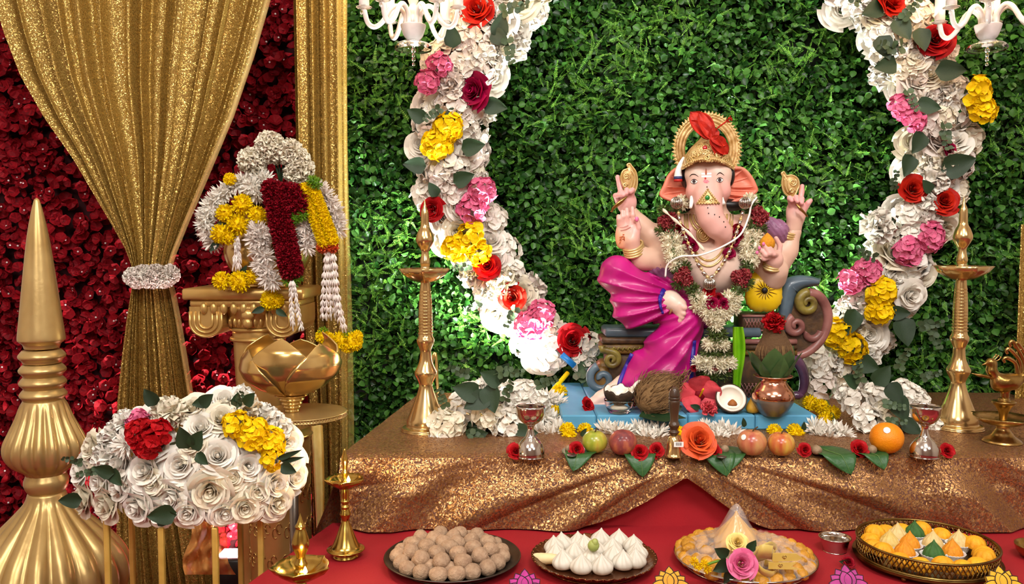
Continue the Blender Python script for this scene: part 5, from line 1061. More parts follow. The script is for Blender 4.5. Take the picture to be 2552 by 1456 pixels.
# ================================================================== flower strings round the platform
mg = thing('marigold_string', 'string of white chrysanthemums and yellow marigolds laid round the blue platform', 'flower garland', PZ(1720, 1100, TZ)); m0 = np.array(mg.location)
MB().add(*tube(curve([P(a, b, y) - m0 for a, b, y in ((1395, 985, 2.0), (1375, 1040, 1.86), (1385, 1098, 1.745), (1450, 1098, 1.745), (1560, 1098, 1.745), (1720, 1098, 1.745), (1900, 1098, 1.745), (2080, 1098, 1.745), (2075, 1040, 1.86), (2060, 1000, 1.97))], 6), .004, 6)).build('string', M_moss, mg)
def mgb(kind, px, py, y, r, m): bloom(kind, mg, P(px, py, y) - m0, r * S(y), m, (0, -1, .7), .3)
for px, py, y in ((1362, 1000, 1.92), (1385, 1010, 1.93), (1352, 1040, 1.84), (1375, 1052, 1.84), (1345, 1082, 1.78), (1372, 1090, 1.76), (1390, 1075, 1.78), (1508, 1078, 1.76), (1532, 1082, 1.75), (1556, 1084, 1.75), (1590, 1078, 1.76), (1614, 1084, 1.75), (1640, 1082, 1.75), (1610, 1096, 1.73), (1636, 1098, 1.73), (1755, 1076, 1.76), (1778, 1084, 1.75), (1802, 1078, 1.76), (1824, 1086, 1.75), (1790, 1098, 1.73), (2030, 1072, 1.76), (2052, 1082, 1.75), (2078, 1078, 1.75), (2098, 1088, 1.74), (2065, 1096, 1.73), (2040, 1092, 1.74)): mgb('mum', px, py, y, 37, M_white)
for px, py, y in ((1414, 1072, 1.75), (1420, 1092, 1.73), (1458, 1074, 1.76), (1384, 1030, 1.88), (1394, 978, 2.02), (1690, 1080, 1.75), (1715, 1082, 1.75), (1930, 1076, 1.76), (1986, 1084, 1.74), (1980, 1075, 1.76), (2045, 1014, 1.93), (2074, 1030, 1.89), (2058, 1046, 1.85), (2020, 1005, 2.0)): mgb('mari', px, py, y, 21, M_mari)
for px, py, y, a in ((1448, 1088, 1.72, 60), (1855, 1065, 1.75, 100), (2002, 1075, 1.74, 90)): spray('leaf', mg, P(px, py, y) - m0, 26 * S(y), a, M_leaf)
# ================================================================== fruit along the front edge
def fruit(name, label, cat, px, py, r, m, dim=.10, sq=.92, crease=0.0, seg=36):
    b = PZ(px, py, TZ); s = S(float(b[1])); R = r * s; th = thing(name, label, cat, b); V = []
    nt = 18
    for q in np.arange(seg) * 2 * PI / seg:
        for t in np.linspace(0, PI, nt):
            rr = math.sin(t); cr_ = 1 - crease * math.exp(-((q - 4.6) / .22) ** 2) * rr; z = -math.cos(t) * sq
            z += -dim * 1.6 * math.exp(-(rr / .32) ** 2) * (1 if t > PI / 2 else -.7); lob = 1 + .02 * math.cos(5 * q) * (t < PI / 2)
            V.append((R * rr * math.cos(q) * cr_ * lob, R * rr * math.sin(q) * cr_ * lob, R * (z + sq - .05)))
    MB().add(V, [gridfaces(seg, nt, True)]).build('flesh', m, th); return th, R
def streak(name, ca, cb, cc, rough=.3, sx=9, off=0.0):
    m = mat(name, ca, rough=rough, coat=.3); nt = m.node_tree; N = nt.nodes.new; L = nt.links.new; b = nt.nodes['Principled BSDF']; tc = N('ShaderNodeTexCoord'); mp = N('ShaderNodeMapping'); mp.inputs['Scale'].default_value = (60, 60, sx); L(tc.outputs['Object'], mp.inputs[0]); n1 = N('ShaderNodeTexNoise'); n1.inputs['Scale'].default_value = 1.4; n1.inputs['Detail'].default_value = 4; L(mp.outputs[0], n1.inputs['Vector'])
    n2 = N('ShaderNodeTexNoise'); n2.inputs['Scale'].default_value = 17; L(tc.outputs['Object'], n2.inputs['Vector']); ad = N('ShaderNodeMath'); ad.operation = 'ADD'; L(n1.outputs[0], ad.inputs[0]); L(n2.outputs[0], ad.inputs[1]); rp = N('ShaderNodeValToRGB'); e = rp.color_ramp.elements; e[0].color = (*rgb(ca), 1); e[0].position = .36 + off; e[1].color = (*rgb(cc), 1); e[1].position = .66 + off; x = e.new(.5 + off); x.color = (*rgb(cb), 1); hf_ = N('ShaderNodeMath'); hf_.operation = 'MULTIPLY'; hf_.inputs[1].default_value = .5; L(ad.outputs[0], hf_.inputs[0]); L(hf_.outputs[0], rp.inputs[0]); L(rp.outputs[0], b.inputs['Base Color']); return m
M_stem = mat('stem_brown', '#4a3820', rough=.8)
def stemmed(th, R, sq=.92, tilt=.2): MB().add(*tube([(0, 0, R * (2 * sq - .28)), (R * tilt * .4, 0, R * (2 * sq - .05)), (R * tilt, 0, R * (2 * sq + .1))], [.0014, .0011, .0015], 6)).build('stem', M_stem, th)
a, R = fruit('apple', 'yellow-green apple at the left end of the fruit row', 'apple', 1482, 1128, 32, streak('apple_green', '#8f9a2c', '#b0a83c', '#b4783a', off=.06)); stemmed(a, R)
a, R = fruit('peach', 'dark blushed peach beside the yellow-green apple', 'peach', 1552, 1133, 36, streak('peach_skin', '#5a2a30', '#8a3a34', '#b86a3e', rough=.7, sx=40), dim=.08, crease=.10)
a, R = fruit('apple', 'large pinkish red striped apple with a round sticker, right of the orange rose', 'apple', 1873, 1134, 37, streak('apple_pink', '#a8483a', '#bc7850', '#c4a060')); stemmed(a, R, tilt=.4)
st = MB().add(*ell((0, 0, 0), (1, .12, 1), 16, 6)); o = linkM('sticker', st.mesh('sticker', M_wpaint), a, TRS((-R * .72, -R * .55, R * 1.35), face_to((-.75, -.6, .4)) @ Matrix.Rotation(PI / 2, 4, 'X'), R * .2)); sm = MB().add(*box((0, -.13, .2), (1.1, .06, .35))).add(*box((0, -.13, -.35), (.7, .06, .2))).mesh('print', mat('sticker_blue', '#4a5a90', rough=.5)); linkM('print', sm, o, Matrix.Identity(4))
a, R = fruit('apple', 'red and yellow apple beside the large striped apple', 'apple', 1946, 1135, 34, streak('apple_red', '#a82a1c', '#c07038', '#ccb048', off=-.03)); stemmed(a, R)
a, R = fruit('orange', 'bright orange with a round white sticker near the right silver cup', 'orange', 2209, 1128, 41, mat('orange_peel', '#e88e08', '#e07e04', rough=.42, nscale=30, bump=.35, bscale=500), dim=.02, sq=.96)
o = linkM('sticker', st.mesh('sticker', M_wpaint), a, TRS((-R * .33, -R * .72, R * 1.55), face_to((-.35, -.75, .6)) @ Matrix.Rotation(PI / 2, 4, 'X'), R * .21)); sm = MB().add(*box((-.3, -.13, .1), (.16, .06, .9))).add(*box((.1, -.13, 0), (.16, .06, 1.0))).add(*box((.4, -.13, .1), (.12, .06, .6))).add(*box((0, -.13, .05), (.9, .06, .16))).mesh('print', M_ink); linkM('print', sm, o, Matrix.Identity(4))
# orange rose, small red flowers, areca nuts, betel leaves
def lying(name, label, cat, px, py, r, kind, m, face=(0, -.8, .55), up=.6):
    b = PZ(px, py, TZ + .001); s = S(float(b[1])); th = thing(name, label, cat, b); bloom(kind, th, (0, 0, r * s * up), r * s, m, face, .08); return th
lying('orange_rose', 'large open orange rose in the middle of the fruit row', 'rose', 1742, 1136, 47, 'rose', mat('orange_petal', '#e8622a', '#cf4a1a', rough=.55, nscale=40, island=.4), up=.85)
for px, py, r, lab in ((1284, 1138, 22, 'red flower head left of the left silver cup'), (1438, 1132, 20, 'red flower head leaning on the yellow-green apple'), (1594, 1138, 21, 'red flower head right of the peach'), (1637, 1134, 20, 'red flower head left of the bell'), (1778, 1135, 20, 'red flower head tucked right of the orange rose'), (2006, 1132, 18, 'red flower head right of the red and yellow apple'), (2142, 1132, 23, 'red flower head left of the orange'), (2360, 1134, 19, 'red flower head right of the right silver cup')):
    lying('red_flower', lab, 'flower', px, py, r, 'rose', M_red)
M_nut = mat('areca_nut', '#9c8468', '#7c664c', rough=.7, nscale=120, bump=.4, bscale=200)
for px, py, r, lab in ((1418, 1126, 10, 'pale areca nut beside the red flower at the yellow-green apple'), (1622, 1130, 9, 'pale areca nut between two red flowers left of the bell'), (1806, 1128, 11, 'flat pale areca nut right of the orange rose'), (2035, 1132, 13, 'round grey-brown areca nut on the leaf right of the apples'), (2173, 1130, 12, 'oval areca nut in front of the orange')):
    b = PZ(px, py, TZ + .002); s = S(float(b[1])); o = vlathe('areca_nut', [(0, 0), (r * .7 * s, r * .1 * s), (r * s, r * .7 * s), (r * .85 * s, r * 1.3 * s), (r * .3 * s, r * 1.7 * s), (0, r * 1.72 * s)], M_nut, None, b, 14, n=3); tag(o, lab, 'nut')
M_coin = mat('dull_coin', '#8c8a84', '#6e6a62', rough=.35, metal=.9, nscale=80)
for px, py, lab in ((1425, 1136, 'small coin on the betel leaf by the yellow-green apple'), (1798, 1140, 'small coin on the betel leaf right of the orange rose')):
    b = PZ(px, py, TZ + .003); o = MB().add(*lathe([(.009, 0), (.0095, .0004), (.0095, .0014), (.009, .0018)], 20)).build('coin', M_coin, None, b); tag(o, lab, 'coin')
M_betel = mat('betel_leaf', '#2f5c2c', '#23481f', rough=.38, nscale=30, bump=.25, bscale=110)
def betel(px, py, L_, ang, lab):
    """heart-shaped leaf lying on the table, its point draped over the front edge"""
    b = PZ(px, py, TZ + .002); th = thing('betel_leaf', lab, 'leaf', b); nu, nv = 14, 9; u, v = np.meshgrid(np.linspace(0, 1, nu), np.linspace(-1, 1, nv), indexing='ij'); L = L_ * S(1.62)
    wid = L * .42 * (np.sin(u ** .55 * PI) ** .75); x = wid * v; y = L * (u - .12 * (np.abs(v) ** 1.4) * (1 - u) ** 3 * 2); a = math.radians(ang); X = x * math.cos(a) + y * math.sin(a); Yd = -x * math.sin(a) + y * math.cos(a)
    edge = b[1] - FE + .012; over = np.clip(Yd - edge, 0, 9); Y = -(np.minimum(Yd, edge) + .018 * (1 - np.exp(-over / .018))); Z = -np.clip(over - .004, 0, 9) * .92 + .0025 * np.abs(v) + .0006
    ob = MB().add(np.stack([X, Y, Z], 2).reshape(-1, 3), [gridfaces(nu, nv)[:, ::-1]]).build('blade', M_betel, th); ob.modifiers.new('s', 'SOLIDIFY').thickness = .0006
    i = nv // 2; mid = np.stack([X[:, i], Y[:, i] - .0006, Z[:, i] + .0012], 1); MB().add(*tube(mid, np.linspace(.0012, .0003, nu), 5)).build('midrib', mat('leaf_rib', '#5c7c40', rough=.5), th)
for a in ((1448, 1122, 104, -14, 'betel leaf hanging over the edge below the yellow-green apple'), (1586, 1126, 100, 4, 'betel leaf hanging over the edge below the peach'), (1772, 1124, 108, 12, 'betel leaf hanging over the edge below the orange rose'), (1818, 1122, 102, -12, 'betel leaf hanging over the edge left of the striped apple'), (2052, 1122, 116, 20, 'large betel leaf hanging over the edge right of the apples'), (2150, 1124, 92, 16, 'betel leaf hanging over the edge below the orange')): betel(*a)
# ================================================================== hand bell
b = PZ(1679, 1138, TZ); s = S(float(b[1])); be = thing('hand_bell', 'brass hand bell with a turned dark wooden handle and a price tag', 'bell', b)
def pr(l): return [(r * s, z * s) for r, z in l]
vlathe('bell_cup', pr([(19, 0), (23, 1), (22, 5), (20, 9), (18, 20), (17, 34), (14, 46), (8, 54), (0, 56), (0, 54), (12, 44), (15, 34), (17, 10), (19, 0)]), M_brass, be, n=3)
vlathe('handle', pr([(0, 54), (7, 55), (12, 60), (13, 64), (9, 68), (11, 74), (14, 80), (12, 86), (10, 92), (11, 110), (14, 135), (14, 142), (12, 144), (14, 146), (14, 150), (12, 152), (14, 154), (13, 162), (10, 172), (5, 177), (0, 178)]), mat('dark_turned_wood', '#4a3420', '#38261a', rough=.35, nscale=20, coat=.3), be, n=3)
tg_ = MB().add(*box((8 * s, -21.5 * s, 36 * s), (24 * s, .0006, 13 * s), .0001)).build('price_tag', M_wpaint, be, smooth=False); mb = MB()
for k, (x, w_) in enumerate(((2, 1.6), (5, .8), (7, 1.4), (10, .7), (12, 1.6), (15, 1.0))): mb.add(*box(((x) * s, -21.5 * s - .0005, 37 * s), (w_ * s, .0003, 8 * s)))
mb.build('barcode', M_ink, tg_, smooth=False)
# ================================================================== brass oil lamps, silver cups
def flame(parent, loc, h=.012, p=.25):
    vlathe('flame', [(0, 0), (h * .28, h * .25), (h * .22, h * .55), (h * .06, h * .9), (0, h)], mat('flame', '#ffb060', emit='#ffb868', estr=9, rough=.5), parent, loc, 10)
    l = bpy.data.lights.new('flame_light', 'POINT'); l.energy = p; l.color = (1, .68, .35); l.shadow_soft_size = .006; lo_ = bpy.data.objects.new('flame_light', l); C.objects.link(lo_); lo_.parent = parent; lo_.location = (loc[0], loc[1], loc[2] + h * 1.6)
def dish(R, h, points=5, depth=.5):
    seg = 60; V = []; pr = [(.15, -.9), (.5, -.75), (.85, -.3), (1, .15), (.97, .18), (.8, -.18), (.5, -.5), (.14, -.6)]
    for q in np.arange(seg) * 2 * PI / seg:
        sp = 1 + .16 * max(0, math.cos(points * (q + .3))) ** 6
        for r, z in pr: V.append((R * r * (1 + (sp - 1) * r * r) * math.cos(q), R * r * (1 + (sp - 1) * r * r) * math.sin(q), h * z))
    return np.array(V), [gridfaces(seg, len(pr), True)]
def oil_lamp(label, base, prof_base, prof_fin, dz, dR, dh, s, lit=False, m=M_brass, rings=None):
    th = thing('oil_lamp', label, 'oil lamp', base); k = lambda l: [(r * s, z * s) for r, z in l]
    vlathe('stem', k(prof_base), m, th, seg=36, n=4); vlathe('finial', k(prof_fin), m, th, seg=28, n=4); MB().add(dish(dR * s, dh * s)[0] + np.array([0, 0, dz * s]), dish(dR * s, dh * s)[1]).build('oil_dish', m, th)
    if rings:
        mb = MB()
        for z, r in rings: mb.add(*tube([(r * s * math.cos(q), r * s * math.sin(q), z * s) for q in np.linspace(0, 2 * PI, 25)], 1.7 * s, 6, cap=False))
        mb.build('grooves', m, th)
    if lit: flame(th, (dR * s * .35, -dR * s * .8, dz * s + dh * s * .1))
    return th
TB_ = [(0, 0), (58, 0), (62, 3), (60, 8), (50, 12), (49, 20), (47, 30), (38, 52), (27, 80), (19, 104), (17, 116), (20, 126), (27, 140), (28, 148), (22, 160), (16, 176), (14, 196), (15, 206), (21, 220), (22, 230), (17, 244), (17, 300), (14, 350), (12, 372), (14, 388), (16, 396)]
TF_ = [(0, 398), (14, 398), (14, 406), (11, 412), (13, 424), (10, 440), (10, 452), (19, 468), (23, 480), (18, 498), (11, 512), (10, 530), (9, 548), (4, 562), (2, 572), (0, 580)]
rg = [(246 + i * 8, 18 - i * .35) for i in range(14)]
b = PZ(1062, 1072, TZ); oil_lamp('tall brass oil lamp standing on the altar left of the idol', b, TB_, TF_, 402, 58, 34, S(float(b[1])), rings=rg)
b = PZ(2384, 1066, TZ); oil_lamp('tall brass oil lamp standing on the altar right of the idol', b, TB_, TF_, 402, 64, 34, S(float(b[1])), rings=rg)
rb = thing('golden_ribbon', 'thin gold ribbon trailing behind the left tall brass lamp', 'ribbon', PZ(1030, 1062, TZ)); r0 = np.array(rb.location)
MB().add(*tube(curve([P(a, c, y) - r0 for a, c, y in ((1010, 1068, 1.88), (1030, 1040, 1.93), (1050, 990, 1.97), (1070, 930, 1.98), (1085, 880, 1.99), (1092, 980, 1.97), (1105, 1005, 1.95))], 6), .004, 6, flat=.25, up=(0, 1, 0))).build('strip', M_goldpol, rb)
M_b2 = mat('pale_brass', '#c9a95a', '#a88a3e', rough=.2, metal=1, nscale=30)
b = PZ(862, 1388, LZ); s = S(float(b[1]))
oil_lamp('small brass oil lamp with a lit wick by the altar corner', b, [(0, 0), (30, 0), (32, 4), (30, 10), (46, 18), (47, 22), (36, 28), (26, 48), (18, 70), (11, 88), (9, 96), (13, 108), (14, 112), (10, 124), (11, 130), (7, 136), (12, 144), (10, 150), (10, 170), (8, 186), (9, 192)], [(0, 194), (10, 194), (7, 206), (9, 218), (6, 226), (8, 240), (9, 250), (6, 262), (3, 276), (0, 280)], 200, 46, 26, s, True, M_b2)
b = np.array(PZ(752, 1530, LZ)); s = S(float(b[1]))
oil_lamp('low brass oil lamp with a lit wick in front of the gold pedestal', b, [(0, 0), (50, 0), (52, 4), (46, 12), (30, 26), (16, 50), (11, 66), (14, 76), (10, 90), (12, 100)], [(0, 104), (16, 104), (18, 112), (14, 120), (17, 130), (13, 140), (12, 152), (20, 172), (22, 186), (18, 204), (12, 222), (14, 228), (9, 236), (4, 250), (0, 262)], 122, 70, 38, s, True, M_b2)
def cup(label, px, py):
    b = PZ(px, py, TZ); s = S(float(b[1])); th = thing('silver_lamp', label, 'oil lamp', b); k = lambda l: [(r * s, z * s) for r, z in l]
    vlathe('foot', k([(0, 0), (34, 0), (36, 4), (36, 14), (32, 28), (24, 40), (14, 50), (10, 60), (8, 70), (9, 78), (12, 82), (0, 84)]), M_silver, th, seg=40, n=4)
    vlathe('bowl', k([(0, 80), (12, 82), (26, 92), (34, 106), (37, 122), (37, 128), (35, 128), (33, 108), (25, 96), (0, 90)]), M_silver, th, seg=40, n=4)
    vlathe('ghee', k([(0, 108), (32.5, 108)]), mat('ghee', '#e8d9a0', rough=.3), th, n=1); MB().add(*tube(curve([(0, 0, 107 * s), (.0006, 0, 114 * s), (-.0006, 0, 120 * s), (.001, 0, 127 * s)], 4), [.0022] * 8 + [.0028] * 5, 7)).build('wick', mat('burnt_wick', '#3a1410', '#6a2a20', rough=.9, nscale=300), th)
cup('small silver goblet lamp at the left front of the altar', 1322, 1138); cup('small silver goblet lamp at the right front of the altar', 2303, 1138)
# ================================================================== peacock lamp
b = PZ(2498, 1102, TZ); s = S(float(b[1])); pk_ = thing('peacock_lamp', 'ornate brass peacock oil lamp at the right end of the altar', 'oil lamp', b); k = lambda l: [(r * s, z * s) for r, z in l]
vlathe('foot', k([(0, 0), (42, 0), (44, 4), (40, 8), (28, 16), (22, 24), (16, 34), (17, 44), (22, 52)]), M_brassdk, pk_, n=4); V, F = dish(70 * s, 22 * s, 5); MB().add(V + np.array([0, 0, 62 * s]), F).build('oil_dish', M_brassdk, pk_)
vlathe('pillar', k([(0, 52), (8, 54), (9, 64), (12, 78), (20, 92), (26, 98), (27, 104), (14, 106), (12, 112), (0, 114)]), M_brassdk, pk_, n=4)
sd = SDF(.01); sc_ = lambda x, y, z: (x * s, y * s, z * s)
sd.ell(sc_(0, 0, 152), sc_(34, 22, 22), (0, -.35, 0)); sd.chain([sc_(-20, 0, 162), sc_(-34, 0, 182), (sc_(-32, 0, 200)), sc_(-38, 0, 204)], [14 * s, 10 * s, 8 * s, 9 * s]); sd.cap(sc_(-42, 0, 202), sc_(-58, 0, 196), 5 * s, 1.5 * s, k=.003); sd.cap(sc_(22, 0, 150), sc_(44, 0, 168), 16 * s, 12 * s); sd.cap(sc_(-4, 0, 138), sc_(-2, 0, 112), 6 * s, 5 * s, k=.004); sd.cap(sc_(8, 0, 138), sc_(8, 0, 112), 6 * s, 5 * s, k=.004)
V, F, c_ = sd.mesh(.0022); MB().add(V, F).build('bird_body', M_brassdk, pk_)
mb = MB()
for i, (x1, z1, x2, z2) in enumerate(((18, 186, 4, 214), (26, 196, 10, 236), (34, 202, 18, 254), (44, 204, 30, 250), (54, 202, 44, 236))): mb.add(*tube(curve([sc_(30 + i * 3, 0, 156), sc_(x1 + 14, 0, z1 - 14), sc_(x1 + 8, 0, z1 + 14), sc_(x2, 0, z2), sc_(x2 - 8, 0, z2 - 4), sc_(x2 - 5, 0, z2 - 12)], 6), np.linspace(7, 3.5, 31) * s, 8))
mb.build('tail', M_brassdk, pk_); mb = MB()
for x, z in ((-26, 214), (-20, 212), (-14, 208)): mb.add(*tube(curve([sc_(-30, 0, 206), sc_(x - 4, 0, z), sc_(x + 2, 0, z + 6)], 4), 1.8 * s, 6)); mb.add(*ell(sc_(x + 2, 0, z + 7), (3 * s,) * 3, 6, 5))
mb.build('crest', M_brassdk, pk_); MB().add(*tube(curve([sc_(-28, 0, 158), sc_(-44, -4, 166), sc_(-62, -6, 170), sc_(-88, -8, 176)], 5), np.array([4] * 5 + [9] * 6 + [10, 8, 5, 3, 2]) * s, 8, flat=.45)).build('spout', M_brassdk, pk_)
# ================================================================== trays of sweets on the red ledge
def seatR(px, py, z): return PZ(px, py, z)
# tray 1: round sweets on a dark plate
c = PZ(1128, 1384, LZ + .016); c[2] = LZ; s = S(float(c[1])); R1 = 174 * s
M_dkst = mat('dark_steel', '#5c5650', '#46403a', rough=.3, metal=.9, nscale=20, bump=.05, bscale=40)
o = vlathe('sweet_plate', [(0, 0), (R1 * .72, 0), (R1 * .78, .003), (R1 * .97, .014), (R1, .016), (R1 * .985, .0175), (R1 * .94, .0145), (R1 * .76, .005), (R1 * .7, .0035), (0, .0035)], M_dkst, None, c, 64, n=3); tag(o, 'large dark steel plate heaped with dusted brown sweet balls', 'plate')
M_lad = mat('dusted_sweet', '#b09478', '#987a60', rough=.9, nscale=140, bump=.6, bscale=320, objrand=.1)
lads = []
for i in range(4):
    sd = SDF(.004); r = .0135; sd.ell((0, 0, 0), (r * rng.uniform(.95, 1.2), r * rng.uniform(.9, 1.1), r * rng.uniform(.85, .98)), (0, 0, rng.uniform(0, 3))); 
    for k in range(4): q = rng.normal(0, 1, 3); q /= np.linalg.norm(q); sd.ell(q * r * .55, (r * .55,) * 3)
    V, F, c_ = sd.mesh(.0022, lambda X: .0006 * np.sin(X[:, 0] * 900) * np.sin(X[:, 2] * 1100 + X[:, 1] * 800)); V[:, 2] -= V[:, 2].min(); lads.append(MB().add(V, F).mesh('sweet_ball', M_lad))
pos = []
for ring, n, z in ((.087, 19, .0045), (.062, 13, .0045), (.036, 8, .0045), (.010, 3, .0045), (.066, 12, .018), (.040, 7, .021), (.012, 3, .022)):
    for k in range(n):
        q = k * 2 * PI / n + ring * 37; pos.append((ring * math.cos(q) + rng.normal(0, .0012) - .003, ring * math.sin(q) + rng.normal(0, .0012), z))
for x, y, z in pos:
    o = link('sweet_ball', random.choice(lads), None, c + np.array([x, y, z]), (0, 0, rng.uniform(0, 6))); tag(o, 'brown dusted sweet ball in the heap on the dark steel plate', 'sweet', 'sweet balls on the dark plate')
# tray 2: white dumplings on a copper plate
c = PZ(1480, 1388, LZ + .015); c[2] = LZ; s = S(float(c[1])); R2 = 157 * s
t2 = thing('dumpling_plate', 'copper plate with a fluted rim full of white pleated dumplings', 'plate', c)
M_cop2 = mat('aged_copper', '#8a5a3a', '#6a4228', rough=.28, metal=.95, nscale=26, bump=.15, bscale=90)
seg = 120; pr_ = sprof([(0, 0), (R2 * .74, 0), (R2 * .8, .003), (R2, .016), (R2 * .985, .0172), (R2 * .8, .006), (R2 * .74, .0032), (0, .0032)], 4); V, F = lathe(pr_, seg); a = np.arctan2(V[:, 1], V[:, 0]); rr = np.hypot(V[:, 0], V[:, 1]); V[:, 2] += .0012 * np.sin(a * 40) * (rr > R2 * .8)
MB().add(V, F).build('plate', M_cop2, t2); mb = MB()
for k in range(70): q = k * 2 * PI / 70; mb.add(*ell((R2 * .995 * math.cos(q), R2 * .995 * math.sin(q), .0166), (.0022,) * 3, 6, 4))
mb.build('beaded_rim', M_cop2, t2)
M_mod = mat('rice_dough', '#d6d0c2', '#c8c0b0', rough=.5, nscale=40, sss=.0, coat=.1); M_modc = mat('cream_sweet', '#d9c078', '#c8a850', rough=.7, nscale=120, bump=.3, bscale=300)
def mk_modak(R, H, fl=9, amp=.10, seed=0, name='dumpling', m=M_mod):
    p = sprof([(0, 0), (R * .7, .0), (R * .96, H * .14), (R, H * .32), (R * .82, H * .52), (R * .46, H * .72), (R * .16, H * .88), (R * .05, H * .98), (0, H)], 4); V, F = lathe(p, 54); a = np.arctan2(V[:, 1], V[:, 0]); z = V[:, 2] / H; g = 1 + amp * (np.abs(np.sin(a * fl / 2 + z * 1.2 + seed)) - .6) * np.clip(z * 1.6, 0, 1) * (1 - .3 * z); V[:, 0] *= g; V[:, 1] *= g; return MB().add(V, F).mesh(name, m)
ORD = ['first', 'second', 'third', 'fourth', 'fifth', 'sixth', 'seventh', 'eighth', 'ninth', 'tenth']
mods = [mk_modak(.0180, .032, 9, .26, i) for i in range(3)]
DP = ((1383, 1368), (1403, 1360), (1442, 1358), (1496, 1350), (1542, 1352), (1578, 1364), (1588, 1384), (1386, 1388), (1405, 1406), (1433, 1384), (1448, 1416), (1474, 1398), (1502, 1416), (1528, 1392), (1552, 1406), (1584, 1400), (1525, 1372), (1482, 1374), (1460, 1366))
for px, py in DP:
    rw_ = 'back' if py <= 1368 else 'middle' if py <= 1393 else 'front'; row_ = sorted(q_[0] for q_ in DP if ('back' if q_[1] <= 1368 else 'middle' if q_[1] <= 1393 else 'front') == rw_)
    b = PZ(px, py + 10, LZ + .004); o = link('dumpling', random.choice(mods), None, b, (rng.normal(0, .06), rng.normal(0, .06), rng.uniform(0, 6))); tag(o, '%s white dumpling from the left in the %s row on the copper plate' % (ORD[row_.index(px)], rw_), 'dumpling', 'dumplings on the copper plate')
o = MB().add(*tube(curve([(-.024, .008, .010), (-.008, .0, .008), (.010, -.006, .010), (.026, -.010, .012)], 5), [.002, .005, .007, .008, .009, .0095, .0095, .0095, .009, .009, .0085, .008, .007, .006, .004, .001], 12)).build('folded_sweet', mat('pale_dough', '#e8d6a8', '#d9c08a', rough=.5), None, PZ(1362, 1404, LZ + .0035)); tag(o, 'long pale crescent dumpling at the left of the copper plate', 'dumpling')
o = MB().add(*ell((0, 0, .008), (.010, .008, .010), 12, 8)).add(*ell((.002, -.002, .014), (.006, .006, .007), 10, 6)).build('green_sweet', mat('green_dough', '#a8b060', '#90a050', rough=.5), None, PZ(1479, 1372, LZ + .032)); tag(o, 'small pale green sweet on top of the white dumplings', 'sweet')
# tray 3: wrapped platter
c = PZ(1856, 1386, LZ + .014); c[2] = LZ; s = S(float(c[1])); R3 = 178 * s
o = vlathe('steel_platter', [(0, 0), (R3 * .80, 0), (R3 * .86, .003), (R3 * .985, .014), (R3, .0155), (R3 * .98, .017), (R3 * .85, .0055), (R3 * .78, .0035), (0, .0035)], M_silver, None, c, 64, n=3); tag(o, 'round steel platter with a wrapped mound of yellow sweets', 'plate')
M_ys = mat('yellow_sweet', '#c8902a', '#a8701a', rough=.5, nscale=90, bump=.4, bscale=240, objrand=.12); ysm = MB(); sd = SDF(.004).ell((0, 0, .010), (.016, .015, .0105)).ell((.003, 0, .015), (.010, .010, .008)); V, F, c_ = sd.mesh(.0022, lambda X: .0009 * np.sin(X[:, 0] * 700) * np.sin(X[:, 1] * 600 + 1)); ym = MB().add(V, F).mesh('yellow_sweet', M_ys)
for ring, n, z in ((.104, 26, .005), (.082, 20, .005), (.058, 13, .005), (.093, 22, .013), (.070, 15, .017)):
    for k in range(n):
        q = k * 2 * PI / n + ring * 31; o = link('yellow_sweet', ym, None, c + np.array([ring * math.cos(q), ring * math.sin(q), z + rng.uniform(0, .004)]), (rng.normal(0, .3), rng.normal(0, .3), rng.uniform(0, 6))); o.scale = (float(rng.uniform(.65, .9)),) * 3; tag(o, 'yellow sweet under the clear wrap on the steel platter', 'sweet', 'sweets on the wrapped platter')
big = link('giant_dumpling', mk_modak(.036, .080, 13, .10, 2, 'giant_dumpling', mat('amber_dough', '#dca83a', '#c48c20', rough=.35, nscale=30, coat=.3)), None, c + np.array([-.012, .012, .008])); tag(big, 'giant peaked yellow dumpling in the middle of the wrapped platter', 'dumpling')
def wrap(u, v):
    a = u * 2 * PI; r = R3 * .97 * v; pk = np.hypot(r * np.cos(a) + .012, r * np.sin(a) - .012); z = .014 + .030 * np.clip(1 - (r / (R3 * .98)) ** 3, 0, 1) + .056 * np.exp(-(pk / .024) ** 2) + .004 * np.sin(a * 17 + v * 9) * v * (1 - v ** 4) + .0026 * np.sin(a * 41 + v * 23) * v
    return r * np.cos(a), r * np.sin(a), z
M_film = mat('clear_film', '#ffffff', rough=.05, alpha=.16, spec=1.0, coat=1.0); o = MB().add(*grid(wrap, 90, 26)).build('clear_wrap', M_film, None, c); tag(o, 'crinkled clear film stretched over the sweets on the steel platter', 'plastic wrap')
cr_ = thing('cream_rose', 'pale yellow rose on the wrapped platter below the giant dumpling', 'rose', P(1838, 1352, 1.34)); bloom('rose', cr_, (0, 0, 0), 26 * S(1.34), mat('pale_yellow_petal', '#f0d88a', '#e6c86a', rough=.55, nscale=40), (0, -.8, .6), .05)
pk2 = thing('pink_rose', 'pink rose on the front of the wrapped platter', 'rose', P(1849, 1404, 1.275)); bloom('rose', pk2, (0, 0, 0), 38 * S(1.275), mat('soft_pink_petal', '#e07098', '#cf5482', rough=.55, nscale=40, island=.4), (0, -.9, .45), .05)
for px, py, L_, a in ((1815, 1385, 44, 150), (1818, 1400, 50, 205), (1865, 1372, 34, 60), (1822, 1420, 40, 240)): spray('leafw', pk2, P(px, py, 1.29) - np.array(pk2.location), L_ * S(1.29), a, M_leaf)
MB().add(*tube(curve([P(a, b_, 1.29) - np.array(pk2.location) for a, b_ in ((1830, 1400), (1795, 1398), (1760, 1408))], 5), .0022, 6)).build('stalk', M_greenb, pk2)
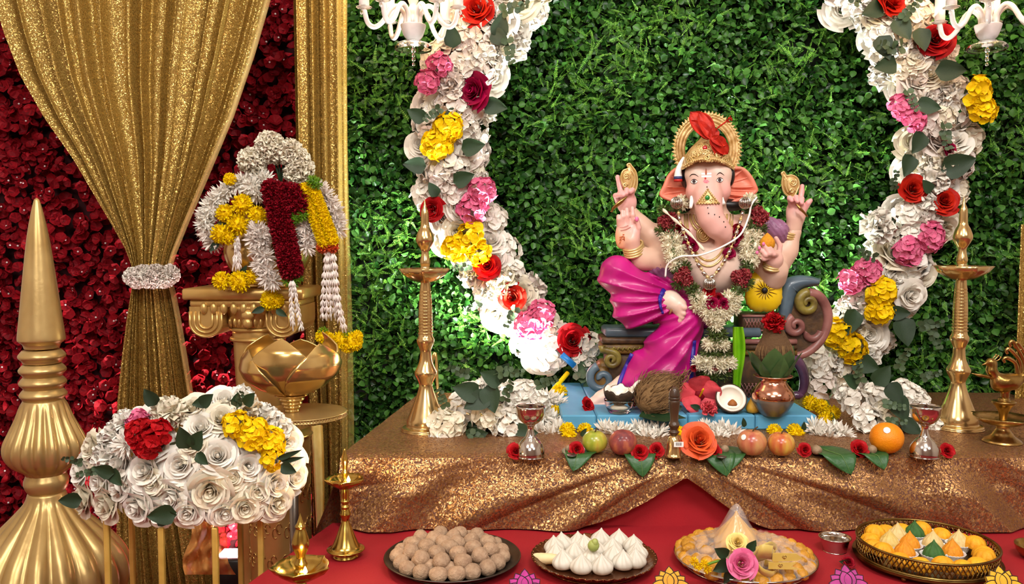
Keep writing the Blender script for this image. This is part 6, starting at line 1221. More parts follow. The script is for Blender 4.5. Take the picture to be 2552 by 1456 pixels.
for px, py in ((1730, 1400), (1755, 1405), (1740, 1412), (1762, 1418)): bloom('mum', pk2, P(px, py, 1.29) - np.array(pk2.location), 13 * S(1.29), M_yel, (0, -1, .3), .3, name='filler_flower')
rib = thing('ribbon_bow', 'pale yellow satin ribbon bow on the right of the wrapped platter', 'ribbon', P(1905, 1395, 1.295)); rl_ = np.array(rib.location); M_rib = mat('satin_ribbon', '#d8c068', '#c8a848', rough=.3, nscale=20, sheen=.3)
def strip(pts, w, up=(0, 0, 1)): return tube(curve(pts, 8), w, 8, flat=.12, up=up)
def strap(pts, w, nm):
    p = curve(pts, 7); t = np.gradient(p, axis=0); V = []
    for i in range(len(p)): V += [p[i] + np.array([0, -.003, w / 2]), p[i] + np.array([0, .003, -w / 2])]
    n = len(p); i = np.arange(n - 1); ob = MB().add(V, [np.stack([2 * i, 2 * i + 1, 2 * i + 3, 2 * i + 2], 1)]).build(nm, M_rib, rib); ob.modifiers.new('s', 'SOLIDIFY').thickness = .0006
q = lambda a, b_, y: P(a, b_, y - .065) - rl_
strap([q(1875, 1392, 1.35), q(1890, 1372, 1.345), q(1920, 1358, 1.36), q(1935, 1370, 1.38), q(1915, 1385, 1.375), q(1885, 1395, 1.36)], .012, 'loop'); strap([q(1878, 1400, 1.35), q(1900, 1425, 1.34), q(1928, 1432, 1.35), q(1938, 1415, 1.37), q(1905, 1402, 1.36)], .012, 'loop'); strap([q(1882, 1380, 1.35), q(1900, 1375, 1.34), q(1926, 1378, 1.345)], .024, 'loop'); 
for pts in ([(1925, 1378), (1985, 1380), (2000, 1392), (1985, 1398), (1925, 1400)], [(1915, 1402), (1985, 1402), (1972, 1412), (1998, 1420), (1915, 1418)]):
    V, F = plate([(p_[0], p_[2]) for p_ in [q(a, b_, 1.345) for a, b_ in pts]], float(q(1950, 1400, 1.345)[1]) - .0008, float(q(1950, 1400, 1.345)[1]) + .0008); tl_ = MB().add(V, F).build('tail', M_rib, rib, smooth=False)
    hx, hy = pts[0][0] + 30, (pts[0][1] + pts[-1][1]) / 2; MB().add(*tube([q(a, b_, 1.3435) for a, b_ in ((hx, hy + 4), (hx - 5, hy - 1), (hx - 3, hy - 4), (hx, hy - 2), (hx + 3, hy - 4), (hx + 5, hy - 1), (hx, hy + 4))], .0006, 5)).build('heart_mark', M_goldpol, tl_)
# steel cup
c = PZ(2080, 1372, LZ); s = S(float(c[1])); o = vlathe('steel_cup', [(0, 0), (27 * s, 0), (29 * s, 2 * s), (36 * s, 30 * s), (40 * s, 34 * s), (39 * s, 36 * s), (34 * s, 31 * s), (27 * s, 4 * s), (0, 3 * s)], M_silver, None, c, 40, n=3); tag(o, 'small empty steel cup between the platter and the pierced tray', 'cup')
# tray 4: pierced gallery tray
c = PZ(2308, 1378, LZ + .018); c[2] = LZ; s = S(float(c[1])); R4 = 164 * s; hz = .008
t4 = thing('pierced_tray', 'old brass tray with a pierced gallery rim and ball feet', 'tray', c); M_tray = mat('antique_brass', '#8a7240', '#665028', rough=.3, metal=1, nscale=40)
vlathe('base', [(0, hz), (R4 * .96, hz), (R4 * 1.03, hz + .002), (R4 * 1.04, hz + .005), (R4 * .97, hz + .005), (0, hz + .004)], M_tray, t4, seg=64, n=2)
mb = MB(); N_ = 84; ht = .026
for k in range(N_):
    for sg in (-1, 1): mb.add(*tube([(R4 * math.cos(k * 2 * PI / N_ + sg * e), R4 * math.sin(k * 2 * PI / N_ + sg * e), hz + .005 + ht * f) for e, f in ((0, 0), (.5 * 2 * PI / N_, .25), (2 * PI / N_, .5), (1.5 * 2 * PI / N_, .75), (2 * 2 * PI / N_, 1))], .0011, 4))
mb.build('gallery', M_tray, t4)
mb = MB()
for z, r in ((ht + hz + .005, .0022), (hz + .006, .0028)): mb.add(*tube([(R4 * 1.005 * math.cos(q), R4 * 1.005 * math.sin(q), z) for q in np.linspace(0, 2 * PI, 65)], r, 8, cap=False))
mb.build('rim', M_tray, t4)
for k in range(5): q = -PI / 2 + .5 + k * 2 * PI / 5; MB().add(*ell((R4 * .98 * math.cos(q), R4 * .98 * math.sin(q), .0042), (.0045,) * 3, 10, 8)).build('foot', M_tray, t4)
zt = LZ + hz + .0045
M_ysw = mat('mango_sweet', '#e8a81a', '#d8900e', rough=.65, nscale=70, bump=.3, bscale=260, objrand=.08); fm_ = []
for i in range(2):
    p = sprof([(0, 0), (.015, 0), (.0165, .004), (.015, .011), (.010, .017), (.004, .019), (0, .019)], 3); V, F = lathe(p, 48); a = np.arctan2(V[:, 1], V[:, 0]); g = 1 + .22 * (np.abs(np.sin(a * 4.5 + i)) - .5) * np.clip(1.2 - V[:, 2] / .022, .2, 1); V[:, 0] *= g; V[:, 1] *= g; fm_.append(MB().add(V, F).mesh('fluted_sweet', M_ysw))
FL = {}
for zone in ('back', 'front', 'right', 'left'):
    ks_ = [k for k in range(17) if (lambda q: 'back' if math.sin(q) > .35 else 'front' if math.sin(q) < -.35 else ('right' if math.cos(q) > 0 else 'left'))(k * 2 * PI / 17 + .1) == zone]
    ks_.sort(key=lambda k: math.cos(k * 2 * PI / 17 + .1) if zone in ('back', 'front') else -math.sin(k * 2 * PI / 17 + .1))
    for n_, k in enumerate(ks_): FL[k] = 'fluted yellow sweet, %s from the %s along the %s of the pierced tray' % (ORD[n_], 'left' if zone in ('back', 'front') else 'back', zone)
for k in range(17):
    q = k * 2 * PI / 17 + .1; o = link('fluted_sweet', random.choice(fm_), None, c * np.array([1, 1, 0]) + np.array([R4 * .80 * math.cos(q), R4 * .80 * math.sin(q), zt + (.012 if k % 3 == 0 else .006)]), (0, 0, rng.uniform(0, 6))); side_ = 'back' if math.sin(q) > .35 else 'front' if math.sin(q) < -.35 else ('right' if math.cos(q) > 0 else 'left'); tag(o, FL[k], 'sweet', 'fluted sweets in the pierced tray')
M_paper = mat('white_paper_cup', '#ece8e2', rough=.7)
pcm = MB(); V, F = lathe(sprof([(0, .0005), (.013, .0005), (.015, .004), (.020, .013), (.0205, .014), (.0145, .005), (0, .002)], 2), 72); a = np.arctan2(V[:, 1], V[:, 0]); rr = np.hypot(V[:, 0], V[:, 1]); g = 1 + .05 * np.sin(a * 24) * (rr > .012); V[:, 0] *= g; V[:, 1] *= g; pcm = MB().add(V, F).mesh('paper_cup', M_paper)
M_pist = mat('pistachio_sweet', '#3c6a2c', '#2c5220', rough=.7, nscale=120, bump=.4, bscale=300); M_saf = mat('saffron_dumpling', '#e0941c', '#cf7c10', rough=.7, nscale=120, bump=.4, bscale=300); M_crm = mat('milk_sweet', '#dcc488', '#cbb070', rough=.65, nscale=120, bump=.3, bscale=300)
mk3 = {}
for nm, m_ in (('g', M_pist), ('o', M_saf), ('c', M_crm), ('y', M_modc)): mk3[nm] = mk_modak(.0165, .036, 11, .16, 1, 'small_dumpling', m_)
for px, py, kd, lab in ((2236, 1348, 'c', 'cream peaked sweet near the back left of the pierced tray'), (2216, 1366, 'y', 'mustard peaked sweet at the left of the pierced tray'), (2278, 1342, 'g', 'dark green peaked sweet at the back of the pierced tray'), (2266, 1370, 'o', 'saffron peaked sweet left of the tray centre'), (2254, 1390, 'o', 'saffron peaked sweet at the front left of the pierced tray'), (2324, 1368, 'c', 'cream peaked sweet at the centre of the pierced tray'), (2326, 1394, 'g', 'dark green peaked sweet at the front of the pierced tray'), (2388, 1366, 'c', 'cream peaked sweet at the right of the pierced tray'), (2372, 1390, 'o', 'saffron peaked sweet at the front right of the pierced tray')):
    b = PZ(px, py + 8, zt); o = link('paper_cup', pcm, None, b); tag(o, 'white paper cup under the ' + lab, 'paper cup', 'paper cups in the pierced tray'); o = link('small_dumpling', mk3[kd], None, b + np.array([0, 0, .003]), (0, 0, rng.uniform(0, 6))); tag(o, lab, 'sweet', 'peaked sweets in the pierced tray')
for px, py, lab in ((2334, 1348, 'empty white paper cup at the back of the pierced tray'), (2364, 1358, 'empty white paper cup right of the tray centre')): o = link('paper_cup', pcm, None, PZ(px, py, zt)); tag(o, lab, 'paper cup', 'paper cups in the pierced tray')
# painted paper lotus cut-outs, rosebud, edge bowl
def lotus(label, px, py, w, ca, cb):
    b = PZ(px, py, LZ); s = S(float(b[1])); th = thing('paper_lotus', label, 'decoration', b); tilt = Matrix.Rotation(-.5, 4, 'X'); mp = mat('lotus_' + ca, '#' + ca, '#' + cb, rough=.6, nscale=50)
    for k, (a, L_) in enumerate(((90, .62), (62, .56), (118, .56), (38, .54), (142, .54), (16, .52), (164, .52), (75, .45), (105, .45))):
        ar = math.radians(a); L = L_ * w * s; out = [(0, 0)] + [(L * t * math.cos(ar) - sgn * .16 * w * s * math.sin(t * PI) ** .8 * math.sin(ar), L * t * math.sin(ar) + sgn * .16 * w * s * math.sin(t * PI) ** .8 * math.cos(ar)) for sgn, ts in ((-1, np.linspace(.15, 1, 7)), (1, np.linspace(.85, .15, 6))) for t in ts]
        V, F = plate(out, -.0012 - .0006 * k, 0); MB().add(V + np.array([0, 0, .008]), F, M=tilt).build('petal', mp, th, smooth=False); ol = np.array([(x, -.0014 - .0006 * k, z + .008) for x, z in out] + [(out[0][0], -.0014 - .0006 * k, out[0][1] + .008)]); MB().add(*tube(ol, .0007, 4), M=tilt).build('outline', M_ink, th)
    for k in range(5): MB().add(*ell(((k - 2) * .11 * w * s, -.006, .006), (.08 * w * s, .003, .006), 8, 6), M=tilt).build('sepal', M_greenb, th)
lotus('magenta paper lotus cut-out in front of the dumpling plate', 1308, 1490, 92, 'c0288c', '8f1668'); lotus('yellow paper lotus cut-out left of the wrapped platter', 1672, 1482, 90, 'e0a41c', 'c4820e'); lotus('pink-purple paper lotus cut-out in front of the steel cup', 2116, 1482, 98, 'b83a8a', '8c2068'); lotus('yellow paper lotus cut-out at the right end of the ledge', 2504, 1484, 96, 'e4b428', 'c89414')
rbud = thing('rosebud', 'dark red dried rosebud above the pink-purple paper lotus', 'flower', PZ(2115, 1414, LZ)); bloom('rose', rbud, (0, 0, .010), .011, M_dred, (.2, -.5, .8), .1); spray('leaf', rbud, (0, 0, .008), .018, 170, M_leaf)
eb = PZ(2586, 1392, LZ); o = vlathe('edge_bowl', [(0, 0), (.018, 0), (.03, .008), (.036, .022), (.034, .022), (.027, .010), (0, .004)], M_brassdk, None, eb, 32, n=3); tag(o, 'small old brass bowl cut by the right edge of the picture', 'bowl')
# ================================================================== gold spire at the far left
YS = 1.72; s = S(YS); xb = float(P(112, 1100, YS)[0])
sp = thing('gold_finial', 'tall fluted gold temple spire ornament at the far left', 'ornament', (xb, YS, 0)); zz = lambda v: float(P(112, v, YS)[2]); q = .93
def sec(pts, name, flute=None, seg=64, n=5, par=sp, m=M_goldmatte): return MB().add(*lathe(sprof([(r * s * q, zz(v)) for v, r in pts], n), seg, (flute[0], flute[1], zz(flute[2]), zz(flute[3])) if flute else None)).build(name, m, par)
sec([(868, 42), (858, 46), (850, 55), (842, 58), (800, 53), (700, 41), (600, 28), (540, 17), (510, 10), (498, 6), (493, 0)], 'cone')
for v in (886, 921, 952, 982): sec([(v + 19, 46), (v + 12, 50), (v + 5, 57), (v - 1, 58), (v - 8, 53), (v - 14, 47)], 'ring', n=4)
sec([(1182, 48), (1172, 56), (1160, 74), (1145, 90), (1122, 98), (1098, 95), (1070, 82), (1040, 68), (1012, 58), (996, 50)], 'upper_bulb', (18, .13, 1182, 1000), 144)
sec([(1226, 44), (1218, 50), (1206, 55), (1196, 55), (1188, 52), (1178, 48)], 'collar', n=4)
zb = lambda z: 600 + (CAMZ - z) / s
sec([(zb(.06), 120), (1560, 140), (1520, 172), (1480, 190), (1440, 198), (1400, 190), (1360, 165), (1320, 126), (1280, 84), (1250, 56), (1226, 46)], 'lower_bulb', (18, .11, 1545, 1235), 144)
sec([(zb(.0), 190), (zb(.02), 190), (zb(.035), 180), (zb(.05), 130), (zb(.062), 124)], 'plinth', n=3)
# ================================================================== flower drum on gold legs
YF = 1.47; s = S(YF); fd = thing('flower_centrepiece', 'wide dome of white roses with red and yellow hydrangeas on slim gold legs', 'flower stand', (float(P(465, 1140, YF)[0]), YF, 0)); f0 = np.array(fd.location)
zt_ = float(P(465, 1290, YF)[2])
MB().add(*lathe(sprof([(0, zt_ + .04), (.10, zt_ + .04), (.11, zt_ + .06), (.10, zt_ + .09), (.07, zt_ + .12), (.03, zt_ + .135), (0, zt_ + .14)], 4), 32)).build('foam_dome', M_leaf, fd)
for dx, dy in ((-.128, -.06), (.128, -.06), (-.05, -.125), (.05, -.125), (-.09, .1), (.09, .1)):
    pass
for px, yy in ((268, 1.40), (403, 1.36), (537, 1.36), (650, 1.42), (330, 1.58), (600, 1.58)):
    x = float(P(px, 1380, yy)[0]) - f0[0]; MB().add(*box((x, yy - YF, zt_ / 2 + .01), (.0095, .0095, zt_ + .02), .0015)).build('leg', mat('gold_leg_paint', '#d6b45c', '#c4a04a', rough=.35, metal=.25), fd, smooth=False)
MB().add(*tube([(.09 * math.cos(a), .09 * math.sin(a), zt_ + .03) for a in np.linspace(0, 2 * PI, 40)], .004, 6, cap=False)).build('hoop', M_goldmatte, fd)
def dome(px, py):
    ex = (px - 465) / 300; ey = (py - 1235) / 280; d = 1 - ex * ex - (ey * ey if ey < 0 else .4 * ey * ey); return YF - .15 * math.sqrt(max(0, d)) + .03
def fb(kind, px, py, r, m, jit=.12, off=0.0):
    y = dome(px, py) - off; bloom(kind, fd, P(px, py, y) - f0, r * S(y) * 1.2, m, ((px - 465) / 260, -1, (1220 - py) / 190), jit)
for px, py, r in ((365, 1172, 48), (452, 1158, 42), (543, 1138, 48), (619, 1162, 40), (431, 1238, 43), (527, 1221, 56), (345, 1263, 46), (268, 1256, 46), (209, 1245, 42), (609, 1263, 43), (682, 1207, 42), (690, 1252, 40), (728, 1190, 40), (299, 1158, 42), (233, 1117, 42), (203, 1175, 38), (428, 1036, 44), (501, 1068, 42), (552, 1044, 42), (560, 1002, 42), (714, 1106, 40), (470, 1275, 40), (560, 1275, 38), (400, 1280, 36), (640, 1225, 38), (480, 1020, 38), (610, 1025, 38), (660, 1045, 36), (345, 1045, 36), (720, 1150, 38), (395, 1110, 36), (300, 1215, 40), (385, 1205, 36), (580, 1190, 38), (480, 1110, 36), (250, 1200, 36)):
    fb('rose' if py > 1090 or random.random() < .5 else 'ruf', px, py, r, random.choice([M_white, M_white, M_cream]))
for px, py in ((289, 1090), (320, 1060), (270, 1140), (600, 1000), (690, 1070)): fb('ruf', px, py, 36, M_white)
fb('mum', 317, 1108, 34, M_white, off=.02)
for px, py, r in ((355, 1080, 36), (390, 1088, 40), (372, 1108, 34)): fb('hyd', px, py, r, M_red, off=.02)
for px, py, r in ((592, 1062, 34), (630, 1085, 38), (672, 1100, 34), (680, 1142, 30)): fb('hyd', px, py, r, M_yel, off=.02)
fb('hyd', 345, 1050, 26, M_pink, off=.01)
for px, py, L_, a in ((470, 1118, 58, 105), (480, 1120, 56, 60), (490, 1130, 40, -40), (440, 1278, 66, 185), (385, 1290, 60, 10), (285, 1180, 50, 160), (275, 1170, 50, -50), (205, 1245, 55, 180), (500, 1010, 46, 40), (520, 1000, 40, 190), (390, 1010, 50, 120), (700, 1160, 44, -20), (700, 1150, 62, 12), (690, 1145, 70, 22), (610, 1010, 44, 50), (590, 1015, 40, 80)): spray('leafw' if L_ < 60 else 'lance' if px > 650 else 'leafw', fd, P(px, py, dome(px, py) - .05) - f0, L_ * S(1.4), a, M_leaf)
for px, py, a in ((590, 1020, 70), (215, 1150, 170), (250, 1165, 200)): spray('euc', fd, P(px, py, dome(px, py) - .05) - f0, 50 * S(1.4), a, M_leaf2)
# ================================================================== round side table and lotus bowl
YT = 1.78; s = S(YT); tc_ = PZ(752, 1026, float(P(752, 1026, YT)[2])); zt3 = float(tc_[2])
st_ = thing('side_table', 'round gold side table with a lattice rim holding the lotus bowl', 'table', (float(tc_[0]), YT, 0))
MB().add(*lathe(sprof([(0, zt3 - .010), (106 * s, zt3 - .010), (109 * s, zt3 - .007), (109 * s, zt3 - .002), (106 * s, zt3), (0, zt3)], 2), 64)).build('tabletop', M_goldmatte, st_); mb = MB()
for k in range(90):
    a = k * 2 * PI / 90
    for sg in (-1, 1): mb.add(*tube([(110 * s * math.cos(a), 110 * s * math.sin(a), zt3 - .011), (110 * s * math.cos(a + sg * .05), 110 * s * math.sin(a + sg * .05), zt3 - .001)], .0008, 4))
mb.build('lattice_rim', M_goldmatte, st_)
MB().add(*lathe([(11 * s, .012), (11 * s, zt3 - .01)], 20)).build('leg', mat('brushed_steel', '#9a948c', '#847e74', rough=.3, metal=.9), st_, (-.012, -.03, 0)); MB().add(*lathe(sprof([(0, 0), (90 * s, 0), (92 * s, .006), (40 * s, .012), (12 * s, .018), (0, .018)], 3), 40)).build('foot', M_goldmatte, st_, (-.012, -.03, 0))
bl = np.array([float(P(727, 990, YT)[0]), YT, zt3]); lb = thing('lotus_bowl', 'polished gold lotus-petal bowl on the round side table', 'bowl', bl); hs_ = (1026 - 985) * s
vlathe('stepped_foot', [(r * s, z * s) for r, z in ((0, 0), (17, 0), (18, 4), (17, 8), (21, 10), (22, 14), (20, 17), (25, 19), (26, 23), (24, 26), (30, 29), (32, 33), (30, 36), (38, 40), (40, 44), (0, 46))], M_goldpol, lb, n=2)
def lpetal(a0, wid, H, R, tipin):
    def fn(u, v):
        e = 2 * u - 1; w_ = wid * np.clip(1 - v ** 2.0, 0, 1) ** .75 * (1 - .12 * np.exp(-v * 8)); a = a0 + e * w_; r = np.interp(v, [0, .08, .2, .4, .6, .8, 1], [18, 52, 84, 114, 125, 120, tipin]) * s * R; return r * np.cos(a), r * np.sin(a), 40 * s + (H + 12) * s * v + .0 * u
    return grid(fn, 23, 22)
for a0, wd, H, R, ti in ((-PI / 2 - 1.0, .98, 112, 1.0, 104), (-PI / 2 + 1.0, .98, 126, 1.0, 98), (PI / 2, 1.0, 120, 1.0, 100), (-PI / 2, 1.0, 142, .955, 86), (PI / 6, 1.0, 146, .955, 84), (PI - PI / 6, 1.0, 140, .955, 84)):
    ob = MB().add(*lpetal(a0, wd, H, R, ti)).build('petal', M_goldpol, lb); md = ob.modifiers.new('s', 'SOLIDIFY'); md.thickness = .0025; md.offset = 0
# ================================================================== embossed pedestal behind the table
YP = 1.98; s = S(YP); px0 = float(P(700, 1300, YP)[0]); zp = float(P(700, 1078, YP)[2]); pd_ = thing('embossed_pedestal', 'gold cylinder pedestal embossed with curls behind the side table', 'pedestal', (px0, YP, 0))
MB().add(*lathe(sprof([(0, 0), (80 * s, 0), (80 * s, .02), (76 * s, .03), (76 * s, zp - .02), (78 * s, zp - .01), (78 * s, zp), (0, zp)], 2), 48)).build('drum', M_gold, pd_); mb = MB(); rd = mat('pink_gem', '#d8707a', '#c85a68', rough=.2)
for i in range(9):
    for j in range(8):
        a = -PI + (i + .5 * (j % 2)) * PI / 8.5; z = .1 + j * .075
        if z > zp - .04: continue
        for k in range(2):
            aa = a + k * .10 * 1.2; mb.add(*tube([(76.6 * s * math.cos(aa + .09 * math.cos(t)), 76.6 * s * math.sin(aa + .09 * math.cos(t)), z + .012 * math.sin(t) + k * .01) for t in np.linspace(.3, 5.2, 12)], .0013, 4))
mb.build('embossing', M_goldpol, pd_)
# ================================================================== column with capital
YQ = 2.06; s = S(YQ); cx = float(P(645, 900, YQ)[0]); zc = lambda v: float(P(645, v, YQ)[2]); cl3 = thing('gold_column', 'gold column with an Ionic scroll capital carrying the garlanded pot', 'column', (cx, YQ, 0))
shp = [(0, 0), (72 * s, 0), (72 * s, .05), (62 * s, .07), (54 * s, .10), (50 * s, .4), (54 * s, zc(1000)), (60 * s, zc(850)), (62 * s, zc(832)), (62 * s, zc(818)), (58 * s, zc(812)), (0, zc(812))]
MB().add(*lathe(shp, 48)).build('shaft', M_gold, cl3)
for v, r in ((842, 64), (818, 64)): MB().add(*tube([(r * s * math.cos(a), r * s * math.sin(a), zc(v)) for a in np.linspace(0, 2 * PI, 40)], 5 * s, 8, cap=False)).build('neck_ring', M_gold, cl3)
MB().add(*box((-8 * s, 0, zc(728)), (290 * s, 190 * s, 27 * s), 4 * s)).build('abacus', M_gold, cl3); MB().add(*box((-8 * s, 0, zc(750)), (262 * s, 170 * s, 20 * s), 6 * s)).build('capital_block', M_gold, cl3)
MB().add(*lathe(sprof([(0, zc(814)), (60 * s, zc(814)), (66 * s, zc(800)), (80 * s, zc(775)), (84 * s, zc(757)), (0, zc(757))], 3), 40)).build('echinus', M_gold, cl3)
for k in range(9): MB().add(*ell(((-104 + k * 24) * s, -84 * s, zc(762)), (9 * s, 9 * s, 15 * s), 12, 8)).build('egg_moulding', M_gold, cl3)
for sx in (-1, 1):
    xc_ = (-8 + sx * 92) * s; out = [(xc_ - 40 * s, zc(758)), (xc_ - 40 * s, zc(796))] + [(xc_ - 40 * s * math.cos(t), zc(796) - 36 * s * math.sin(t)) for t in np.linspace(.2, PI - .2, 12)] + [(xc_ + 40 * s, zc(796)), (xc_ + 40 * s, zc(758))]
    vo = MB().add(*plate(out, -82 * s, 82 * s)).build('volute', M_gold, cl3, smooth=False); mb = MB()
    for f in (.95, .68, .4): mb.add(*tube([(xc_ - 40 * s * f, -84 * s, zc(770)), (xc_ - 40 * s * f, -84 * s, zc(796))] + [(xc_ - 40 * s * f * math.cos(t), -84 * s, zc(796) - 36 * s * f * math.sin(t)) for t in np.linspace(.2, PI - .2, 12)] + [(xc_ + 40 * s * f, -84 * s, zc(796)), (xc_ + 40 * s * f, -84 * s, zc(770))], 3.2 * s, 6))
    mb.build('scroll_rings', M_gold, vo)
for k in range(9): MB().add(*ell(((-52 + k * 13) * s, (-62 + abs(k - 4) * 5) * s, zc(797)), (6.5 * s, 18 * s, 16 * s), 10, 8)).build('leaf_moulding', M_gold, cl3)
MB().add(*ell((0, -82 * s, zc(778)), (16 * s, 10 * s, 14 * s), 14, 8)).add(*ell((0, -84 * s, zc(798)), (12 * s, 8 * s, 13 * s), 12, 8)).build('shell_boss', M_gold, cl3)
# ================================================================== garlanded pot on the column
zc0 = zc(714); po = np.array([float(P(700, 650, YQ)[0]) - .03, YQ - .005, zc0]); pot = thing('gold_pot', 'round gold pot hidden under flower garlands on the column', 'pot', po)
vlathe('body', [(r * s, z * s) for r, z in ((0, 0), (60, 0), (66, 6), (60, 16), (88, 40), (104, 78), (100, 110), (78, 140), (60, 156), (60, 170), (74, 180), (76, 186), (0, 186))], M_goldpol, pot, n=4, seg=48)
for k in range(14):
    a = k * 2 * PI / 14; A = face_to((math.cos(a), math.sin(a), .9)); spray('leafw', pot, (40 * s * math.cos(a), 40 * s * math.sin(a), 178 * s), 60 * s, 90 + 60 * math.cos(a), M_leaf)
MB().add(*lathe(sprof([(0, 186 * s), (46 * s, 190 * s), (56 * s, 215 * s), (40 * s, 250 * s), (0, 280 * s)], 4), 20)).build('coconut', mat('maroon_husk', '#4a0c14', '#2c140c', rough=.9, nscale=80, bump=.6, bscale=140), pot)
def gth(name, label): return thing(name, label, 'flower garland', po)
def gb_(th, kind, px, py, r, m, y=1.98, jit=.3, face=(0, -1, .2)): bloom(kind, th, P(px, py, y) - po, r * S(y), m, face, jit)
wg = gth('chrysanthemum_garland', 'white chrysanthemum garland with yellow marigolds arching over the left of the pot')
for px, py, y in ((645, 444, 1.97), (628, 466, 1.95), (608, 456, 1.96), (590, 462, 1.96), (570, 474, 1.96), (552, 486, 1.96), (537, 500, 1.96), (524, 518, 1.96), (515, 538, 1.96), (512, 560, 1.96), (518, 582, 1.96), (532, 602, 1.96), (640, 482, 1.95), (660, 450, 1.96), (642, 575, 1.93), (634, 598, 1.93), (652, 602, 1.93), (645, 625, 1.93), (660, 640, 1.93), (650, 660, 1.93), (668, 672, 1.93), (664, 695, 1.93), (680, 700, 1.93), (655, 588, 1.93), (760, 565, 1.94), (768, 590, 1.94), (764, 615, 1.94), (752, 600, 1.95), (796, 474, 1.97), (810, 490, 1.97), (822, 508, 1.97), (832, 528, 1.97), (838, 550, 1.97), (840, 572, 1.97), (775, 575, 1.95)): gb_(wg, 'mum', px, py, 30, M_blush if px > 700 or py > 560 else M_white, y)
for px, py, r in ((573, 447, 17), (605, 510, 28), (561, 532, 24), (642, 537, 25), (593, 560, 29), (551, 583, 27), (570, 590, 22), (554, 700, 25), (597, 702, 29), (628, 690, 20), (675, 748, 27), (668, 755, 20), (690, 750, 20)): gb_(wg, 'mari', px, py, r, M_mari, 1.94 if py < 740 else 1.96)
for px, py, a in ((628, 548, 30), (572, 548, 200), (545, 602, 230), (600, 690, 60), (612, 688, 20), (660, 768, 200), (688, 772, -30)): spray('leaf', wg, P(px, py, 1.95) - po, 34 * S(1.95), a, M_leaf)
def tassel(th, pts, n, spread, m, y, seed):
    r_ = np.random.default_rng(seed); mb = MB()
    for i in range(n):
        off = (i - (n - 1) / 2) * spread; p = curve([P(a + off * (.3 + .7 * j / (len(pts) - 1)) + r_.normal(0, 1), b_, y) - po for j, (a, b_) in enumerate(pts)], 5); mb.add(*tube(p, .0016, 5)); L = np.linalg.norm(p[-1] - p[0])
        for k in range(int(L / .010)):
            q = p[min(len(p) - 1, int(k / (L / .010) * (len(p) - 1)))]
            for w_ in range(5):
                d = r_.normal(0, 1, 3) * np.array([1, 1, .2]); d /= np.linalg.norm(d); mb.add(*tube([q + np.array([0, 0, .006]), q + d * .0045 + np.array([0, 0, -.002]), q + d * .0058 + np.array([0, 0, -.009])], [.0008, .0017, .0008], 4))
    mb.build('bud_tassel', m, th)
M_tas = mat('tuberose_bud', '#ece4dc', '#dccbc4', rough=.6, nscale=60)
tassel(wg, [(592, 595), (590, 640), (588, 676)], 3, 9, M_tas, 1.94, 1)
rg_ = gth('red_garland', 'thick crimson petal garland hanging down the front of the pot')
for t in np.linspace(0, 1, 15): gb_(rg_, 'frill', 676 + t * 46, 470 + t * 205, 27, M_dred, 1.91, .2)
for t in np.linspace(0, 1, 15): gb_(rg_, 'frill', 690 + t * 46, 472 + t * 200, 23, M_dred, 1.905, .2)
for px, py in ((715, 478), (735, 482), (748, 498), (746, 516), (730, 505), (705, 490), (722, 495)): gb_(rg_, 'frill', px, py, 27, M_dred, 1.92, .2)
for px, py in ((741, 540), (730, 545), (755, 535), (727, 690), (718, 698), (740, 694), (728, 705), (779, 452), (788, 458)): gb_(rg_, 'tuft', px, py, 18, M_greenb, 1.915)
tassel(rg_, [(728, 706), (735, 770), (742, 826)], 2, 22, M_tas, 1.9, 2)
yg = gth('yellow_garland', 'yellow marigold garland with long white bud tassels at the right of the pot')
for t in np.linspace(0, 1, 14):
    for e in (-1, 1): gb_(yg, 'mari', 768 + t * 50 + e * 9, 470 + t * 130 - e * 3, 19, M_mari, 1.925, .2)
for px in (804, 816, 828): gb_(yg, 'frill', px, 616, 17, mat('orange_marigold', '#d8541c', '#c03c10', rough=.6, nscale=40, island=.7), 1.93)
tassel(yg, [(818, 625), (822, 720), (826, 800)], 5, 11, M_tas, 1.93, 3); tassel(yg, [(830, 640), (840, 740), (858, 830)], 2, 10, M_tas, 1.92, 4)
for px, py, r in ((850, 848, 24), (880, 852, 26), (866, 862, 20), (805, 838, 20), (822, 850, 22), (890, 838, 16)): gb_(yg, 'mari', px, py, r, M_mari, 1.93)
for px, py in ((805, 826), (862, 838)): gb_(yg, 'tuft', px, py, 14, M_greenb, 1.93)
cb2 = thing('carnation_bunch', 'bunch of white carnations crowning the garlanded pot', 'flowers', po)
for px, py, r in ((672, 362, 38), (690, 375, 36), (722, 380, 36), (630, 402, 38), (752, 422, 34), (745, 400, 32), (655, 385, 30), (735, 430, 30)): gb_(cb2, 'carn', px, py, r, M_cream, 1.98, .15)
for px in (685, 695, 708): MB().add(*tube([P(px, 400, 1.99) - po, P(700, 460, 2.0) - po], .003, 6)).build('stalk', M_leaf, cb2)
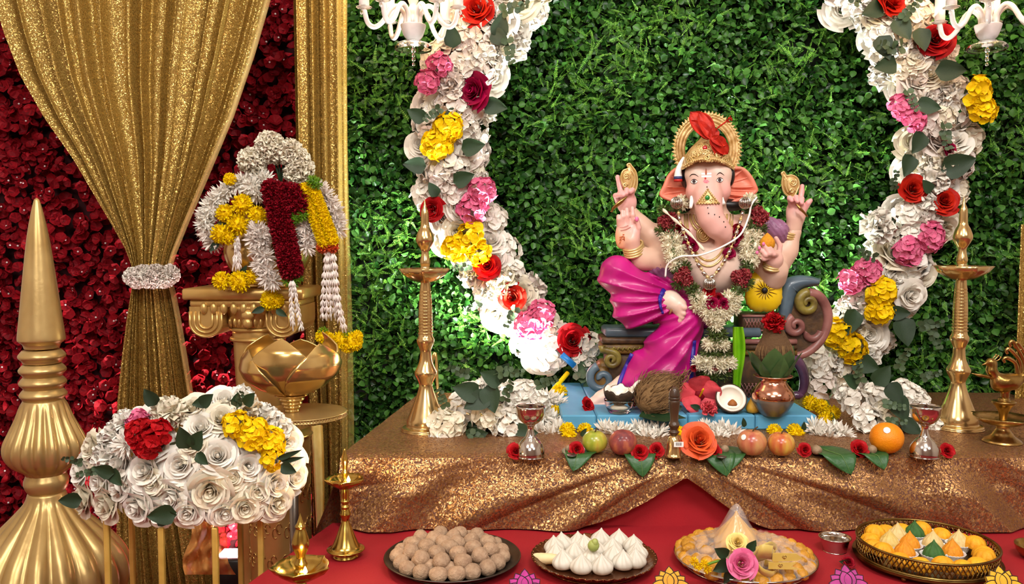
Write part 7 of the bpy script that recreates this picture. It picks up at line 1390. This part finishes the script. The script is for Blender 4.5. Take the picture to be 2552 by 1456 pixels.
# ================================================================== curtain tie-back, orange net, red uplight
ti = thing('curtain_tieback', 'fluffy white flower band tying the gold curtain', 'tieback', P(378, 690, 2.22)); t0_ = np.array(ti.location)
for k in range(9):
    e = k / 8 * 2 - 1; bloom('carn', ti, P(378 + e * 44, 690 + 6 * math.sin(k * 2.2), 2.235 + .04 * e * e) - t0_, 27 * S(2.24), M_blush if k % 3 else M_white, (e * .5, -1, 0), .3)
def orn_(u, v): x = 455 + u * (70 + 60 * v) + 10 * np.sin(v * 6) - 10 * v; y = 1300 + 150 * v; d = 2.08 + .03 * np.sin(u * 14 + v * 5) + .02 * np.sin(v * 17 + u * 4); return (x - 1276) * d / FPX, d, CAMZ - (y - 600) * d / FPX
V, F = grid(orn_, 40, 30); o_ = np.array([float(P(510, 1400, 2.08)[0]), 2.08, 0]); o = MB().add(V - o_, F).build('orange_net', mat('orange_net', '#f2b066', '#e89648', rough=.6, alpha=.6), None, o_); tag(o, 'crumpled sheer orange net hanging by the red wall light', 'fabric')
ul = thing('uplight', 'black floor uplight shining on the red flower wall behind the gold legs', 'lamp', (float(P(590, 1390, 2.32)[0]), 2.32, 0)); zu = float(P(590, 1385, 2.32)[2])
MB().add(*box((0, 0, zu / 2), (.10, .07, zu), .006)).build('housing', M_black, ul); MB().add(*box((0, .012, zu + .004), (.095, .05, .006), .002)).build('lens', mat('lit_lens', '#ffffff', emit='#ffd8dc', estr=14, rough=.4), ul)
L_ = spot('uplight_beam', (float(ul.location[0]), 2.36, zu + .04), (float(ul.location[0]) - .02, 2.52, zu + .2), 30, (1, .72, .7), 165); 
# ================================================================== green wall uplights behind the altar
def par(label, px, py, Y, tgt, pw):
    b = P(px, py, Y); b[2] = TZ + .001; th = thing('uplight', label, 'lamp', b); MB().add(*box((0, 0, .017), (.11, .05, .032), .005)).build('housing', M_black, th); MB().add(*box((0, .012, .0345), (.09, .03, .003), .001)).build('lens', mat('white_lens', '#ffffff', emit='#f4fff4', estr=14, rough=.4), th)
    l = bpy.data.lights.new('uplight_beam', 'SPOT'); l.energy = pw; l.color = (.93, 1, .93); l.spot_size = math.radians(112); l.spot_blend = .9; l.shadow_soft_size = .03; ob = bpy.data.objects.new('uplight_beam', l); C.objects.link(ob); ob.parent = th; ob.location = (0, .015, .055); ob.rotation_euler = Vector(tgt).to_track_quat('-Z', 'Y').to_euler()
par('black floodlight on the altar lighting the hedge left of the idol', 1290, 955, 2.08, (-.12, .5, 1), 58); par('black floodlight on the altar hidden behind the idol right side', 1895, 960, 2.19, (.12, .3, 1), 36)
ys = thing('yellow_stick', 'yellow stick leaning on the garland beside the couch', 'stick', P(1370, 990, 2.06)); y0_ = np.array(ys.location); MB().add(*tube([P(1368, 985, 2.06) - y0_, P(1415, 930, 2.12) - y0_], .006, 8)).build('rod', M_yel, ys); o = MB().add(*tube([P(1400, 884, 2.12), P(1432, 912, 2.12)], .008, 10)).build('blue_tube', mat('blue_plastic', '#1f7ac8', rough=.3), None); tag(o, 'short blue plastic tube behind the red rose of the left garland', 'tube')
# ================================================================== chandeliers
M_mglass = mat('milky_glass', '#eee6e2', '#dcd4d2', rough=.15, coat=.6, trans=.25); M_candle = mat('candle_sleeve', '#f0e4dc', rough=.4)
def chandelier(label, dxp):
    Yh = 2.02; s = S(Yh); b = P(1030 + dxp, 82, Yh); th = thing('chandelier', label, 'chandelier', b); z = lambda v: (82 - v) * s; x = lambda u: (u - 1030) * s
    vlathe('bowl', [(r * s, z(v)) for v, r in ((103, 0), (101, 12), (92, 22), (80, 27), (66, 31), (64, 30), (80, 24), (92, 16), (92, 0))], M_mglass, th, n=3); vlathe('glass_skirt', [(r * s, z(v)) for v, r in ((124, 44), (118, 46), (108, 38), (100, 16), (101, 15), (110, 36), (118, 43), (124, 44))], M_glass, th, n=3, cap=False)
    mb = MB()
    for v, r in ((112, 5), (124, 6), (136, 4.5), (146, 5), (158, 4)): mb.add(*ell((0, 0, z(v)), (r * s, r * s, r * 1.2 * s), 8, 6))
    mb.build('crystal_drop', M_glass, th); vlathe('centre_stem', [(r * s, z(v)) for v, r in ((66, 10), (50, 12), (40, 8), (28, 13), (15, 9), (0, 14), (-20, 9), (-50, 11), (-300, 9), (-420, 5), (-1150, 4))], M_mglass, th, n=3)
    for k, a in enumerate((-.35, .95, 2.2, PI + .35, 4.2, 5.3)):
        ca, sa = math.cos(a), -abs(math.sin(a)) if False else math.sin(a); L = lambda r, v: (r * s * ca, r * s * sa, z(v))
        ar_ = MB().add(*tube(curve([L(18, 66), L(20, 40), L(38, 22), L(56, 30), L(76, 62), L(96, 76), L(112, 66), L(120, 36)], 6), 6.2 * s, 10)).build('arm', M_mglass, th)
        MB().add(*lathe(sprof([(8 * s, z(36)), (18 * s, z(33)), (19 * s, z(31)), (13 * s, z(29))], 2), 18), M=Matrix.Translation((120 * s * ca, 120 * s * sa, 0))).build('drip_pan', M_glass, ar_); MB().add(*lathe([(12.5 * s, z(31)), (12.5 * s, z(-40))], 18), M=Matrix.Translation((120 * s * ca, 120 * s * sa, 0))).build('candle_sleeve', M_candle, ar_); MB().add(*lathe(sprof([(5 * s, z(-40)), (12 * s, z(-58)), (8 * s, z(-78)), (0, z(-92))], 3), 12), M=Matrix.Translation((120 * s * ca, 120 * s * sa, 0))).build('bulb', mat('warm_bulb', '#ffd9a0', emit='#ffc070', estr=12, rough=.3), ar_)
        mb = MB(); mb.add(*ell((126 * s * ca, 126 * s * sa - .004, z(45)), (4 * s, 4 * s, 6 * s), 6, 5)); mb.build('bead', M_glass, ar_)
    l = bpy.data.lights.new('bulb_light', 'POINT'); l.energy = 1.4; l.color = (1, .72, .42); l.shadow_soft_size = .12; ob = bpy.data.objects.new('bulb_light', l); C.objects.link(ob); ob.parent = th; ob.location = (0, -.02, z(-60))
chandelier('milky glass chandelier with candle arms hanging left of the garlands', 0); chandelier('milky glass chandelier with candle arms hanging at the right edge', 1432)
